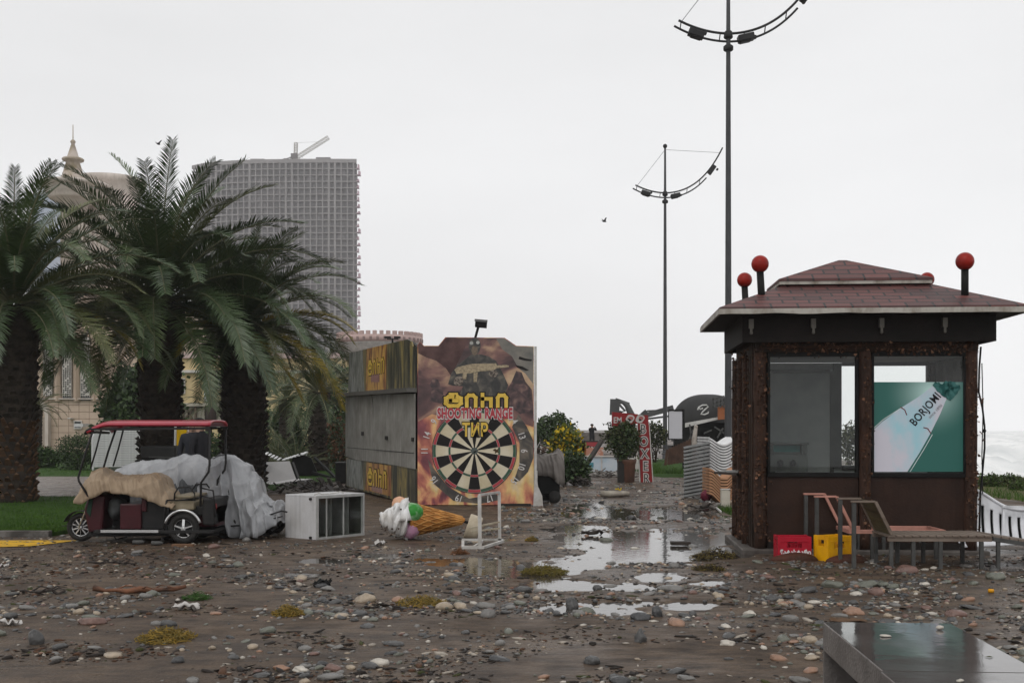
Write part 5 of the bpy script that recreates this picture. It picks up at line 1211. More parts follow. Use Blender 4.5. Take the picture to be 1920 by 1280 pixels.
for cx in (92, 128, 162):
    f_ = b_('lattice_window', m_ldk, ho, lambda m: hb_(m, cx-9, cx+8, 632, 742+(cx-92)*.12, -.12, -.02))
    def lt(m):
        r_ = random.Random(cx)
        for i in range(5): hb_(m, cx-9+i*4, cx-8+i*4, 632, 744, -.20, -.121)
        for j in range(30): hb_(m, cx-9, cx+8, 633+j*3.7, 633.9+j*3.7, -.22, -.125)
        for j in range(40):
            x0 = cx-9+r_.randrange(4)*4; y0 = 633+r_.randrange(29)*3.7; hb_(m, x0+.8, x0+4, y0+.8, y0+3.6, -.19, -.122)
    b_('lattice', m_lat, f_, lt)
    b_('fin', m_stone, ho, lambda m: m.add([(hp_(cx+9,0)[0],-.02,hp_(0,630)[1]),(hp_(cx+22,0)[0],-.75,hp_(0,630)[1]),(hp_(cx+24,0)[0],-.02,hp_(0,630)[1]),(hp_(cx+9,0)[0],-.02,hp_(0,752)[1]),(hp_(cx+18,0)[0],-.35,hp_(0,752)[1]),(hp_(cx+24,0)[0],-.02,hp_(0,752)[1])], [(0,1,4,3),(1,2,5,4),(0,2,1),(3,4,5)]))
b_('ledge', m_stone2, ho, lambda m: hb_(m, 46, 352, 746.5, 748.5, -.25, -.02))
def arch(m, cx, w_, ytop, ybot, y0, y1, t_):
    pts = []; c_ = hp_(cx, ytop+w_); r_ = w_*hs_; zb = hp_(0, ybot)[1]
    for i in range(21): a = math.pi*i/20; pts.append((c_[0]+r_*math.cos(a), c_[1]+r_*1.15*math.sin(a)))
    inn = []
    for i in range(21): a = math.pi*(20-i)/20; inn.append((c_[0]+(r_-t_)*math.cos(a), c_[1]+(r_*1.15-t_)*math.sin(a)))
    for i in range(20): m.prism([pts[i], pts[i+1], inn[19-i], inn[20-i]][::-1], y0, y1)
    m.bb(c_[0]+r_-t_, c_[0]+r_, y0, y1, zb, c_[1]); m.bb(c_[0]-r_, c_[0]-r_+t_, y0, y1, zb, c_[1])
    return c_, r_
b_('arch', m_stone2, ho, lambda m: arch(m, 66, 30, 752, 836, -.5, -.02, .22)); b_('arch_shade', mat('arch_interior', (.38,.32,.27), .7, (.30,.25,.21), 1), ho, lambda m: (hb_(m, 40, 91, 782, 836, -.04, -.021),)); b_('arch_white', m_lat, ho, lambda m: m.prism([hp_(48,832),hp_(64,832),hp_(56,790),hp_(48,785)], -.3, -.1))
wq = b_('window', m_ldk, ho, lambda m: hb_(m, 141, 153, 790, 802, -.06, -.02)); b_('frame', m_lat, wq, lambda m: (hb_(m, 139.5, 141, 788, 804, -.12, -.02), hb_(m, 153, 154.5, 788, 804, -.12, -.02), hb_(m, 141, 153, 788, 790, -.12, -.02), hb_(m, 141, 153, 802, 804, -.12, -.02)))
b_('wall_lamp', m_lat, ho, lambda m: hb_(m, 132, 138, 783, 785, -.5, -.02))
b_('white_awning', mat('white_canvas', (.6,.6,.6), .6), ho, lambda m: hb_(m, 156, 172, 794, 800, -1.5, -.3))
def tower(m, cx, prof, y): kk = (HY+y)/HY; m.lathe([(r_*hs_*kk, H+(hp_(0, py)[1]-H)*kk) for r_, py in prof], 32, (hp_(cx, 0)[0]*kk, y, 0))
b_('rotunda', m_stone2, ho, lambda m: (tower(m, 139, [(0,640),(24,640),(24,384),(42,376),(46,372),(46,366),(52,362),(52,355),(60,352),(63,348),(62,345),(30,341),(0,340)], 3), tower(m, 206, [(0,640),(54,640),(54,374),(52,372),(58,362),(58,356),(64,350),(66,344),(66,338),(20,335),(0,334)], 7)), 0)
b_('spire', mat('stained_spire_stone', (.46,.40,.35), .7, (.28,.235,.16), .9, lo=.42, hi=.6), ho, lambda m: (tower(m, 137, [(24,341),(22,338),(12,304),(19,302),(20,299),(18,297),(11,296),(3,270),(4,269),(5,266),(3,263),(1,262),(.8,234),(0,234)], 3)))
mb = MB()
for k in range(9): a = R(200+k*18); mb.bb(hp_(139,0)[0]+math.cos(a)*.9-.06, hp_(139,0)[0]+math.cos(a)*.9+.06, 3+math.sin(a)*.9-.06, 3+math.sin(a)*.9+.06, hp_(0,520)[1], hp_(0,390)[1])
mb.build('pilaster', m_stone2, ho)
gb = thing('glass_building', 'pale blue glass tower peeping out beside the round cornice', 'tower block', ((60-960)/F*450, 450, 0))
b_('tower_body', mat('blue_glass_facade', (.30,.36,.44), .5, (.38,.42,.48), .15), gb, lambda m: (m.bb(0, 12, 0, 20, 0, 94), m.bb(5, 12.5, -1, -.02, 0, 88)))
b_('floor_band', mat('glass_band', (.30,.34,.40), .5), gb, lambda m: [m.bb(-.1, 12.1, -.3, -.04, z, z+.5) for z in range(50, 94, 4)])
# yellow house
YY = 62; ys_ = YY/F
def yb(m, px0, px1, py0, py1, y0, y1): m.bb((px0-960)*ys_, (px1-960)*ys_, y0, y1, H-(py1-HZ)*ys_, H-(py0-HZ)*ys_)
yh = thing('yellow_house', 'cream yellow house with arched white windows seen between the palm trunks', 'house', (0, YY, 0))
b_('wall', mat('cream_yellow_render', (.58,.46,.26), .8, (.50,.39,.22), .8), yh, lambda m: yb(m, 318, 640, 672, 880, 0, 8)); b_('cornice', m_lat, yh, lambda m: yb(m, 316, 642, 694, 699, -.3, -.02)); b_('parapet', mat('pale_pink_parapet', (.52,.40,.38), .8), yh, lambda m: yb(m, 316, 642, 662, 671.5, -.2, 8))
b_('corner_strip', mat('pale_blue_white', (.50,.52,.55), .7), yh, lambda m: yb(m, 384, 394, 700, 760, -.15, -.02))
for (a, c_, t_, b__) in ((333,346,712,738),(350,362,760,786),(405,416,705,730)):
    q = b_('window', m_lat, yh, lambda m: (yb(m, a-2, c_+2, t_-3, b__, -.12, -.02))); b_('pane', m_ldk, q, lambda m: (yb(m, a, (a+c_)/2-.6, t_, b__-1, -.16, -.121), yb(m, (a+c_)/2+.6, c_, t_, b__-1, -.16, -.121)))
b_('terrace', mat('terrace_cream', (.50,.46,.38), .7), yh, lambda m: (yb(m, 374, 470, 766, 802, -6, -5), yb(m, 372, 472, 760, 765.5, -6.2, -4.8)))
b_('brace', mat('timber_brace', (.16,.12,.09), .7), yh, lambda m: [m.bar(((x0-960)*ys_, -6.1, H-(y0-HZ)*ys_), ((x1-960)*ys_, -6.1, H-(y1-HZ)*ys_), .09) for x0, y0, x1, y1 in ((404,797,404,766),(425,797,425,766),(404,792,420,770),(404,796,430,796),(404,789,430,789),(410,770,424,796))])
um = thing('closed_parasol', 'closed dark brown parasol on the terrace right of the red roof', 'parasol', P(396.5, 800, 54)); um.location.z = 0
b_('folded_canopy', mat('parasol_brown', (.06,.045,.04), .7), um, lambda m: m.lathe([(.03,3.3),(.10,3.05),(.24,2.4),(.26,1.7),(.12,1.6)], 12)); b_('pole', m_dark, um, lambda m: m.tube([(0,0,0),(0,0,3.3)], .03, 6))
# pink castellated building
cb = thing('castellated_building', 'pinkish round building with battlements behind the booth roof', 'building', ((712-960)/F*90, 90, 0)); m_pinkb = mat('pink_render', (.50,.37,.34), .8, (.42,.31,.29), .7); m_cb = mat('pale_band', (.52,.50,.48), .8)
b_('drum', m_cb, cb, lambda m: m.lathe([(3.3,0),(3.3,8.2),(3.38,8.25),(3.38,8.3)], 40)); b_('parapet', m_pinkb, cb, lambda m: m.lathe([(3.4,8.31),(3.4,8.85)], 40))
for a in range(0, 360, 9): b_('battlement', m_pinkb, cb, lambda m: m.box((3.28*math.cos(R(a)), 3.28*math.sin(R(a)), 8.99), (.24,.30,.27), R(a)))
b_('arcade', mat('arcade_shade', (.28,.21,.20), .8), cb, lambda m: [m.box((3.41*math.cos(R(a)), 3.41*math.sin(R(a)), 8.55), (.04,.20,.26), R(a)) for a in range(4, 364, 9)])
lp = thing('twin_lantern', 'small black twin headed lantern in front of the castellated building', 'lantern', ((736-960)/F*60, 60, 0))
b_('post', m_black, lp, lambda m: m.tube([(0,0,0),(0,0,6.4)], .05, 6)); b_('lantern_head', m_black, lp, lambda m: (m.box((-.25,0,6.45), (.35,.2,.10)), m.box((.25,0,6.45), (.35,.2,.10)), m.bar((-.3,0,6.36), (.3,0,6.36), .05)))

# ================================================================= RIGHT MIDDLE GROUND
# boxing machine sign
BX = 35.0; bs_ = BX/F
def q3(px, py, Y): return P(px, py, Y)
bx_ = thing('boxing_sign', 'leaning red sign reading BOXER with a side arm showing gloves', 'sign', (G(1210,903).x, BX, 0), 0)
m_sr = mat('sign_red', (.26,.022,.024), .5, (.19,.018,.02), 3, .05, streak=.3); m_sw = mat('sign_white_print', (.52,.50,.48), .5, (.38,.36,.34), 9)
ox = G(1210,903).x; tb = (1150-1210)*bs_
def L3(px, py): return ((px-960)*bs_-ox, H-(py-HZ)*bs_)
b_('upright_box', m_sr, bx_, lambda m: m.prism([L3(1202,904),L3(1223,903),L3(1215,778),L3(1196,778)], 0, .22)); b_('arm_box', m_sr, bx_, lambda m: m.prism([L3(1148,799),L3(1196,794),L3(1196,776),L3(1148,772)], 0, .20)); b_('edge_trim', m_wf, bx_, lambda m: (m.bar((L3(1200,903)[0], .02, 0), (L3(1194.5,796)[0], .02, L3(0,796)[1]), .03, .03), m.bar((L3(1224.5,903)[0], .02, .0), (L3(1217,790)[0], .02, L3(0,790)[1]), .025, .03)))
for i, ch in enumerate('BOXER'):
    p_ = L3(1205.5+i*1.6, 805+i*23); text('lettering_outline', ch, .40, (p_[0], -.004, p_[1]), (R(90),0,0), m_sw, bx_, off=.03, ext=.002, sx=.80); text('lettering', ch, .40, (p_[0], -.009, p_[1]), (R(90),0,0), m_ink2, bx_, off=-.004, ext=.002, sx=.80)
p_ = L3(1158,788); text('lettering', 'EM', .26, (p_[0], -.006, p_[1]), (R(90),0,0), m_sw, bx_, off=.006, ext=.002, sx=.8)
for cx in (1181, 1200):
    a = L3(cx, 785)
    gl = b_('glove_picture', m_sw, bx_, lambda m: m.prism([(a[0]+.14*math.cos(t_*.52)*(1+.2*math.sin(t_)), a[1]+.13*math.sin(t_*.52)) for t_ in range(12)], -.009, -.004)); b_('glove', mat('glove_pink', (.40,.14,.13), .5), gl, lambda m: m.prism([(a[0]+.03+.075*math.cos(t_*.62), a[1]+.02+.06*math.sin(t_*.62)) for t_ in range(10)], -.013, -.0095)); b_('glove_shadow', m_ink2, gl, lambda m: m.prism([(a[0]-.02,a[1]-.07),(a[0]+.05,a[1]-.05),(a[0]+.01,a[1]),(a[0]-.05,a[1]-.01)], -.017, -.0135))
b_('machine_edge', m_black, bx_, lambda m: m.prism([L3(1172,800),L3(1192,796),L3(1186,803),L3(1176,803)], .03, .15))
# planter with conifer like shrub
def leafmass(m, n, fn, size, r_, up=.0):
    for i in range(n):
        p = fn(r_)
        if p is None: continue
        p = Vector(p); s = size*r_.uniform(.6, 1.4); d = Vector((r_.gauss(0,1), r_.gauss(0,1), r_.gauss(up,1))).normalized(); e_ = d.cross(Vector((r_.gauss(0,1), r_.gauss(0,1), r_.gauss(0,1)))).normalized()*s*.32
        m.add([p-e_*.3, p+d*s*.5+e_, p+d*s, p+d*s*.5-e_], [(0,1,2,3)], False)
def shell_fn(c, r, sq=(1,1,1), inner=.40, seed=0, lump=.50):
    c = Vector(c)
    def fn(r_):
        d = Vector((r_.gauss(0,1), r_.gauss(0,1), r_.gauss(0,1))).normalized(); k = 1+lump*mn.noise(d*2.2+Vector((seed,0,0)))+lump*.5*mn.noise(d*5+Vector((seed,3,0)))
        rad = r*k*(inner+(1-inner)*r_.random()**.45); return c+Vector((d.x*sq[0], d.y*sq[1], d.z*sq[2]))*rad
    return fn
def shrub(name, label, cat, loc, r, sq, mats, n=2500, size=.10, zc=None, seed=0, trunk=True, group=None):
    k = thing(name, label, cat, loc, 0, group); r_ = random.Random(seed+5); zc = zc if zc is not None else r*sq[2]
    mb = MB()
    fn = shell_fn((0,0,zc), r, sq, seed=seed)
    for mi in range(len(mats)):
        mb.cur = mi; leafmass(mb, n//len(mats), fn, size, r_, .2)
    mb.build('foliage', mats, k)
    if trunk: b_('trunk', m_bark, k, lambda m: [m.tube([(0,0,0),(r_.uniform(-.3,.3)*r, r_.uniform(-.3,.3)*r, zc*.6),(r_.uniform(-.6,.6)*r, r_.uniform(-.5,.5)*r, zc*1.2)], [.05*r+.01,.03*r,.01], 6) for _ in range(5)])
    return k
m_bark = mat('bark_brown', (.05,.035,.025), .9, (.025,.018,.014), 8, .5)
m_lf = [mat('leaf_dark_green', (.014,.030,.009), .5, (.026,.048,.012), 2, spec=.35), mat('leaf_mid_green', (.030,.058,.015), .5, (.05,.085,.02), 2, spec=.35)]
m_lfo = [mat('leaf_olive', (.045,.055,.022), .6, (.07,.075,.03), 2), mat('leaf_olive_dark', (.022,.03,.014), .6)]
m_yel = [mat('flower_yellow', (.62,.45,.02), .5, (.45,.30,.02), 5), mat('leaf_yellowish', (.16,.17,.02), .5, (.07,.10,.02), 5)]
pt = thing('planter_pot', 'terracotta planter pot standing among stones left of the red sign', 'planter', (G(1178,905).x, BX, 0))
b_('pot_body', mat('wet_terracotta', (.13,.06,.04), .5, (.07,.04,.03), 3, .2, streak=.3), pt, lambda m: (m.lathe([(.23,0),(.24,.02),(.27,.55),(.30,.62),(.30,.70),(.26,.70),(.26,.64),(0,.62)], 20),)); b_('pot_plinth', m_dark, pt, lambda m: m.bb(-.28, -.10, -.25, .1, .0, .66))
shrub('potted_shrub', 'dark green rounded shrub growing in the terracotta pot', 'shrub', (G(1174,905).x, BX, .6), .50, (.88,.88,1.25), m_lf+[m_lfo[0]], 3600, .09, .66, 3)
shrub('olive_shrub', 'loose olive brown shrub behind the potted shrub and red sign', 'shrub', ((1165-960)/F*44, 44, 0), .62, (1.1,.8,1.0), m_lfo, 1600, .12, 1.35, 9); shrub('olive_shrub', 'dry olive shrub behind the lower part of the red sign', 'shrub', ((1228-960)/F*46, 46, 0), .5, (1,.8,1), m_lfo, 900, .12, 1.4, 12)
# excavator
ex = thing('excavator', 'dark excavator with a folded arm working behind the red sign', 'excavator', (0,0,0)); EY = 60
m_exd = mat('excavator_dark_grey', (.055,.058,.058), .5, (.09,.09,.09), 1.5)
b_('arm', m_exd, ex, lambda m: (m.tube([q3(1186,800,EY),q3(1184,778,EY),q3(1176,760,EY),q3(1168,754,EY),q3(1158,753,EY)], [.17,.19,.15,.10,.07], 8), m.tube([q3(1160,757,EY),q3(1172,770,EY),q3(1160,773,EY)], .07, 6), m.tube([q3(1180,757,EY),q3(1160,750,EY),q3(1154,748,EY)], .07, 6)))
b_('bucket', m_exd, ex, lambda m: (m.bar(q3(1153,748,EY), q3(1152,778,EY), .5, .13), m.bar(q3(1156,770,EY), q3(1157,790,EY), .5, .09))); b_('boom', m_exd, ex, lambda m: (m.bar(q3(1198,782,EY), q3(1262,764,EY), .30, .28), m.bar(q3(1205,786,EY), q3(1262,779,EY), .12, .10), m.bar(q3(1213,770,EY), q3(1262,768,EY), .08, .08), m.bar(q3(1203,778,EY), q3(1212,770,EY), .25, .2)))
b_('body', m_exd, ex, lambda m: m.box(q3(1300,800,62), (2.2,1.5,1.6))); b_('track', m_black, ex, lambda m: m.box(q3(1300,848,62), (2.6,1.8,.8)))
# white signboard
sb = thing('blank_signboard', 'blank white signboard in a black frame between the lamp posts', 'signboard', (0,0,0)); 
b_('board', mat('board_white', (.52,.52,.55), .5, (.47,.47,.50), 1), sb, lambda m: m.box(q3(1267,797,40), (.48,.05,.98))); b_('frame', m_black, sb, lambda m: (m.bar(q3(1254,769,40), q3(1282,769,40), .08, .06), m.bar(q3(1281,767,40), q3(1281,824,40), .08, .05), m.bar(q3(1254,823,40), q3(1282,823,40), .05, .04), m.bar(q3(1254,769,40), q3(1254,824,40), .05, .04), m.bar(q3(1281,822,40), (q3(1281,822,40).x, 40, 0), .06, .06)))
# dome tent with script mark, awning and cabins
tn = thing('dome_tent', 'black domed tent with a white curly letter and a torn white awning', 'tent', (0,0,0)); DY = 50
m_tent = mat('black_tent_cloth', (.022,.022,.022), .6, (.035,.035,.035), 1, .2, 4)
def dome(m):
    c_ = q3(1335,792,DY)
    def fn(u, v):
        a = math.pi*u; e_ = v*math.pi/2; return Vector((c_.x-math.cos(a)*1.62*math.cos(e_)**.8, DY+1.2-math.sin(a)*1.5*math.cos(e_), c_.z+1.28*math.sin(e_)**1.05+.02*math.sin(a*9)*math.cos(e_)))
    m.grid(fn, 40, 20)
b_('canopy', m_tent, tn, dome)
b_('awning', mat('torn_white_awning', (.55,.54,.52), .6, (.40,.39,.37), 3), tn, lambda m: m.prism([(q3(1279,801,DY).x, q3(0,801,DY).z),(q3(1279,793,DY).x, q3(0,793,DY).z),(q3(1345,781,DY).x, q3(0,781,DY).z),(q3(1345,785,DY).x, q3(0,785,DY).z)], DY-.9, DY-.8))
def scriptmark(m):
    pts = [q3(x, y, DY-.75) for x, y in ((1308,768),(1310,763),(1317,759),(1325,759),(1328,762),(1322,767),(1317,772),(1314,776),(1321,777),(1328,774),(1328,771))]
    m.tube(pts, .032, 5)
    m.tube([q3(x, y, DY-.76) for x, y in ((1310,764),(1313,767),(1318,765))], .03, 5)
b_('lettering', mat('script_white', (.62,.62,.6), .5), tn, scriptmark)
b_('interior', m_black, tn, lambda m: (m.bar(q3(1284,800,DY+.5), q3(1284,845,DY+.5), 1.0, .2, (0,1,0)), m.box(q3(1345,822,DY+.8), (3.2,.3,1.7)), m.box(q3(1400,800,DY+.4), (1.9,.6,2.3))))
b_('signboard', m_cr2 := mat('orange_signboard', (.34,.12,.05), .6, (.22,.08,.035), 3), tn, lambda m: m.prism([(q3(1337,787,DY).x, q3(0,787,DY).z),(q3(1337,764,DY).x, q3(0,764,DY).z),(q3(1360,757,DY).x, q3(0,757,DY).z),(q3(1360,785,DY).x, q3(0,785,DY).z)], DY-1.15, DY-1.1))
b_('shelf_rack', m_gm, tn, lambda m: [m.bar(q3(1336,y0,DY-1.2), q3(1358,y0-6,DY-1.2), .05) for y0 in (748,756,763)]+[m.bar(q3(x0,746,DY-1.2), q3(x0,764,DY-1.2), .05) for x0 in (1337,1344,1351,1357)])
b_('broken_frame', m_gm, tn, lambda m: [m.bar(q3(a, b__, DY-1), q3(c_, d_, DY-1), .06) for a,b__,c_,d_ in ((1293,795,1297,822),(1340,800,1358,812),(1345,820,1356,802),(1300,805,1290,830),(1320,812,1334,806),(1338,845,1352,822))])
# planks, stumps and debris pile
pk = thing('plank_screen', 'tilted screen of brown planks leaning behind the shade-toned lounger stack', 'screen', (0,0,0)); m_pl = mat('wet_brown_planks', (.085,.050,.034), .7, (.045,.028,.02), 4, .3, 12)
for i in range(9):
    x0 = 1248+i*5.3; t_ = 842-i*2.4; b_('plank', m_pl, pk, lambda m: m.bar(q3(x0+3.5, t_, 38), q3(x0-.4+rnd.uniform(-.5,.5), 872-i*.9, 38), .088, .03, (0,1,0)))
for (nm, lab, px, pt_, pb, w_, m_) in (('bleached_stump','pale bleached tree stump standing behind the stacked loungers',1303,800,852,.11,mat('bleached_wood',(.38,.35,.31),.7,(.25,.22,.19),6)), ('white_canister','white canister with a dark cap among the debris behind the stacks',1315,824,852,.11,m_white)):
    k = thing(nm, lab, 'debris', (q3(px,pb,36).x, 36, 0)); z1, z2 = q3(0,pb,36).z, q3(0,pt_,36).z
    b_('body', m_, k, lambda m: m.tube([(0,0,0),(.02,0,z1),(-.03,0,(z1+z2)/2),(.03,0,z2)], [w_*1.2,w_,w_*.75,w_*.5], 9)); b_('cap', m_dark if 'can' in nm else m_, k, lambda m: m.ball((.03,0,z2), w_*.6, 8, 6))
def heap(name, label, x, y, w_, d_, h_, n, mats, seed):
    """pile of broken boards and rods"""
    r_ = random.Random(seed); k = thing(name, label, 'debris', (x, y, 0))
    for mi, mt in enumerate(mats):
        mb = MB()
        for i in range(n//len(mats)):
            a = r_.uniform(-w_, w_); b__ = r_.uniform(-d_, d_); hh_ = h_*max(.05, (1-(a/w_)**2))*r_.uniform(.0, 1); L_ = r_.uniform(.2, .7)*min(1.2, w_); an = r_.uniform(0, 3.1); el = r_.gauss(0, .45)
            d = Vector((math.cos(an)*math.cos(el), math.sin(an)*math.cos(el), math.sin(el)))*L_; c_ = Vector((a, b__, max(.03, hh_))); p0 = c_-d/2; p1 = c_+d/2; p0.z = max(.01, p0.z); p1.z = max(.02, p1.z)
            mb.bar(p0, p1, r_.choice((.03,.05,.12)), r_.choice((.015,.03)))
        mb.build('broken_boards', mt, k)
    return k
m_dk2 = mat('dark_wet_wood', (.03,.025,.022), .6, (.05,.04,.035), 4); m_gy2 = mat('grey_splintered_wood', (.17,.155,.14), .6, (.10,.09,.08), 5)
heap('debris_pile', 'pile of dark broken boards under the black tent', (1330-960)/F*44, 44, 2.0, .8, 1.0, 120, [m_dk2, m_gy2], 1)
heap('debris_pile', 'low heap of grey splintered boards right of the red sign', (1232-960)/F*47, 47, .55, .5, 1.2, 70, [m_gy2, m_dk2, m_wf], 2)
heap('debris_pile', 'tangle of dark boards just right of the booth', (1017-960)/F*38, 38, .7, .5, 1.35, 90, [m_dk2, m_pl], 3)
heap('debris_pile', 'scattered pale boards in front of the blue white wall', (1120-960)/F*39, 39, 1.4, 1.2, .12, 60, [m_gy2, m_wf, m_dk2], 4)
heap('debris_pile', 'thin tangle of sticks at the foot of the yellow flowering shrub', (1070-960)/F*33, 33, .6, .4, .35, 60, [m_dk2, m_gy2], 5)
# grassy mound
def mound(name, x0, x1, y0, y1, h_, seed, mt):
    mb = MB(); mb.grid(lambda u, v: (x0+(x1-x0)*u, y0+(y1-y0)*v, -.06+h_*(math.sin(math.pi*u)**.5 if 0 < u < 1 else 0)*(math.sin(math.pi*v)**.6 if 0 < v < 1 else 0)*(1+.4*mn.noise(Vector((u*6, v*5, seed))))), 40, 30); return struct(mb.build(name, mt))
mound('grass_bank', (1214-960)/F*40, 8.4, 38, 55, .42, 3, m_lawn)
w = MB(); blades(w, 5000, lambda: (rnd.uniform(4.6, 8), rnd.uniform(38.3, 46)), .16, .012, .12); tag(w.build('grass', m_blade), 'grass on the low bank right of the red sign', 'grass', kind='stuff')
# little orange stall, boards
os_ = thing('orange_stall', 'small orange wooden stall with a tilted dark roof beyond the booth', 'stall', (0,0,0)); OY = 48
b_('wall', mat('orange_boards', (.34,.13,.035), .6, (.26,.095,.03), 3), os_, lambda m: m.box(q3(1077,848,OY), (.95,.5,1.0))); b_('roof', m_met, os_, lambda m: m.prism([(q3(1068,827,OY).x, q3(0,827,OY).z),(q3(1070,804,OY).x, q3(0,804,OY).z),(q3(1086,804,OY).x, q3(0,804,OY).z),(q3(1094,825,OY).x, q3(0,825,OY).z)], OY-.3, OY-.24)); b_('post', m_dark, os_, lambda m: (m.box(q3(1093,846,OY), (.10,.5,.95)),)); b_('canopy', m_dark, os_, lambda m: m.bar(q3(1075,827,OY-.3), q3(1126,827,OY-.3), .5, .06, (0,0,1)))
rs = thing('red_board', 'red and white hoarding board behind the leaning beam', 'hoarding', (0,0,0)); b_('panel', mat('hoarding_red', (.34,.05,.06), .6, (.24,.05,.05), 2), rs, lambda m: m.box(q3(1109,832,50), (.68,.04,.22))); b_('lower_panel', mat('hoarding_salmon', (.42,.20,.14), .6, (.52,.46,.42), 3.5, lo=.5, hi=.6), rs, lambda m: m.box(q3(1113,846,50), (.85,.04,.36)))
bw_ = thing('blue_white_wall', 'low pale blue and white printed wall left of the potted shrub', 'wall', (0,0,0)); BWY = 44
b_('panel', mat('pale_blue_print', (.40,.50,.58), .5, (.52,.56,.60), 1.6, lo=.4, hi=.6), bw_, lambda m: m.box(q3(1128,869,BWY), (1.35,.06,.60))); b_('top_strip', m_lat, bw_, lambda m: m.box(q3(1128,855,BWY-.05), (1.38,.08,.05))); b_('divider', m_cb, bw_, lambda m: m.box(q3(1128,870,BWY-.05), (.06,.03,.56))); b_('printed_mark', mat('teal_mark', (.10,.30,.36), .5), bw_, lambda m: m.box(q3(1108,871,BWY-.04), (.20,.02,.18)))
ww_ = thing('white_railing', 'white railing and board right of the potted shrub behind the red sign', 'railing', (0,0,0)); b_('board', m_lat, ww_, lambda m: m.box(q3(1190,866,41), (.45,.05,.5))); b_('rail', m_wf, ww_, lambda m: [m.bar(q3(1182+i*4, 868, 40.8), q3(1182+i*4, 884, 40.8), .02) for i in range(5)]+[m.bar(q3(1180,868,40.8), q3(1202,868,40.8), .03)])
lb_ = thing('leaning_beam', 'long dark beam leaning diagonally in front of the blue white wall', 'beam', (0,0,0)); b_('beam', m_dk2, lb_, lambda m: m.bar(q3(1128,826,37), q3(1085,893,35.5), .13, .10)); b_('rope', m_black, lb_, lambda m: m.bar(q3(1062,880,36), q3(1100,905,34.5), .03))
shrub('flowering_shrub', 'shrub with bright yellow blossoms behind the cloth covered cart', 'shrub', ((1060-960)/F*34, 34, 0), .62, (.85,.7,1.15), m_yel+[m_lf[1]], 1400, .13, 1.0, 4)
shrub('low_shrub', 'dark leafy bush at the foot of the yellow flowering shrub', 'shrub', ((1076-960)/F*33, 33, 0), .5, (1.0,.7,.8), [m_lf[0], m_lf[1]], 1400, .12, .5, 6)
shrub('round_tree', 'small dark green tree beyond the yellow flowering shrub', 'tree', ((1043-960)/F*52, 52, 0), .75, (1.1,.9,1.0), m_lf, 2200, .16, 1.55, 8)
shrub('distant_bush', 'small dark bush against the sky right of the booth edge', 'bush', ((1010-960)/F*50, 50, 0), .32, (1,1,1.6), m_lf, 700, .12, 1.45, 14)
# cloth covered cart
cc_ = thing('covered_cart', 'boxy cart under a grey brown cloth at the right edge of the booth', 'covered cart', (G(1033,950).x, 25.2, 0)); m_gcl = mat('grey_brown_cloth', (.20,.18,.165), .7, (.15,.135,.125), 3, .3, 12)
cover(cc_, 'cloth', m_gcl, -.36, .34, interp([(0,1.08),(.6,1.10),(.8,1.22),(1,1.10)]), interp([(0,.62),(.5,.60),(.85,.42),(1,.34)]), -.1, .7, .05, .02, 41, nu=60, nv=40)
b_('cart_body', m_black, cc_, lambda m: (m.bb(-.34, .24, -.02, .6, .18, .66), m.bb(-.3, .15, .05, .5, .05, .18)), .03); b_('wheel', m_tyre, cc_, lambda m: m.lathe([(0,-.03),(.14,-.03),(.14,.03),(0,.03)], 14, (.12,-.06,.14), Matrix.Rotation(R(90), 3, 'X'))); b_('handle', m_wf, cc_, lambda m: (m.bar((-.1,-.1,1.05), (.18,-.12,1.12), .02), m.bar((-.34,.0,1.1), (-.2,.05,1.35), .02)))
lg = thing('driftwood_log', 'pale driftwood log lying on the stones before the potted shrub', 'log', G(1152,932)); b_('trunk', mat('pale_driftwood', (.42,.38,.32), .7, (.26,.23,.19), 6, .3), lg, lambda m: (m.tube([(-.33,0,.09),(-.1,0,.08),(.15,.03,.09),(.36,.05,.08)], [.07,.08,.07,.06], 10), )); b_('leaf', m_yel[0], lg, lambda m: [m.box((.05+.05*i, -.02, .2), (.07,.03,.03), Matrix.Rotation(i, 3, 'Y')) for i in range(3)])

# lounger stacks
def lounger_bm(Wd, L_, depth, sharp):
    mb = MB()
    def sec(t_):   # t in -1..1 across
        a = abs(t_)
        if sharp: return -depth*(1-min(1, max(0, (a-.22)/.62))) if a < .84 else 0
        return -depth*math.cos(a*math.pi/2)**1.4
    for (y0, y1) in ((0, L_),):
        n = 18
        top = [(t_*Wd/2, sec(t_)) for t_ in [-1+2*i/n for i in range(n+1)]]
        pts = top+[(x, z-.042) for x, z in top[::-1]]; k = len(pts)
        vs = [(x, y0, z) for x, z in pts]+[(x, y1, z) for x, z in pts]
        mb.add(vs, [(i, (i+1) % k, (i+1) % k+k, i+k) for i in range(k)]+[tuple([k-1-i for i in range(k)]), tuple(range(k, 2*k))], False)
    for sx in (-1, 1): mb.bb(sx*Wd/2-.012, sx*Wd/2+.012, 0, L_, -.034, .012)
    return mb
def stack(n, dz, base, rz, mt, Wd, L_, depth, sharp, group, label, first_label, lean=0, tilt=0):
    proto = None
    for i in range(n):
        if proto is None:
            o = lounger_bm(Wd, L_, depth, sharp).build('stacked_lounger', mt); proto = o
        else: o = proto.copy(); COL.objects.link(o)
        o.location = (base[0]+lean*i, base[1], base[2]+depth+.04+dz*i); o.rotation_euler = (tilt, 0, rz)
        tag(o, first_label if i == n-1 else label, 'lounger', group)
m_wst = mat('white_stack_plastic', (.72,.72,.72), .45, (.60,.60,.60), 3, streak=.25); m_gst = mat('shaded_white_stack_plastic', (.26,.27,.27), .5, (.20,.205,.205), 3, streak=.3); m_ost = mat('tan_stack_plastic', (.46,.25,.14), .5, (.36,.19,.105), 4, streak=.3)  # m_gst: shade on the white loungers' sides, put into the colour as grey
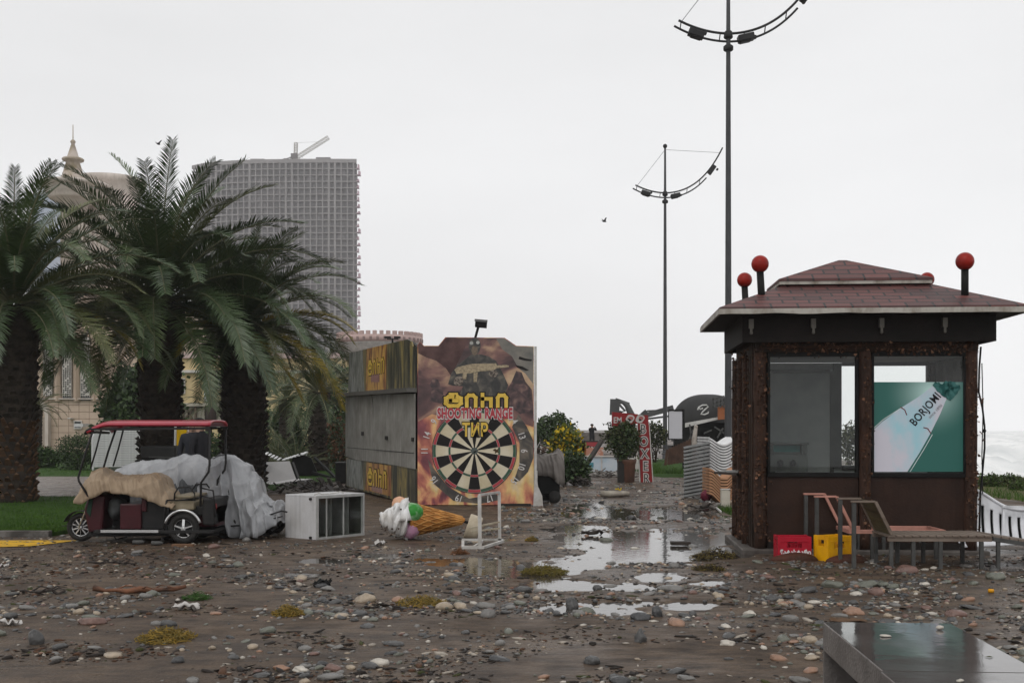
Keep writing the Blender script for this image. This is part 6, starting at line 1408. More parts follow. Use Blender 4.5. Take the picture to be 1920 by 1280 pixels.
SYY = 27.2
stack(19, .068, (q3(1357,0,SYY).x, SYY, .0), R(1), m_wst, .70, 1.5, .17, False, 'white loungers stacked left of the kiosk', 'white plastic lounger in the tall stack left of the kiosk', 'topmost white plastic lounger of the tall stack left of the kiosk')
stack(14, .088, (q3(1330,0,SYY-.1).x, SYY-.1, .12), R(82), m_gst, .34, .62, .02, False, 'shade-toned loungers stacked beside the white stack', 'white lounger base coloured as shaded in the leaning stack left of the white loungers', 'topmost shade-toned white lounger base of the leaning stack', tilt=-.20)
stack(9, .066, (q3(1358,0,25.4).x, 25.4, -.02), R(2), m_ost, .64, .8, .20, True, 'tan loungers stacked left of the kiosk', 'tan plastic lounger in the low stack against the kiosk side', 'topmost tan plastic lounger of the low stack')
bxw = thing('white_box', 'small cream plastic box leaning on the tan lounger stack', 'box', (G(1362,953).x, 23.6, 0)); bo = b_('box_body', mat('cream_box_plastic', (.50,.47,.40), .5, (.40,.37,.31), 5), bxw, lambda m: m.bb(-.095, .095, -.06, .06, 0, .38), .02); b_('lid', m_wf, bxw, lambda m: m.bb(-.10, .10, -.065, .065, .381, .40), .005)
mr_ = thing('maroon_ball', 'crumpled maroon ball at the foot of the white lounger stack', 'ball', (G(1318,937).x, 25.8, .13)); b_('ball_skin', mat('maroon_cloth', (.14,.02,.04), .6), mr_, lambda m: m.ball((0,0,0), .13, 14, 10, nz=.3))
sk = thing('fallen_stick', 'pale stick lying between the puddle and the cream box', 'stick', (0,0,0)); b_('stick', m_wf, sk, lambda m: (m.bar(G(1330,945)+Vector((0,0,.05)), G(1352,962)+Vector((0,0,.03)), .03), ))
heap('debris_pile', 'dark splinters at the foot of the tan lounger stack', G(1345,962).x, 23.3, .35, .3, .10, 40, [m_dk2, m_gy2], 8)
w = MB(); blades(w, 900, lambda: (rnd.uniform(4.15,4.75), rnd.uniform(21.0,23.0)), .13, .008, 0); tag(w.build('grass', m_blade), 'small grass tuft between the kiosk and the cream box', 'grass', kind='stuff')
hs2 = thing('dark_shelf', 'thin dark shelf sticking out at the left side of the kiosk', 'shelf', (0,0,0)); b_('shelf_board', m_dk2, hs2, lambda m: m.bar(q3(1350,885,16.4), q3(1392,888,16.2), .4, .03, (0,0,1))); b_('shelf_items', m_alu, hs2, lambda m: (m.box(q3(1372,883,16.3), (.16,.2,.025)),))
# people far off
def person(label, x, y, h, cols, arms='down', rz=0, cap=None, group=None, z0=0):
    k = thing('person', label, 'person', (x, y, z0), rz, group); s = h/1.75
    J = {'hip':(0,0,.95),'waist':(0,0,1.12),'chest':(0,0,1.36),'neck':(0,0,1.50),'head':(0,-.01,1.58),'crown':(0,0,1.70),
         'sl':(-.17,0,1.42),'el':(-.23,.02,1.15),'wl':(-.22,-.06,.92),'hl':(-.22,-.08,.82),'sr':(.17,0,1.42),'er':(.23,.02,1.15),'wr':(.22,-.06,.92),'hr':(.22,-.08,.82),
         'll':(-.10,0,.90),'kl':(-.11,-.02,.50),'al':(-.11,.02,.09),'tl':(-.12,-.14,.03),'lr':(.10,0,.90),'kr':(.11,-.02,.50),'ar':(.11,.02,.09),'tr':(.12,-.14,.03)}
    if arms == 'front': J.update({'wl':(-.10,-.22,1.15),'hl':(-.02,-.27,1.17),'wr':(.10,-.22,1.15),'hr':(.02,-.28,1.19)})
    if arms == 'up': J.update({'el':(-.25,-.12,1.32),'wl':(-.12,-.22,1.50),'hl':(-.06,-.22,1.56),'er':(.25,-.12,1.32),'wr':(.12,-.22,1.50),'hr':(.06,-.22,1.56)})
    E = [('hip','waist'),('waist','chest'),('chest','neck'),('neck','head'),('head','crown'),('chest','sl'),('sl','el'),('el','wl'),('wl','hl'),('chest','sr'),('sr','er'),('er','wr'),('wr','hr'),('hip','ll'),('ll','kl'),('kl','al'),('al','tl'),('hip','lr'),('lr','kr'),('kr','ar'),('ar','tr')]
    rad = {'hip':.15,'waist':.14,'chest':.17,'neck':.058,'head':.088,'crown':.085,'sl':.075,'sr':.075,'el':.05,'er':.05,'wl':.034,'wr':.034,'hl':.038,'hr':.038,'ll':.095,'lr':.095,'kl':.065,'kr':.065,'al':.045,'ar':.045,'tl':.04,'tr':.04}
    nm = list(J); me = bpy.data.meshes.new('tmp'); me.from_pydata([Vector(J[n])*s for n in nm], [(nm.index(a), nm.index(b__)) for a, b__ in E], [])
    t_ = bpy.data.objects.new('tmp', me); COL.objects.link(t_); md = t_.modifiers.new('s', 'SKIN')
    for i, n in enumerate(nm): me.skin_vertices[0].data[i].radius = (rad[n]*s, rad[n]*s*(.75 if n in ('chest','waist','hip') else 1)); me.skin_vertices[0].data[i].use_root = (n == 'hip')
    t_.modifiers.new('sub', 'SUBSURF').levels = 1
    dg = bpy.context.evaluated_depsgraph_get(); dg.update(); m2 = bpy.data.meshes.new_from_object(t_.evaluated_get(dg)); bpy.data.objects.remove(t_)
    mats_ = [mat('skin', (.30,.19,.14), .6), mat('jacket', cols[0], .8), mat('trousers', cols[1], .8)]; m2.materials.clear()
    for q in mats_: m2.materials.append(q)
    for p_ in m2.polygons:
        z = p_.center.z/s; p_.material_index = 0 if z > 1.50 else 1 if z > .88 or abs(p_.center.x) > .19*s else 2; p_.use_smooth = True
    m2.name = 'body'; o = bpy.data.objects.new('body', m2); COL.objects.link(o); o.parent = k
    b_('hair', m_black if not cap else mat('cap_cloth', cap, .8), k, lambda m: (m.ball((0,.012*s,1.67*s), .105*s, 14, 8, (1,1.05,.72)), m.box((0,-.12*s,1.645*s), (.15*s,.12*s,.02*s)) if cap else None))
    b_('face_features', m_dark, k, lambda m: [m.ball((sx*.032*s,-.085*s,1.60*s), .010*s, 6, 4) for sx in (-1,1)]+[m.box((0,-.092*s,1.535*s), (.045*s,.01*s,.008*s))]); b_('nose', mats_[0], k, lambda m: m.ball((0,-.098*s,1.57*s), .016*s, 8, 6))
    return k
person('person in dark jacket with dark hair behind the tricycle roof on the left of two', (361.5-960)/F*22, 22, 1.83, ((.03,.032,.04),(.02,.02,.025)), rz=R(15), group=None)
person('person with a black peaked cap and dark jacket behind the rear post of the tricycle', (375-960)/F*21.5, 21.5, 1.86, ((.022,.022,.026),(.02,.02,.022)), cap=(.012,.012,.012), rz=R(70))
person('distant person in dark clothes standing on the debris left of the excavator', (1110-960)/F*70, 70, 1.7, ((.02,.02,.022),(.02,.02,.02)), arms='up', rz=R(20), z0=.25)
person('distant dark figure just beside the booth edge against the sky', (1009-960)/F*60, 60, 1.7, ((.025,.025,.025),(.02,.02,.02)), rz=R(-60), z0=.3)
mound('rubble_rise', -1.5, 6.5, 56, 75, .32, 9, mat('rubble_brown', (.11,.09,.075), .8, (.05,.042,.036), 1.5, .5, 6))
fnc = thing('distant_fence', 'low grey fence and wall at the horizon behind the orange stall', 'fence', (0,0,0)); b_('fence_wall', m_gy2, fnc, lambda m: m.box(q3(1120,818,80), (4.2,.2,.55))); b_('rail', m_cb, fnc, lambda m: m.box(q3(1130,808,80), (3.2,.1,.06)))
# birds
def bird(px, py, Y, s, label, an):
    k = thing('bird', label, 'bird', q3(px, py, Y), an)
    b_('body', m_black, k, lambda m: m.ball((0,0,0), .11*s, 12, 8, (2.4,.9,.8))); b_('wing', m_black, k, lambda m: (m.add([(-.12*s,0,.02*s),(.14*s,0,.02*s),(.02*s,-.42*s,.30*s),(-.10*s,-.40*s,.30*s)], [(0,1,2,3)]),)); b_('wing', m_black, k, lambda m: m.add([(-.12*s,0,.02*s),(.14*s,0,.02*s),(.02*s,.42*s,.30*s),(-.10*s,.40*s,.30*s)], [(0,1,2,3)])); b_('tail', m_black, k, lambda m: m.add([(-.2*s,0,0),(-.42*s,-.08*s,.01),(-.42*s,.08*s,.01)], [(0,1,2)]))
bird(297,270,60,.55,'small dark bird flying above the middle palm', 1.2); bird(1133,415,90,.8,'small bird gliding in the open sky left of the farther street lamp', .5)

# ================================================================= LEFT MIDDLE GROUND
stack(21, .066, ((205-960)/F*43-.62, 43, .0), R(-62), m_wst, .8, 1.9, .20, True, 'white loungers in the tall stack on the lawn', 'white plastic lounger in the tall stack seen through the tricycle', 'topmost white plastic lounger of the stack seen through the tricycle')
# ... white seat sofa, striped deck parts, hoop fence, black box
so_ = thing('garden_sofa', 'white cushioned garden sofa with a dark grey end standing on the lawn edge', 'sofa', (0,0,0)); FY = 33
def sofaP(px, py, dy=0): return q3(px, py, FY+dy)
b_('end_panel', mat('dark_grey_rattan', (.06,.065,.07), .7, (.045,.05,.055), 5), so_, lambda m: m.prism([(sofaP(462,0).x, sofaP(0,905).z),(sofaP(494,0).x, sofaP(0,905).z),(sofaP(494,0).x, sofaP(0,864).z),(sofaP(464,0).x, sofaP(0,864).z)], FY+.3, FY+.4))
def slab(m, pts, th): # pts list of (px,py,dy)
    v = [sofaP(*p_) for p_ in pts]; n_v = (v[1]-v[0]).cross(v[2]-v[0]).normalized()*th; k = len(v); m.add(v+[q+n_v for q in v], [tuple(range(k)), tuple(range(2*k-1, k-1, -1))]+[(i, (i+1) % k, (i+1) % k+k, i+k) for i in range(k)], False)
m_cush = mat('off_white_cushion', (.66,.64,.63), .6, (.58,.56,.55), 1.5)
b_('back_cushion', m_cush, so_, lambda m: slab(m, [(494,866,.6),(543,864,.6),(555,897,.1),(500,905,.1)], .10)); b_('seat_cushion', m_cush, so_, lambda m: slab(m, [(500,905,.1),(555,897,.1),(586,897,-.5),(507,908,-.6)], .06)); b_('base', m_dark, so_, lambda m: (m.bar(sofaP(506,912,-.3), sofaP(560,903,-.3), .5, .06), m.bar(sofaP(548,866,.7), sofaP(560,900,.7), .3, .05)))
stp = thing('striped_deck_panel', 'overturned slatted panels with white stripes behind the garden sofa', 'deck panel', (0,0,0)); SYL = 38
b_('frame', m_black, stp, lambda m: (m.prism([(q3(546,0,SYL).x, q3(0,896,SYL).z),(q3(600,0,SYL).x, q3(0,898,SYL).z),(q3(583,0,SYL).x, q3(0,858,SYL).z),(q3(562,0,SYL).x, q3(0,850,SYL).z),(q3(548,0,SYL).x, q3(0,858,SYL).z)], SYL, SYL+.1), m.bar(q3(590,858,SYL), q3(640,905,SYL-2), .08), m.bar(q3(585,885,SYL), q3(640,900,SYL-2), .08)))
for k in range(6): b_('slat', m_wst, stp, lambda m: m.bar(q3(531+k*7,862-k*2.0,SYL-.2), q3(540+k*7,858-k*2.2,SYL+1.2), .09, .03))
for k in range(5): b_('slat', m_wst, stp, lambda m: m.bar(q3(497+k*6,852+k*2.5,SYL-.2), q3(502+k*6,848+k*2.5,SYL+1.2), .07, .03))
for k in range(8):
    px = 582+k*6 if k < 7 else 638; o = thing('hoop_chair', 'white hoop backed chair in the row beyond the garden sofa' if k < 7 else 'single white hoop backed chair beside the booth corner', 'chair', (q3(px,0,46).x, 46, .0), R(20*(k % 3)), 'white hoop chairs on the lawn' if k < 7 else None)
    b_('hoop_back', m_wst, o, lambda m: m.tube([(-.16,0,.12),(-.16,0,.55),(-.12,0,.68),(0,0,.73),(.12,0,.68),(.16,0,.55),(.16,0,.12)], .022, 6)); b_('seat', m_wst, o, lambda m: m.box((0,-.12,.40), (.32,.30,.03))); b_('leg', m_wst, o, lambda m: (m.bar((-.14,-.25,.05), (-.14,-.25,.39), .025), ) ); b_('leg', m_wst, o, lambda m: m.bar((.14,-.25,.05), (.14,-.25,.39), .025))
bb_ = thing('black_bin', 'black square bin standing at the far corner of the booth', 'bin', (q3(641,0,34.5).x, 34.5, 0)); b_('bin_body', m_blk, bb_, lambda m: m.bb(-.17, .17, -.2, .2, 0, .60), .01); b_('lid', m_gm, bb_, lambda m: m.bb(-.19, .19, -.22, .22, .601, .64), .01)
heap('debris_pile', 'long scatter of broken dark slats on the ground between the sofa and the booth', G(620,908).x, 31.5, 1.0, 1.4, .10, 90, [m_dk2, m_gy2, m_dk2], 12)
heap('debris_pile', 'broken boards behind the fridge along the lawn edge', G(530,925).x, 29.0, .8, .6, .06, 40, [m_dk2, m_gy2], 13)
# dark cart behind
dc_ = thing('black_utility_cart', 'low black utility cart behind the tricycle in front of the palm trunk', 'cart', (q3(255,0,26).x, 26, 0))
b_('cargo_body', m_blk, dc_, lambda m: (m.bb(.0, 1.55, 0, .9, .35, .95), m.bb(.1, .9, .0, .9, .95, 1.25)), .04); b_('pale_rail', m_gm, dc_, lambda m: m.bar((.3,-.02,1.0), (1.5,-.02,.96), .03)); b_('wheel', m_tyre, dc_, lambda m: m.lathe([(0,-.05),(.24,-.05),(.24,.05),(0,.05)], 16, (1.2,-.06,.24), Matrix.Rotation(R(90), 3, 'X')))
wc = thing('white_chair', 'white chair with a yellow towel on it behind the tricycle', 'chair', (q3(342,0,27).x, 27, .2)); b_('backrest', m_wst, wc, lambda m: (m.tube([(-.16,0,1.60),(-.17,0,1.05),(-.17,0,.5)], .03, 6), m.tube([(.16,0,1.58),(.17,0,1.05),(.17,0,.5)], .03, 6), m.bb(-.15, .15, .0, .03, .78, 1.15))); b_('seat', m_wst, wc, lambda m: m.bb(-.18, .18, -.35, -.005, .74, .78)); b_('leg', m_wst, wc, lambda m: (m.bar((-.16,-.3,.05),(-.16,-.3,.739),.03),)); b_('leg', m_wst, wc, lambda m: m.bar((.16,-.3,.05),(.16,-.3,.739),.03))
yt = thing('yellow_towel', 'bright yellow towel hanging over the white chair', 'towel', (q3(342,0,27).x, 26.96, 1.30)); mb = MB(); mb.grid(lambda u, v: (-.12+.24*u, -.02+.03*math.sin(u*9), .32-.42*v), 12, 8); o = mb.build('cloth', mat('yellow_cloth', (.75,.48,.01), .8, (.62,.38,.01), 6), yt); solid(o, .02)
# ================================================================= PALMS
m_fr = [mat('palm_frond_dark', (.027,.054,.016), .38, (.050,.082,.026), 1.3, spec=.5), mat('palm_frond_mid', (.050,.082,.028), .38, (.076,.110,.038), 1.5, spec=.5), mat('palm_frond_olive', (.070,.086,.026), .42, (.10,.11,.035), 1.5, spec=.45), mat('palm_frond_yellow', (.30,.22,.03), .5, (.16,.14,.03), 2)]
m_rach = mat('palm_rachis', (.15,.15,.085), .5, (.09,.09,.05), 3); m_tr = mat('palm_trunk_fibre', (.055,.043,.034), .9, (.022,.018,.015), 5, .9, 14); m_trr = mat('palm_trunk_reddish', (.13,.072,.042), .8, (.06,.035,.022), 5, .6, 14)
def frond(k, base, az, el, L_, droop, r_, mt, roll=0, nl=78, wl=.038, name='frond'):
    n = 14; pts = [Vector(base)]; p = Vector(base); T_ = []
    bend = r_.uniform(-.25, .25)
    for i in range(n):
        f = i/(n-1); e_ = el-droop*f**1.7; a = az+bend*f; d = Vector((math.cos(a)*math.cos(e_), math.sin(a)*math.cos(e_), math.sin(e_))); T_.append(d); p = p+d*L_/n; pts.append(p.copy())
    mb = MB(); mb.cur = 1; mb.tube(pts, [.024*(1-i/(n+1))+.005 for i in range(n+1)], 5); mb.cur = 0
    for i in range(nl):
        s = .10+.90*(i+.5)/nl; f = s*n; a_ = min(n-1, int(f)); q = pts[a_].lerp(pts[a_+1], f-a_); t_ = T_[a_]
        side_ = t_.cross(Vector((0,0,1))); side_ = side_.normalized() if side_.length > .05 else Vector((-math.sin(az), math.cos(az), 0)); side_ = Matrix.Rotation(roll, 3, t_) @ side_; nrm = side_.cross(t_)
        prof = (.35+.65*min(1, s/.28))*(1-.62*max(0, (s-.55)/.45)**1.3)
        ll = L_*.150*prof*r_.uniform(.85, 1.12); fw = .55+.75*s
        for sg in (-1, 1):
            d = (side_*sg+t_*fw*r_.uniform(.85,1.15)+nrm*(.42+r_.uniform(-.12,.12))).normalized()
            w_ = t_*wl*r_.uniform(.8,1.2)*.5*(L_/3.6); m1 = q+d*ll*.5; e1 = q+d*ll+Vector((0,0,-ll*r_.uniform(.04,.24))); m1.z -= ll*.02
            mb.add([q-w_*.6, q+w_*.6, m1+w_, m1-w_, e1], [(0,1,2,3),(3,2,4)], False)
    return mb.build(name, [mt, m_rach], k)
def palm(name, label, loc, th, tr, L_, n, seed, redlow=False, trunk_bulge=1.15, yellow=.05, nl=78, low=-.36, leaning=0, mats=None):
    k = thing(name, label, 'palm tree', loc); r_ = random.Random(seed)
    def trunk(m):
        m.tube([(leaning*z/th, 0, z) for z in [th*i/16 for i in range(17)]], [tr*(1.08-.12*math.sin(math.pi*min(1, i/10)))*(trunk_bulge if i > 13 else 1)*(1.0+.04*math.sin(i*3)) for i in range(17)], 16)
        rows = int(th/.16)
        for j in range(rows):
            z = j*th/rows; nb = 15
            for i in range(nb):
                a = 2*math.pi*(i+(j % 2)*.5)/nb+r_.uniform(-.06,.06); rr_ = tr*(1.0 if j < rows*.8 else 1.1); c_ = Vector((leaning*z/th+math.cos(a)*rr_, math.sin(a)*rr_, z+r_.uniform(-.03,.03)))
                o_ = Vector((math.cos(a), math.sin(a), 0)); t_ = Vector((-math.sin(a), math.cos(a), 0)); wv = tr*.20*r_.uniform(.8,1.2); up_ = .15*r_.uniform(.7,1.3); ou = tr*.20*r_.uniform(.5,1.4)
                m.cur = 1 if (redlow and z < th*.42) else 0
                m.add([c_-t_*wv-o_*.04, c_+t_*wv-o_*.04, c_+t_*wv*.6+o_*ou+Vector((0,0,up_)), c_-t_*wv*.6+o_*ou+Vector((0,0,up_)), c_+o_*ou*.4+Vector((0,0,up_*1.25))], [(0,1,2,3),(3,2,4),(0,3,4),(1,4,2)], False)
    b_('trunk', [m_tr, m_trr], k, trunk)
    ms = mats or m_fr
    for i in range(n):
        f = (i+.5)/n; az = i*2.39996+seed+r_.uniform(-.25,.25)
        el = R(84)-(R(84)-low)*f**.85+r_.uniform(-.12,.12); dr = (R(40)+R(34)*math.sin(min(1, f*1.5)*math.pi*.55))*r_.uniform(.8,1.2); 
        if f > .8: dr *= .7
        mt = ms[3] if (f > .55 and r_.random() < yellow*1.7) else ms[0] if r_.random() < .42 else ms[1] if r_.random() < .68 else ms[2]
        frond(k, (leaning+math.cos(az)*tr*.55*f, math.sin(az)*tr*.55*f, th-.05+.25*(1-f)), az, el, L_*r_.uniform(.85,1.08)*(1-.14*abs(f-.4))*(.92 if f < .22 else 1), dr, r_, mt, r_.uniform(-.3,.3), nl)
    return k
palm('palm_tree', 'big date palm with a reddish ringed trunk at the left picture edge', ((27-960)/F*24.8, 24.8, 0), 4.3, .43, 3.65, 74, 5, redlow=True)
palm('palm_tree', 'tallest date palm with a dark trunk behind the tricycle roof', ((300-960)/F*29, 29, 0), 4.8, .50, 4.5, 96, 13)
palm('palm_tree', 'date palm with a thick knobbly dark trunk right of the tricycle', ((457-960)/F*30.5, 30.5, 0), 4.35, .55, 3.6, 76, 28, yellow=.12, low=-.3)
palm('palm_tree', 'smaller palm half hidden behind the left corner of the booth', ((598-960)/F*43, 43, 0), 3.0, .35, 2.9, 46, 31, yellow=.05, nl=40)
palm('palm_tree', 'squat palm with grey green drooping leaves behind the garden sofa', ((538-960)/F*50, 50, 0), 2.9, .3, 2.6, 36, 17, yellow=.12, nl=36)
palm('small_palm', 'small pale palm in front of the hotel arch at the left', ((72-960)/F*52, 52, 0), 2.6, .15, 1.6, 26, 51, nl=30, yellow=0, mats=[m_lfo[0], m_lfo[0], m_lfo[1], m_lfo[0]])
palm('small_palm', 'small hazy palm before the yellow house between two trunks', ((391-960)/F*56, 56, 0), 2.7, .15, 1.7, 26, 52, nl=30, yellow=0, mats=[m_lfo[0], m_lfo[1], m_lfo[1], m_lfo[0]])
def fan(label, px, Y, n, L_, seed, mt):
    k = thing('fan_palm', label, 'palm', ((px-960)/F*Y, Y, 0)); r_ = random.Random(seed)
    for i in range(n):
        az = i*2.4; el = R(r_.uniform(25, 85)); frond(k, (0,0,.1), az, el, L_*r_.uniform(.7,1.1), R(r_.uniform(15,60)), r_, mt[i % len(mt)], 0, 30, .03, 'leaf')
fan('low spiky dark green palm clump under the palms left of the booth', 556, 42, 30, 1.9, 3, m_fr[:2]); fan('low palm clump with arching leaves behind the striped panels', 520, 47, 24, 1.7, 4, m_fr[:3]); fan('spiky palm clump at the left corner of the booth', 618, 45, 24, 1.8, 8, m_fr[:3])
m_rus = [mat('russet_leaf', (.13,.06,.035), .7, (.07,.035,.02), 4), m_lf[0]]
shrub('dense_shrub', 'dark leafy shrub filling the space around the tallest palm trunk', 'shrub', ((265-960)/F*48, 48, 0), 1.75, (.95,.8,.95), m_lf, 8000, .22, 2.5, 21)
shrub('clipped_ball_bush', 'dark clipped round bush on the lawn left of the white lounger stack', 'bush', ((143-960)/F*44, 44, 0), .72, (1,1,.95), m_lf, 5200, .07, .72, 22)
for (px, lb__, w_, cx) in ((84, 'low leafy hedge before the hotel at the left', 1.1, 23), (20, 'low leafy hedge behind the leftmost palm trunk', 1.0, 24)):
    shrub('hedge', lb__, 'hedge', ((px-960)/F*46, 46, 0), .5, (w_*1.3,.7,.85), [m_lf[1], m_lf[0], mat('fresh_leaf%d' % cx, (.05,.10,.02), .5)], 2600, .10, .45, cx)
shrub('russet_shrub', 'rust brown leafy shrub at the left corner of the booth', 'shrub', ((640-960)/F*40, 40, 0), .62, (.8,.8,1.6), m_rus, 2200, .10, 1.0, 25)
shrub('background_shrub', 'dark green bush mass under the smaller palms', 'shrub', ((590-960)/F*52, 52, 0), 1.25, (1.6,.8,1.1), m_lf+[m_lfo[1]], 5200, .16, 1.5, 26)
shrub('background_shrub', 'broad dark bush behind the thick knobbly palm trunk', 'shrub', ((500-960)/F*54, 54, 0), 1.1, (1.5,.8,1.3), m_lf+[m_lfo[0]], 4200, .16, 1.35, 27)
shrub('background_shrub', 'dark bush seen beneath the tricycle roof behind the white chair', 'shrub', ((375-960)/F*46, 46, 0), .9, (1.7,.8,.8), m_lf, 3600, .13, .75, 29)
shrub('background_shrub', 'tall dark foliage between the palms and the booth roof', 'shrub', ((648-960)/F*56, 56, 0), 1.2, (1.0,.8,1.3), m_lf+[m_lfo[1]], 3400, .16, 3.2, 30)
# bank of plants on the seaward side
bk = (1885-960)/F*30
mound('seaward_bank', 11.3, 18.5, 22, 40, .22, 5, mat('bank_soil', (.10,.075,.04), .9, (.06,.075,.02), 1.2, .6, 10))
for i, (px, Y, r_, lb__) in enumerate(((1858, 30.5, .27, 'bushy green weeds on the bank right beside the kiosk cable'), (1893, 31.5, .24, 'green weeds on the seaward bank at the picture edge'), (1912, 29, .17, 'low reddish weeds at the far right on the seaward bank'))):
    shrub('bank_weeds', lb__, 'weeds', ((px-960)/F*Y, Y, .05), r_, (1.5,1.0,.9), [m_lf[1], mat('weed_green%d' % i, (.075,.115,.03), .6, (.05,.08,.02), 4), m_lfo[0]], 1800, .07, r_*.45, 60+i, trunk=False)
w = MB(); blades(w, 9000, lambda: (rnd.uniform(11.2, 17), rnd.uniform(22.5, 34)), .12, .010, .04); tag(w.build('grass', m_blade), 'rough grass over the seaward bank at the right', 'grass', kind='stuff')
tb_ = shrub('wind_bent_tree', 'hazy bush seen through the narrow back window of the kiosk', 'bush', ((1594-960)/F*40, 40, 0), .45, (.8,.8,1.5), m_lfo, 1300, .10, 1.15, 70)

# ================================================================= SEAWEED, DRIFTWOOD, SCRAPS
m_sea_y = [mat('yellow_seaweed', (.30,.20,.035), .6, (.20,.13,.03), 8), mat('brown_seaweed', (.10,.075,.025), .6, (.16,.12,.03), 8)]
def weed(px, py, wpx, hpx, label, seed, mts=None, dens=1.0):
    p = G(px, py); s = p.y/F; r_ = random.Random(seed); mts = mts or m_sea_y; k = MB()
    for i in range(int(230*dens)):
        k.cur = i % len(mts); a = r_.uniform(0, 6.28); q = math.sqrt(r_.random()); c_ = Vector((math.cos(a)*q*wpx/2*s, math.sin(a)*q*.14*(wpx/60), .005+hpx*s*r_.random()*(1-q)*1.1)); d = Vector((r_.gauss(0,1), r_.gauss(0,1), r_.gauss(0,.5))).normalized()*.045; e_ = Vector((r_.gauss(0,1), r_.gauss(0,1), r_.gauss(0,.6))).normalized()*.025
        k.tube([c_-d, c_-d*.3+e_, c_+d*.4+e_*.6, c_+d], .0028, 4, cap=False)
    o = k.build('seaweed_clump', mts); o.location = p; return tag(o, label, 'seaweed')
weed(311,1198,100,22,'large yellow seaweed clump on the sand in the lower left',1,dens=2.2); weed(540,1152,52,20,'yellow brown seaweed tuft right of the white plastic scrap',2,dens=1.5); weed(790,1132,95,16,'yellow seaweed strip right of the round beige boulder',3,dens=1.5)
weed(1020,1073,85,16,'mossy yellow seaweed clump at the near edge of the large puddle',4,[mat('moss_yellow', (.16,.13,.02), .7, (.10,.09,.02), 8), m_sea_y[1]],2.0); weed(1340,1045,90,20,'brown seaweed and twigs piled right of the large puddle',5,[m_sea_y[1], m_lit[0]],2.2); weed(1330,1068,60,10,'thin seaweed tangle below the brown seaweed pile',6,[m_sea_y[1], m_lit[0]],1.2)
weed(997,1014,22,10,'tiny yellowish seaweed tuft right of the white metal stand',7,dens=.5); weed(370,1122,46,12,'small fresh green sprig on the sand below the driftwood',8,[mat('sprig_green', (.04,.11,.015), .6), m_lf[1]],.7); weed(862,1038,30,8,'rusty seaweed scrap below the white metal stand',9,[mat('rust_weed', (.16,.07,.03), .7)],.5)
def drift(px, py, L_, label, mt, rz, seed, thick=.022):
    p = G(px, py); k = thing('driftwood', label, 'driftwood', p, rz); r_ = random.Random(seed)
    pts = [(-L_/2+L_*i/8, .02*r_.gauss(0,1), .035+.012*r_.gauss(0,1)) for i in range(9)]; b_('branch', mt, k, lambda m: (m.tube(pts, [thick*r_.uniform(.6,1.2) for _ in range(9)], 7), [m.tube([pts[q], (pts[q][0]+.08, .05*sg, .07), (pts[q][0]+.17, .09*sg, .05)], [.010,.007,.003], 5) for q, sg in ((2,1),(4,-1),(5,1),(6,-1))]))
drift(262,1111,.92,'split reddish driftwood branch lying on the left sand', mat('red_driftwood', (.20,.085,.045), .55, (.06,.035,.025), 6), .05, 1, .030); drift(78,1113,.45,'dark thin driftwood stick at the far left', m_dk2, .02, 2, .016); drift(210,1060,.55,'dark stick lying behind the split driftwood', m_dk2, .1, 3, .014); drift(1110,1002,.35,'black branch lying at the rim of the large puddle', m_dk2, .3, 4, .03)
def scrap(px, py, w_, label, mt, seed, h_=.03, name='plastic_scrap', cat='scrap'):
    p = G(px, py); mb = MB(); r_ = random.Random(seed)
    mb.grid(lambda u, v: ((u-.5)*w_*(1+.3*mn.noise(Vector((v*5, seed, 0)))), (v-.5)*w_*.5, .008+h_*(.5+mn.noise(Vector((u*4, v*4, seed*2.3))))), 16, 10); o = mb.build(name, mt); o.location = p; solid(o, .002); return tag(o, label, cat)
m_scr = mat('white_plastic_scrap', (.52,.50,.48), .4, (.36,.34,.32), 8)
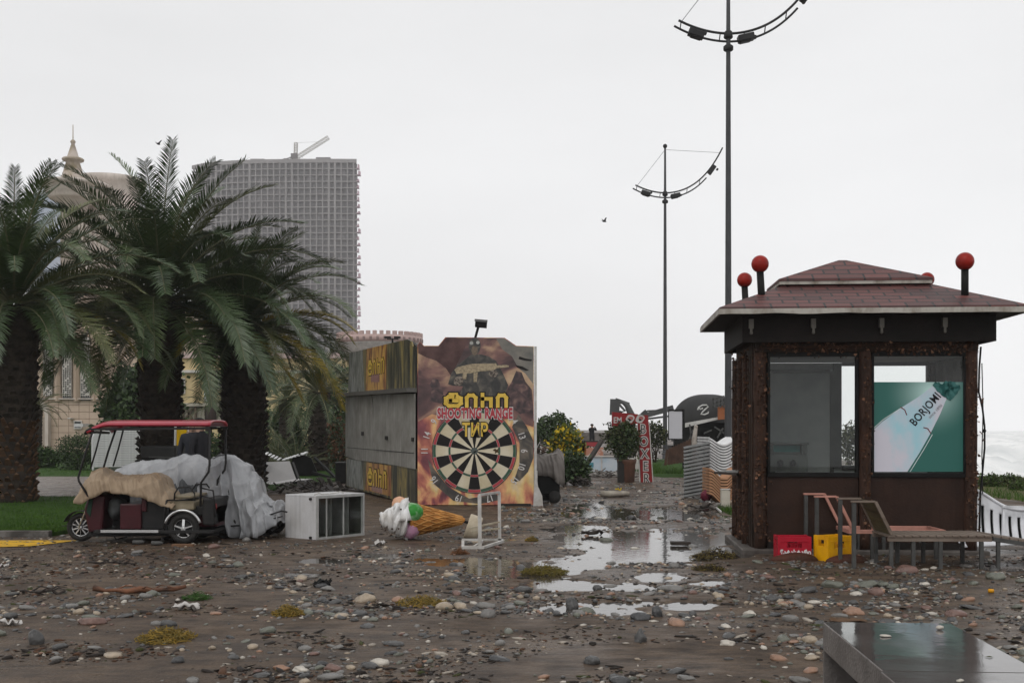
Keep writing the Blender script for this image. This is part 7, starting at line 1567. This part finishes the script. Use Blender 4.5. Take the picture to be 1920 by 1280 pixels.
scrap(350,1143,.22,'crumpled white plastic scrap beside the small orange stone', m_scr, 1, .06); scrap(18,1172,.17,'white wrapper scrap at the far left edge', m_scr, 2, .05); scrap(712,1022,.14,'clear plastic cup scrap lying below the ice cream statue', m_scr, 3, .07); scrap(8,1062,.1,'small pale scrap in the bark litter at the left edge', m_scr, 4); scrap(604,1100,.17,'black rubbery scrap left of the round beige boulder', m_black, 5, .07); scrap(1590,1165,.30,'brown cardboard scrap behind the concrete bench', mat('cardboard', (.12,.07,.04), .7), 6, .02)
yc = thing('plastic_fragment', 'small bright orange yellow plastic bit lying above the right side of the bench', 'plastic scrap', G(1858,1110)); b_('shell', mat('cap_orange', (.70,.32,.01), .4), yc, lambda m: m.lathe([(0,0),(.028,0),(.03,.02),(.026,.034),(0,.036)], 16))
pln = thing('rotten_plank', 'dark rotten plank floating at the right rim of the large puddle', 'plank', G(1276,1021)); b_('board', m_dk2, pln, lambda m: m.bb(-.14, .14, -.07, .07, 0, .05), .008)
wd = thing('wooden_chock', 'brown wooden chock wedged under the rear wheel of the tricycle', 'chock', G(343,1024)); b_('block', mat('chock_wood', (.17,.095,.055), .7), wd, lambda m: m.bb(-.15, .15, -.04, .06, -.01, .035), .006)
for i, (px, py) in enumerate(((258,1020),(293,1022))):
    w_ = thing('plastic_bottle', 'crushed clear bottle under the tricycle, ' + ('left one of two' if i == 0 else 'right one of two'), 'bottle', G(px, py)); b_('bottle_body', m_gm, w_, lambda m: m.tube([(-.07,0,.035),(0,.01,.03),(.07,0,.035),(.10,0,.035)], [.03,.033,.028,.012], 10)); b_('cap', m_black, w_, lambda m: m.tube([(.10,0,.035),(.12,0,.035)], .014, 8))
# ================================================================= HAZE
hz = MB(); hz.bb(-890, 890, -25, 1195, -4.2, 134)
hm = bpy.data.materials.new('haze_air'); hm.use_nodes = True; t = hm.node_tree; t.nodes.clear()
oo = N('ShaderNodeOutputMaterial', t); pv = N('ShaderNodeVolumePrincipled', t); pv.inputs['Color'].default_value = (.97,.97,.98,1); pv.inputs['Density'].default_value = .0004; pv.inputs['Anisotropy'].default_value = 0
t.links.new(pv.outputs[0], oo.inputs['Volume'])
ho2 = hz.build('haze', hm); tag(ho2, 'thin rainy haze filling the air over the promenade', 'haze', kind='stuff')
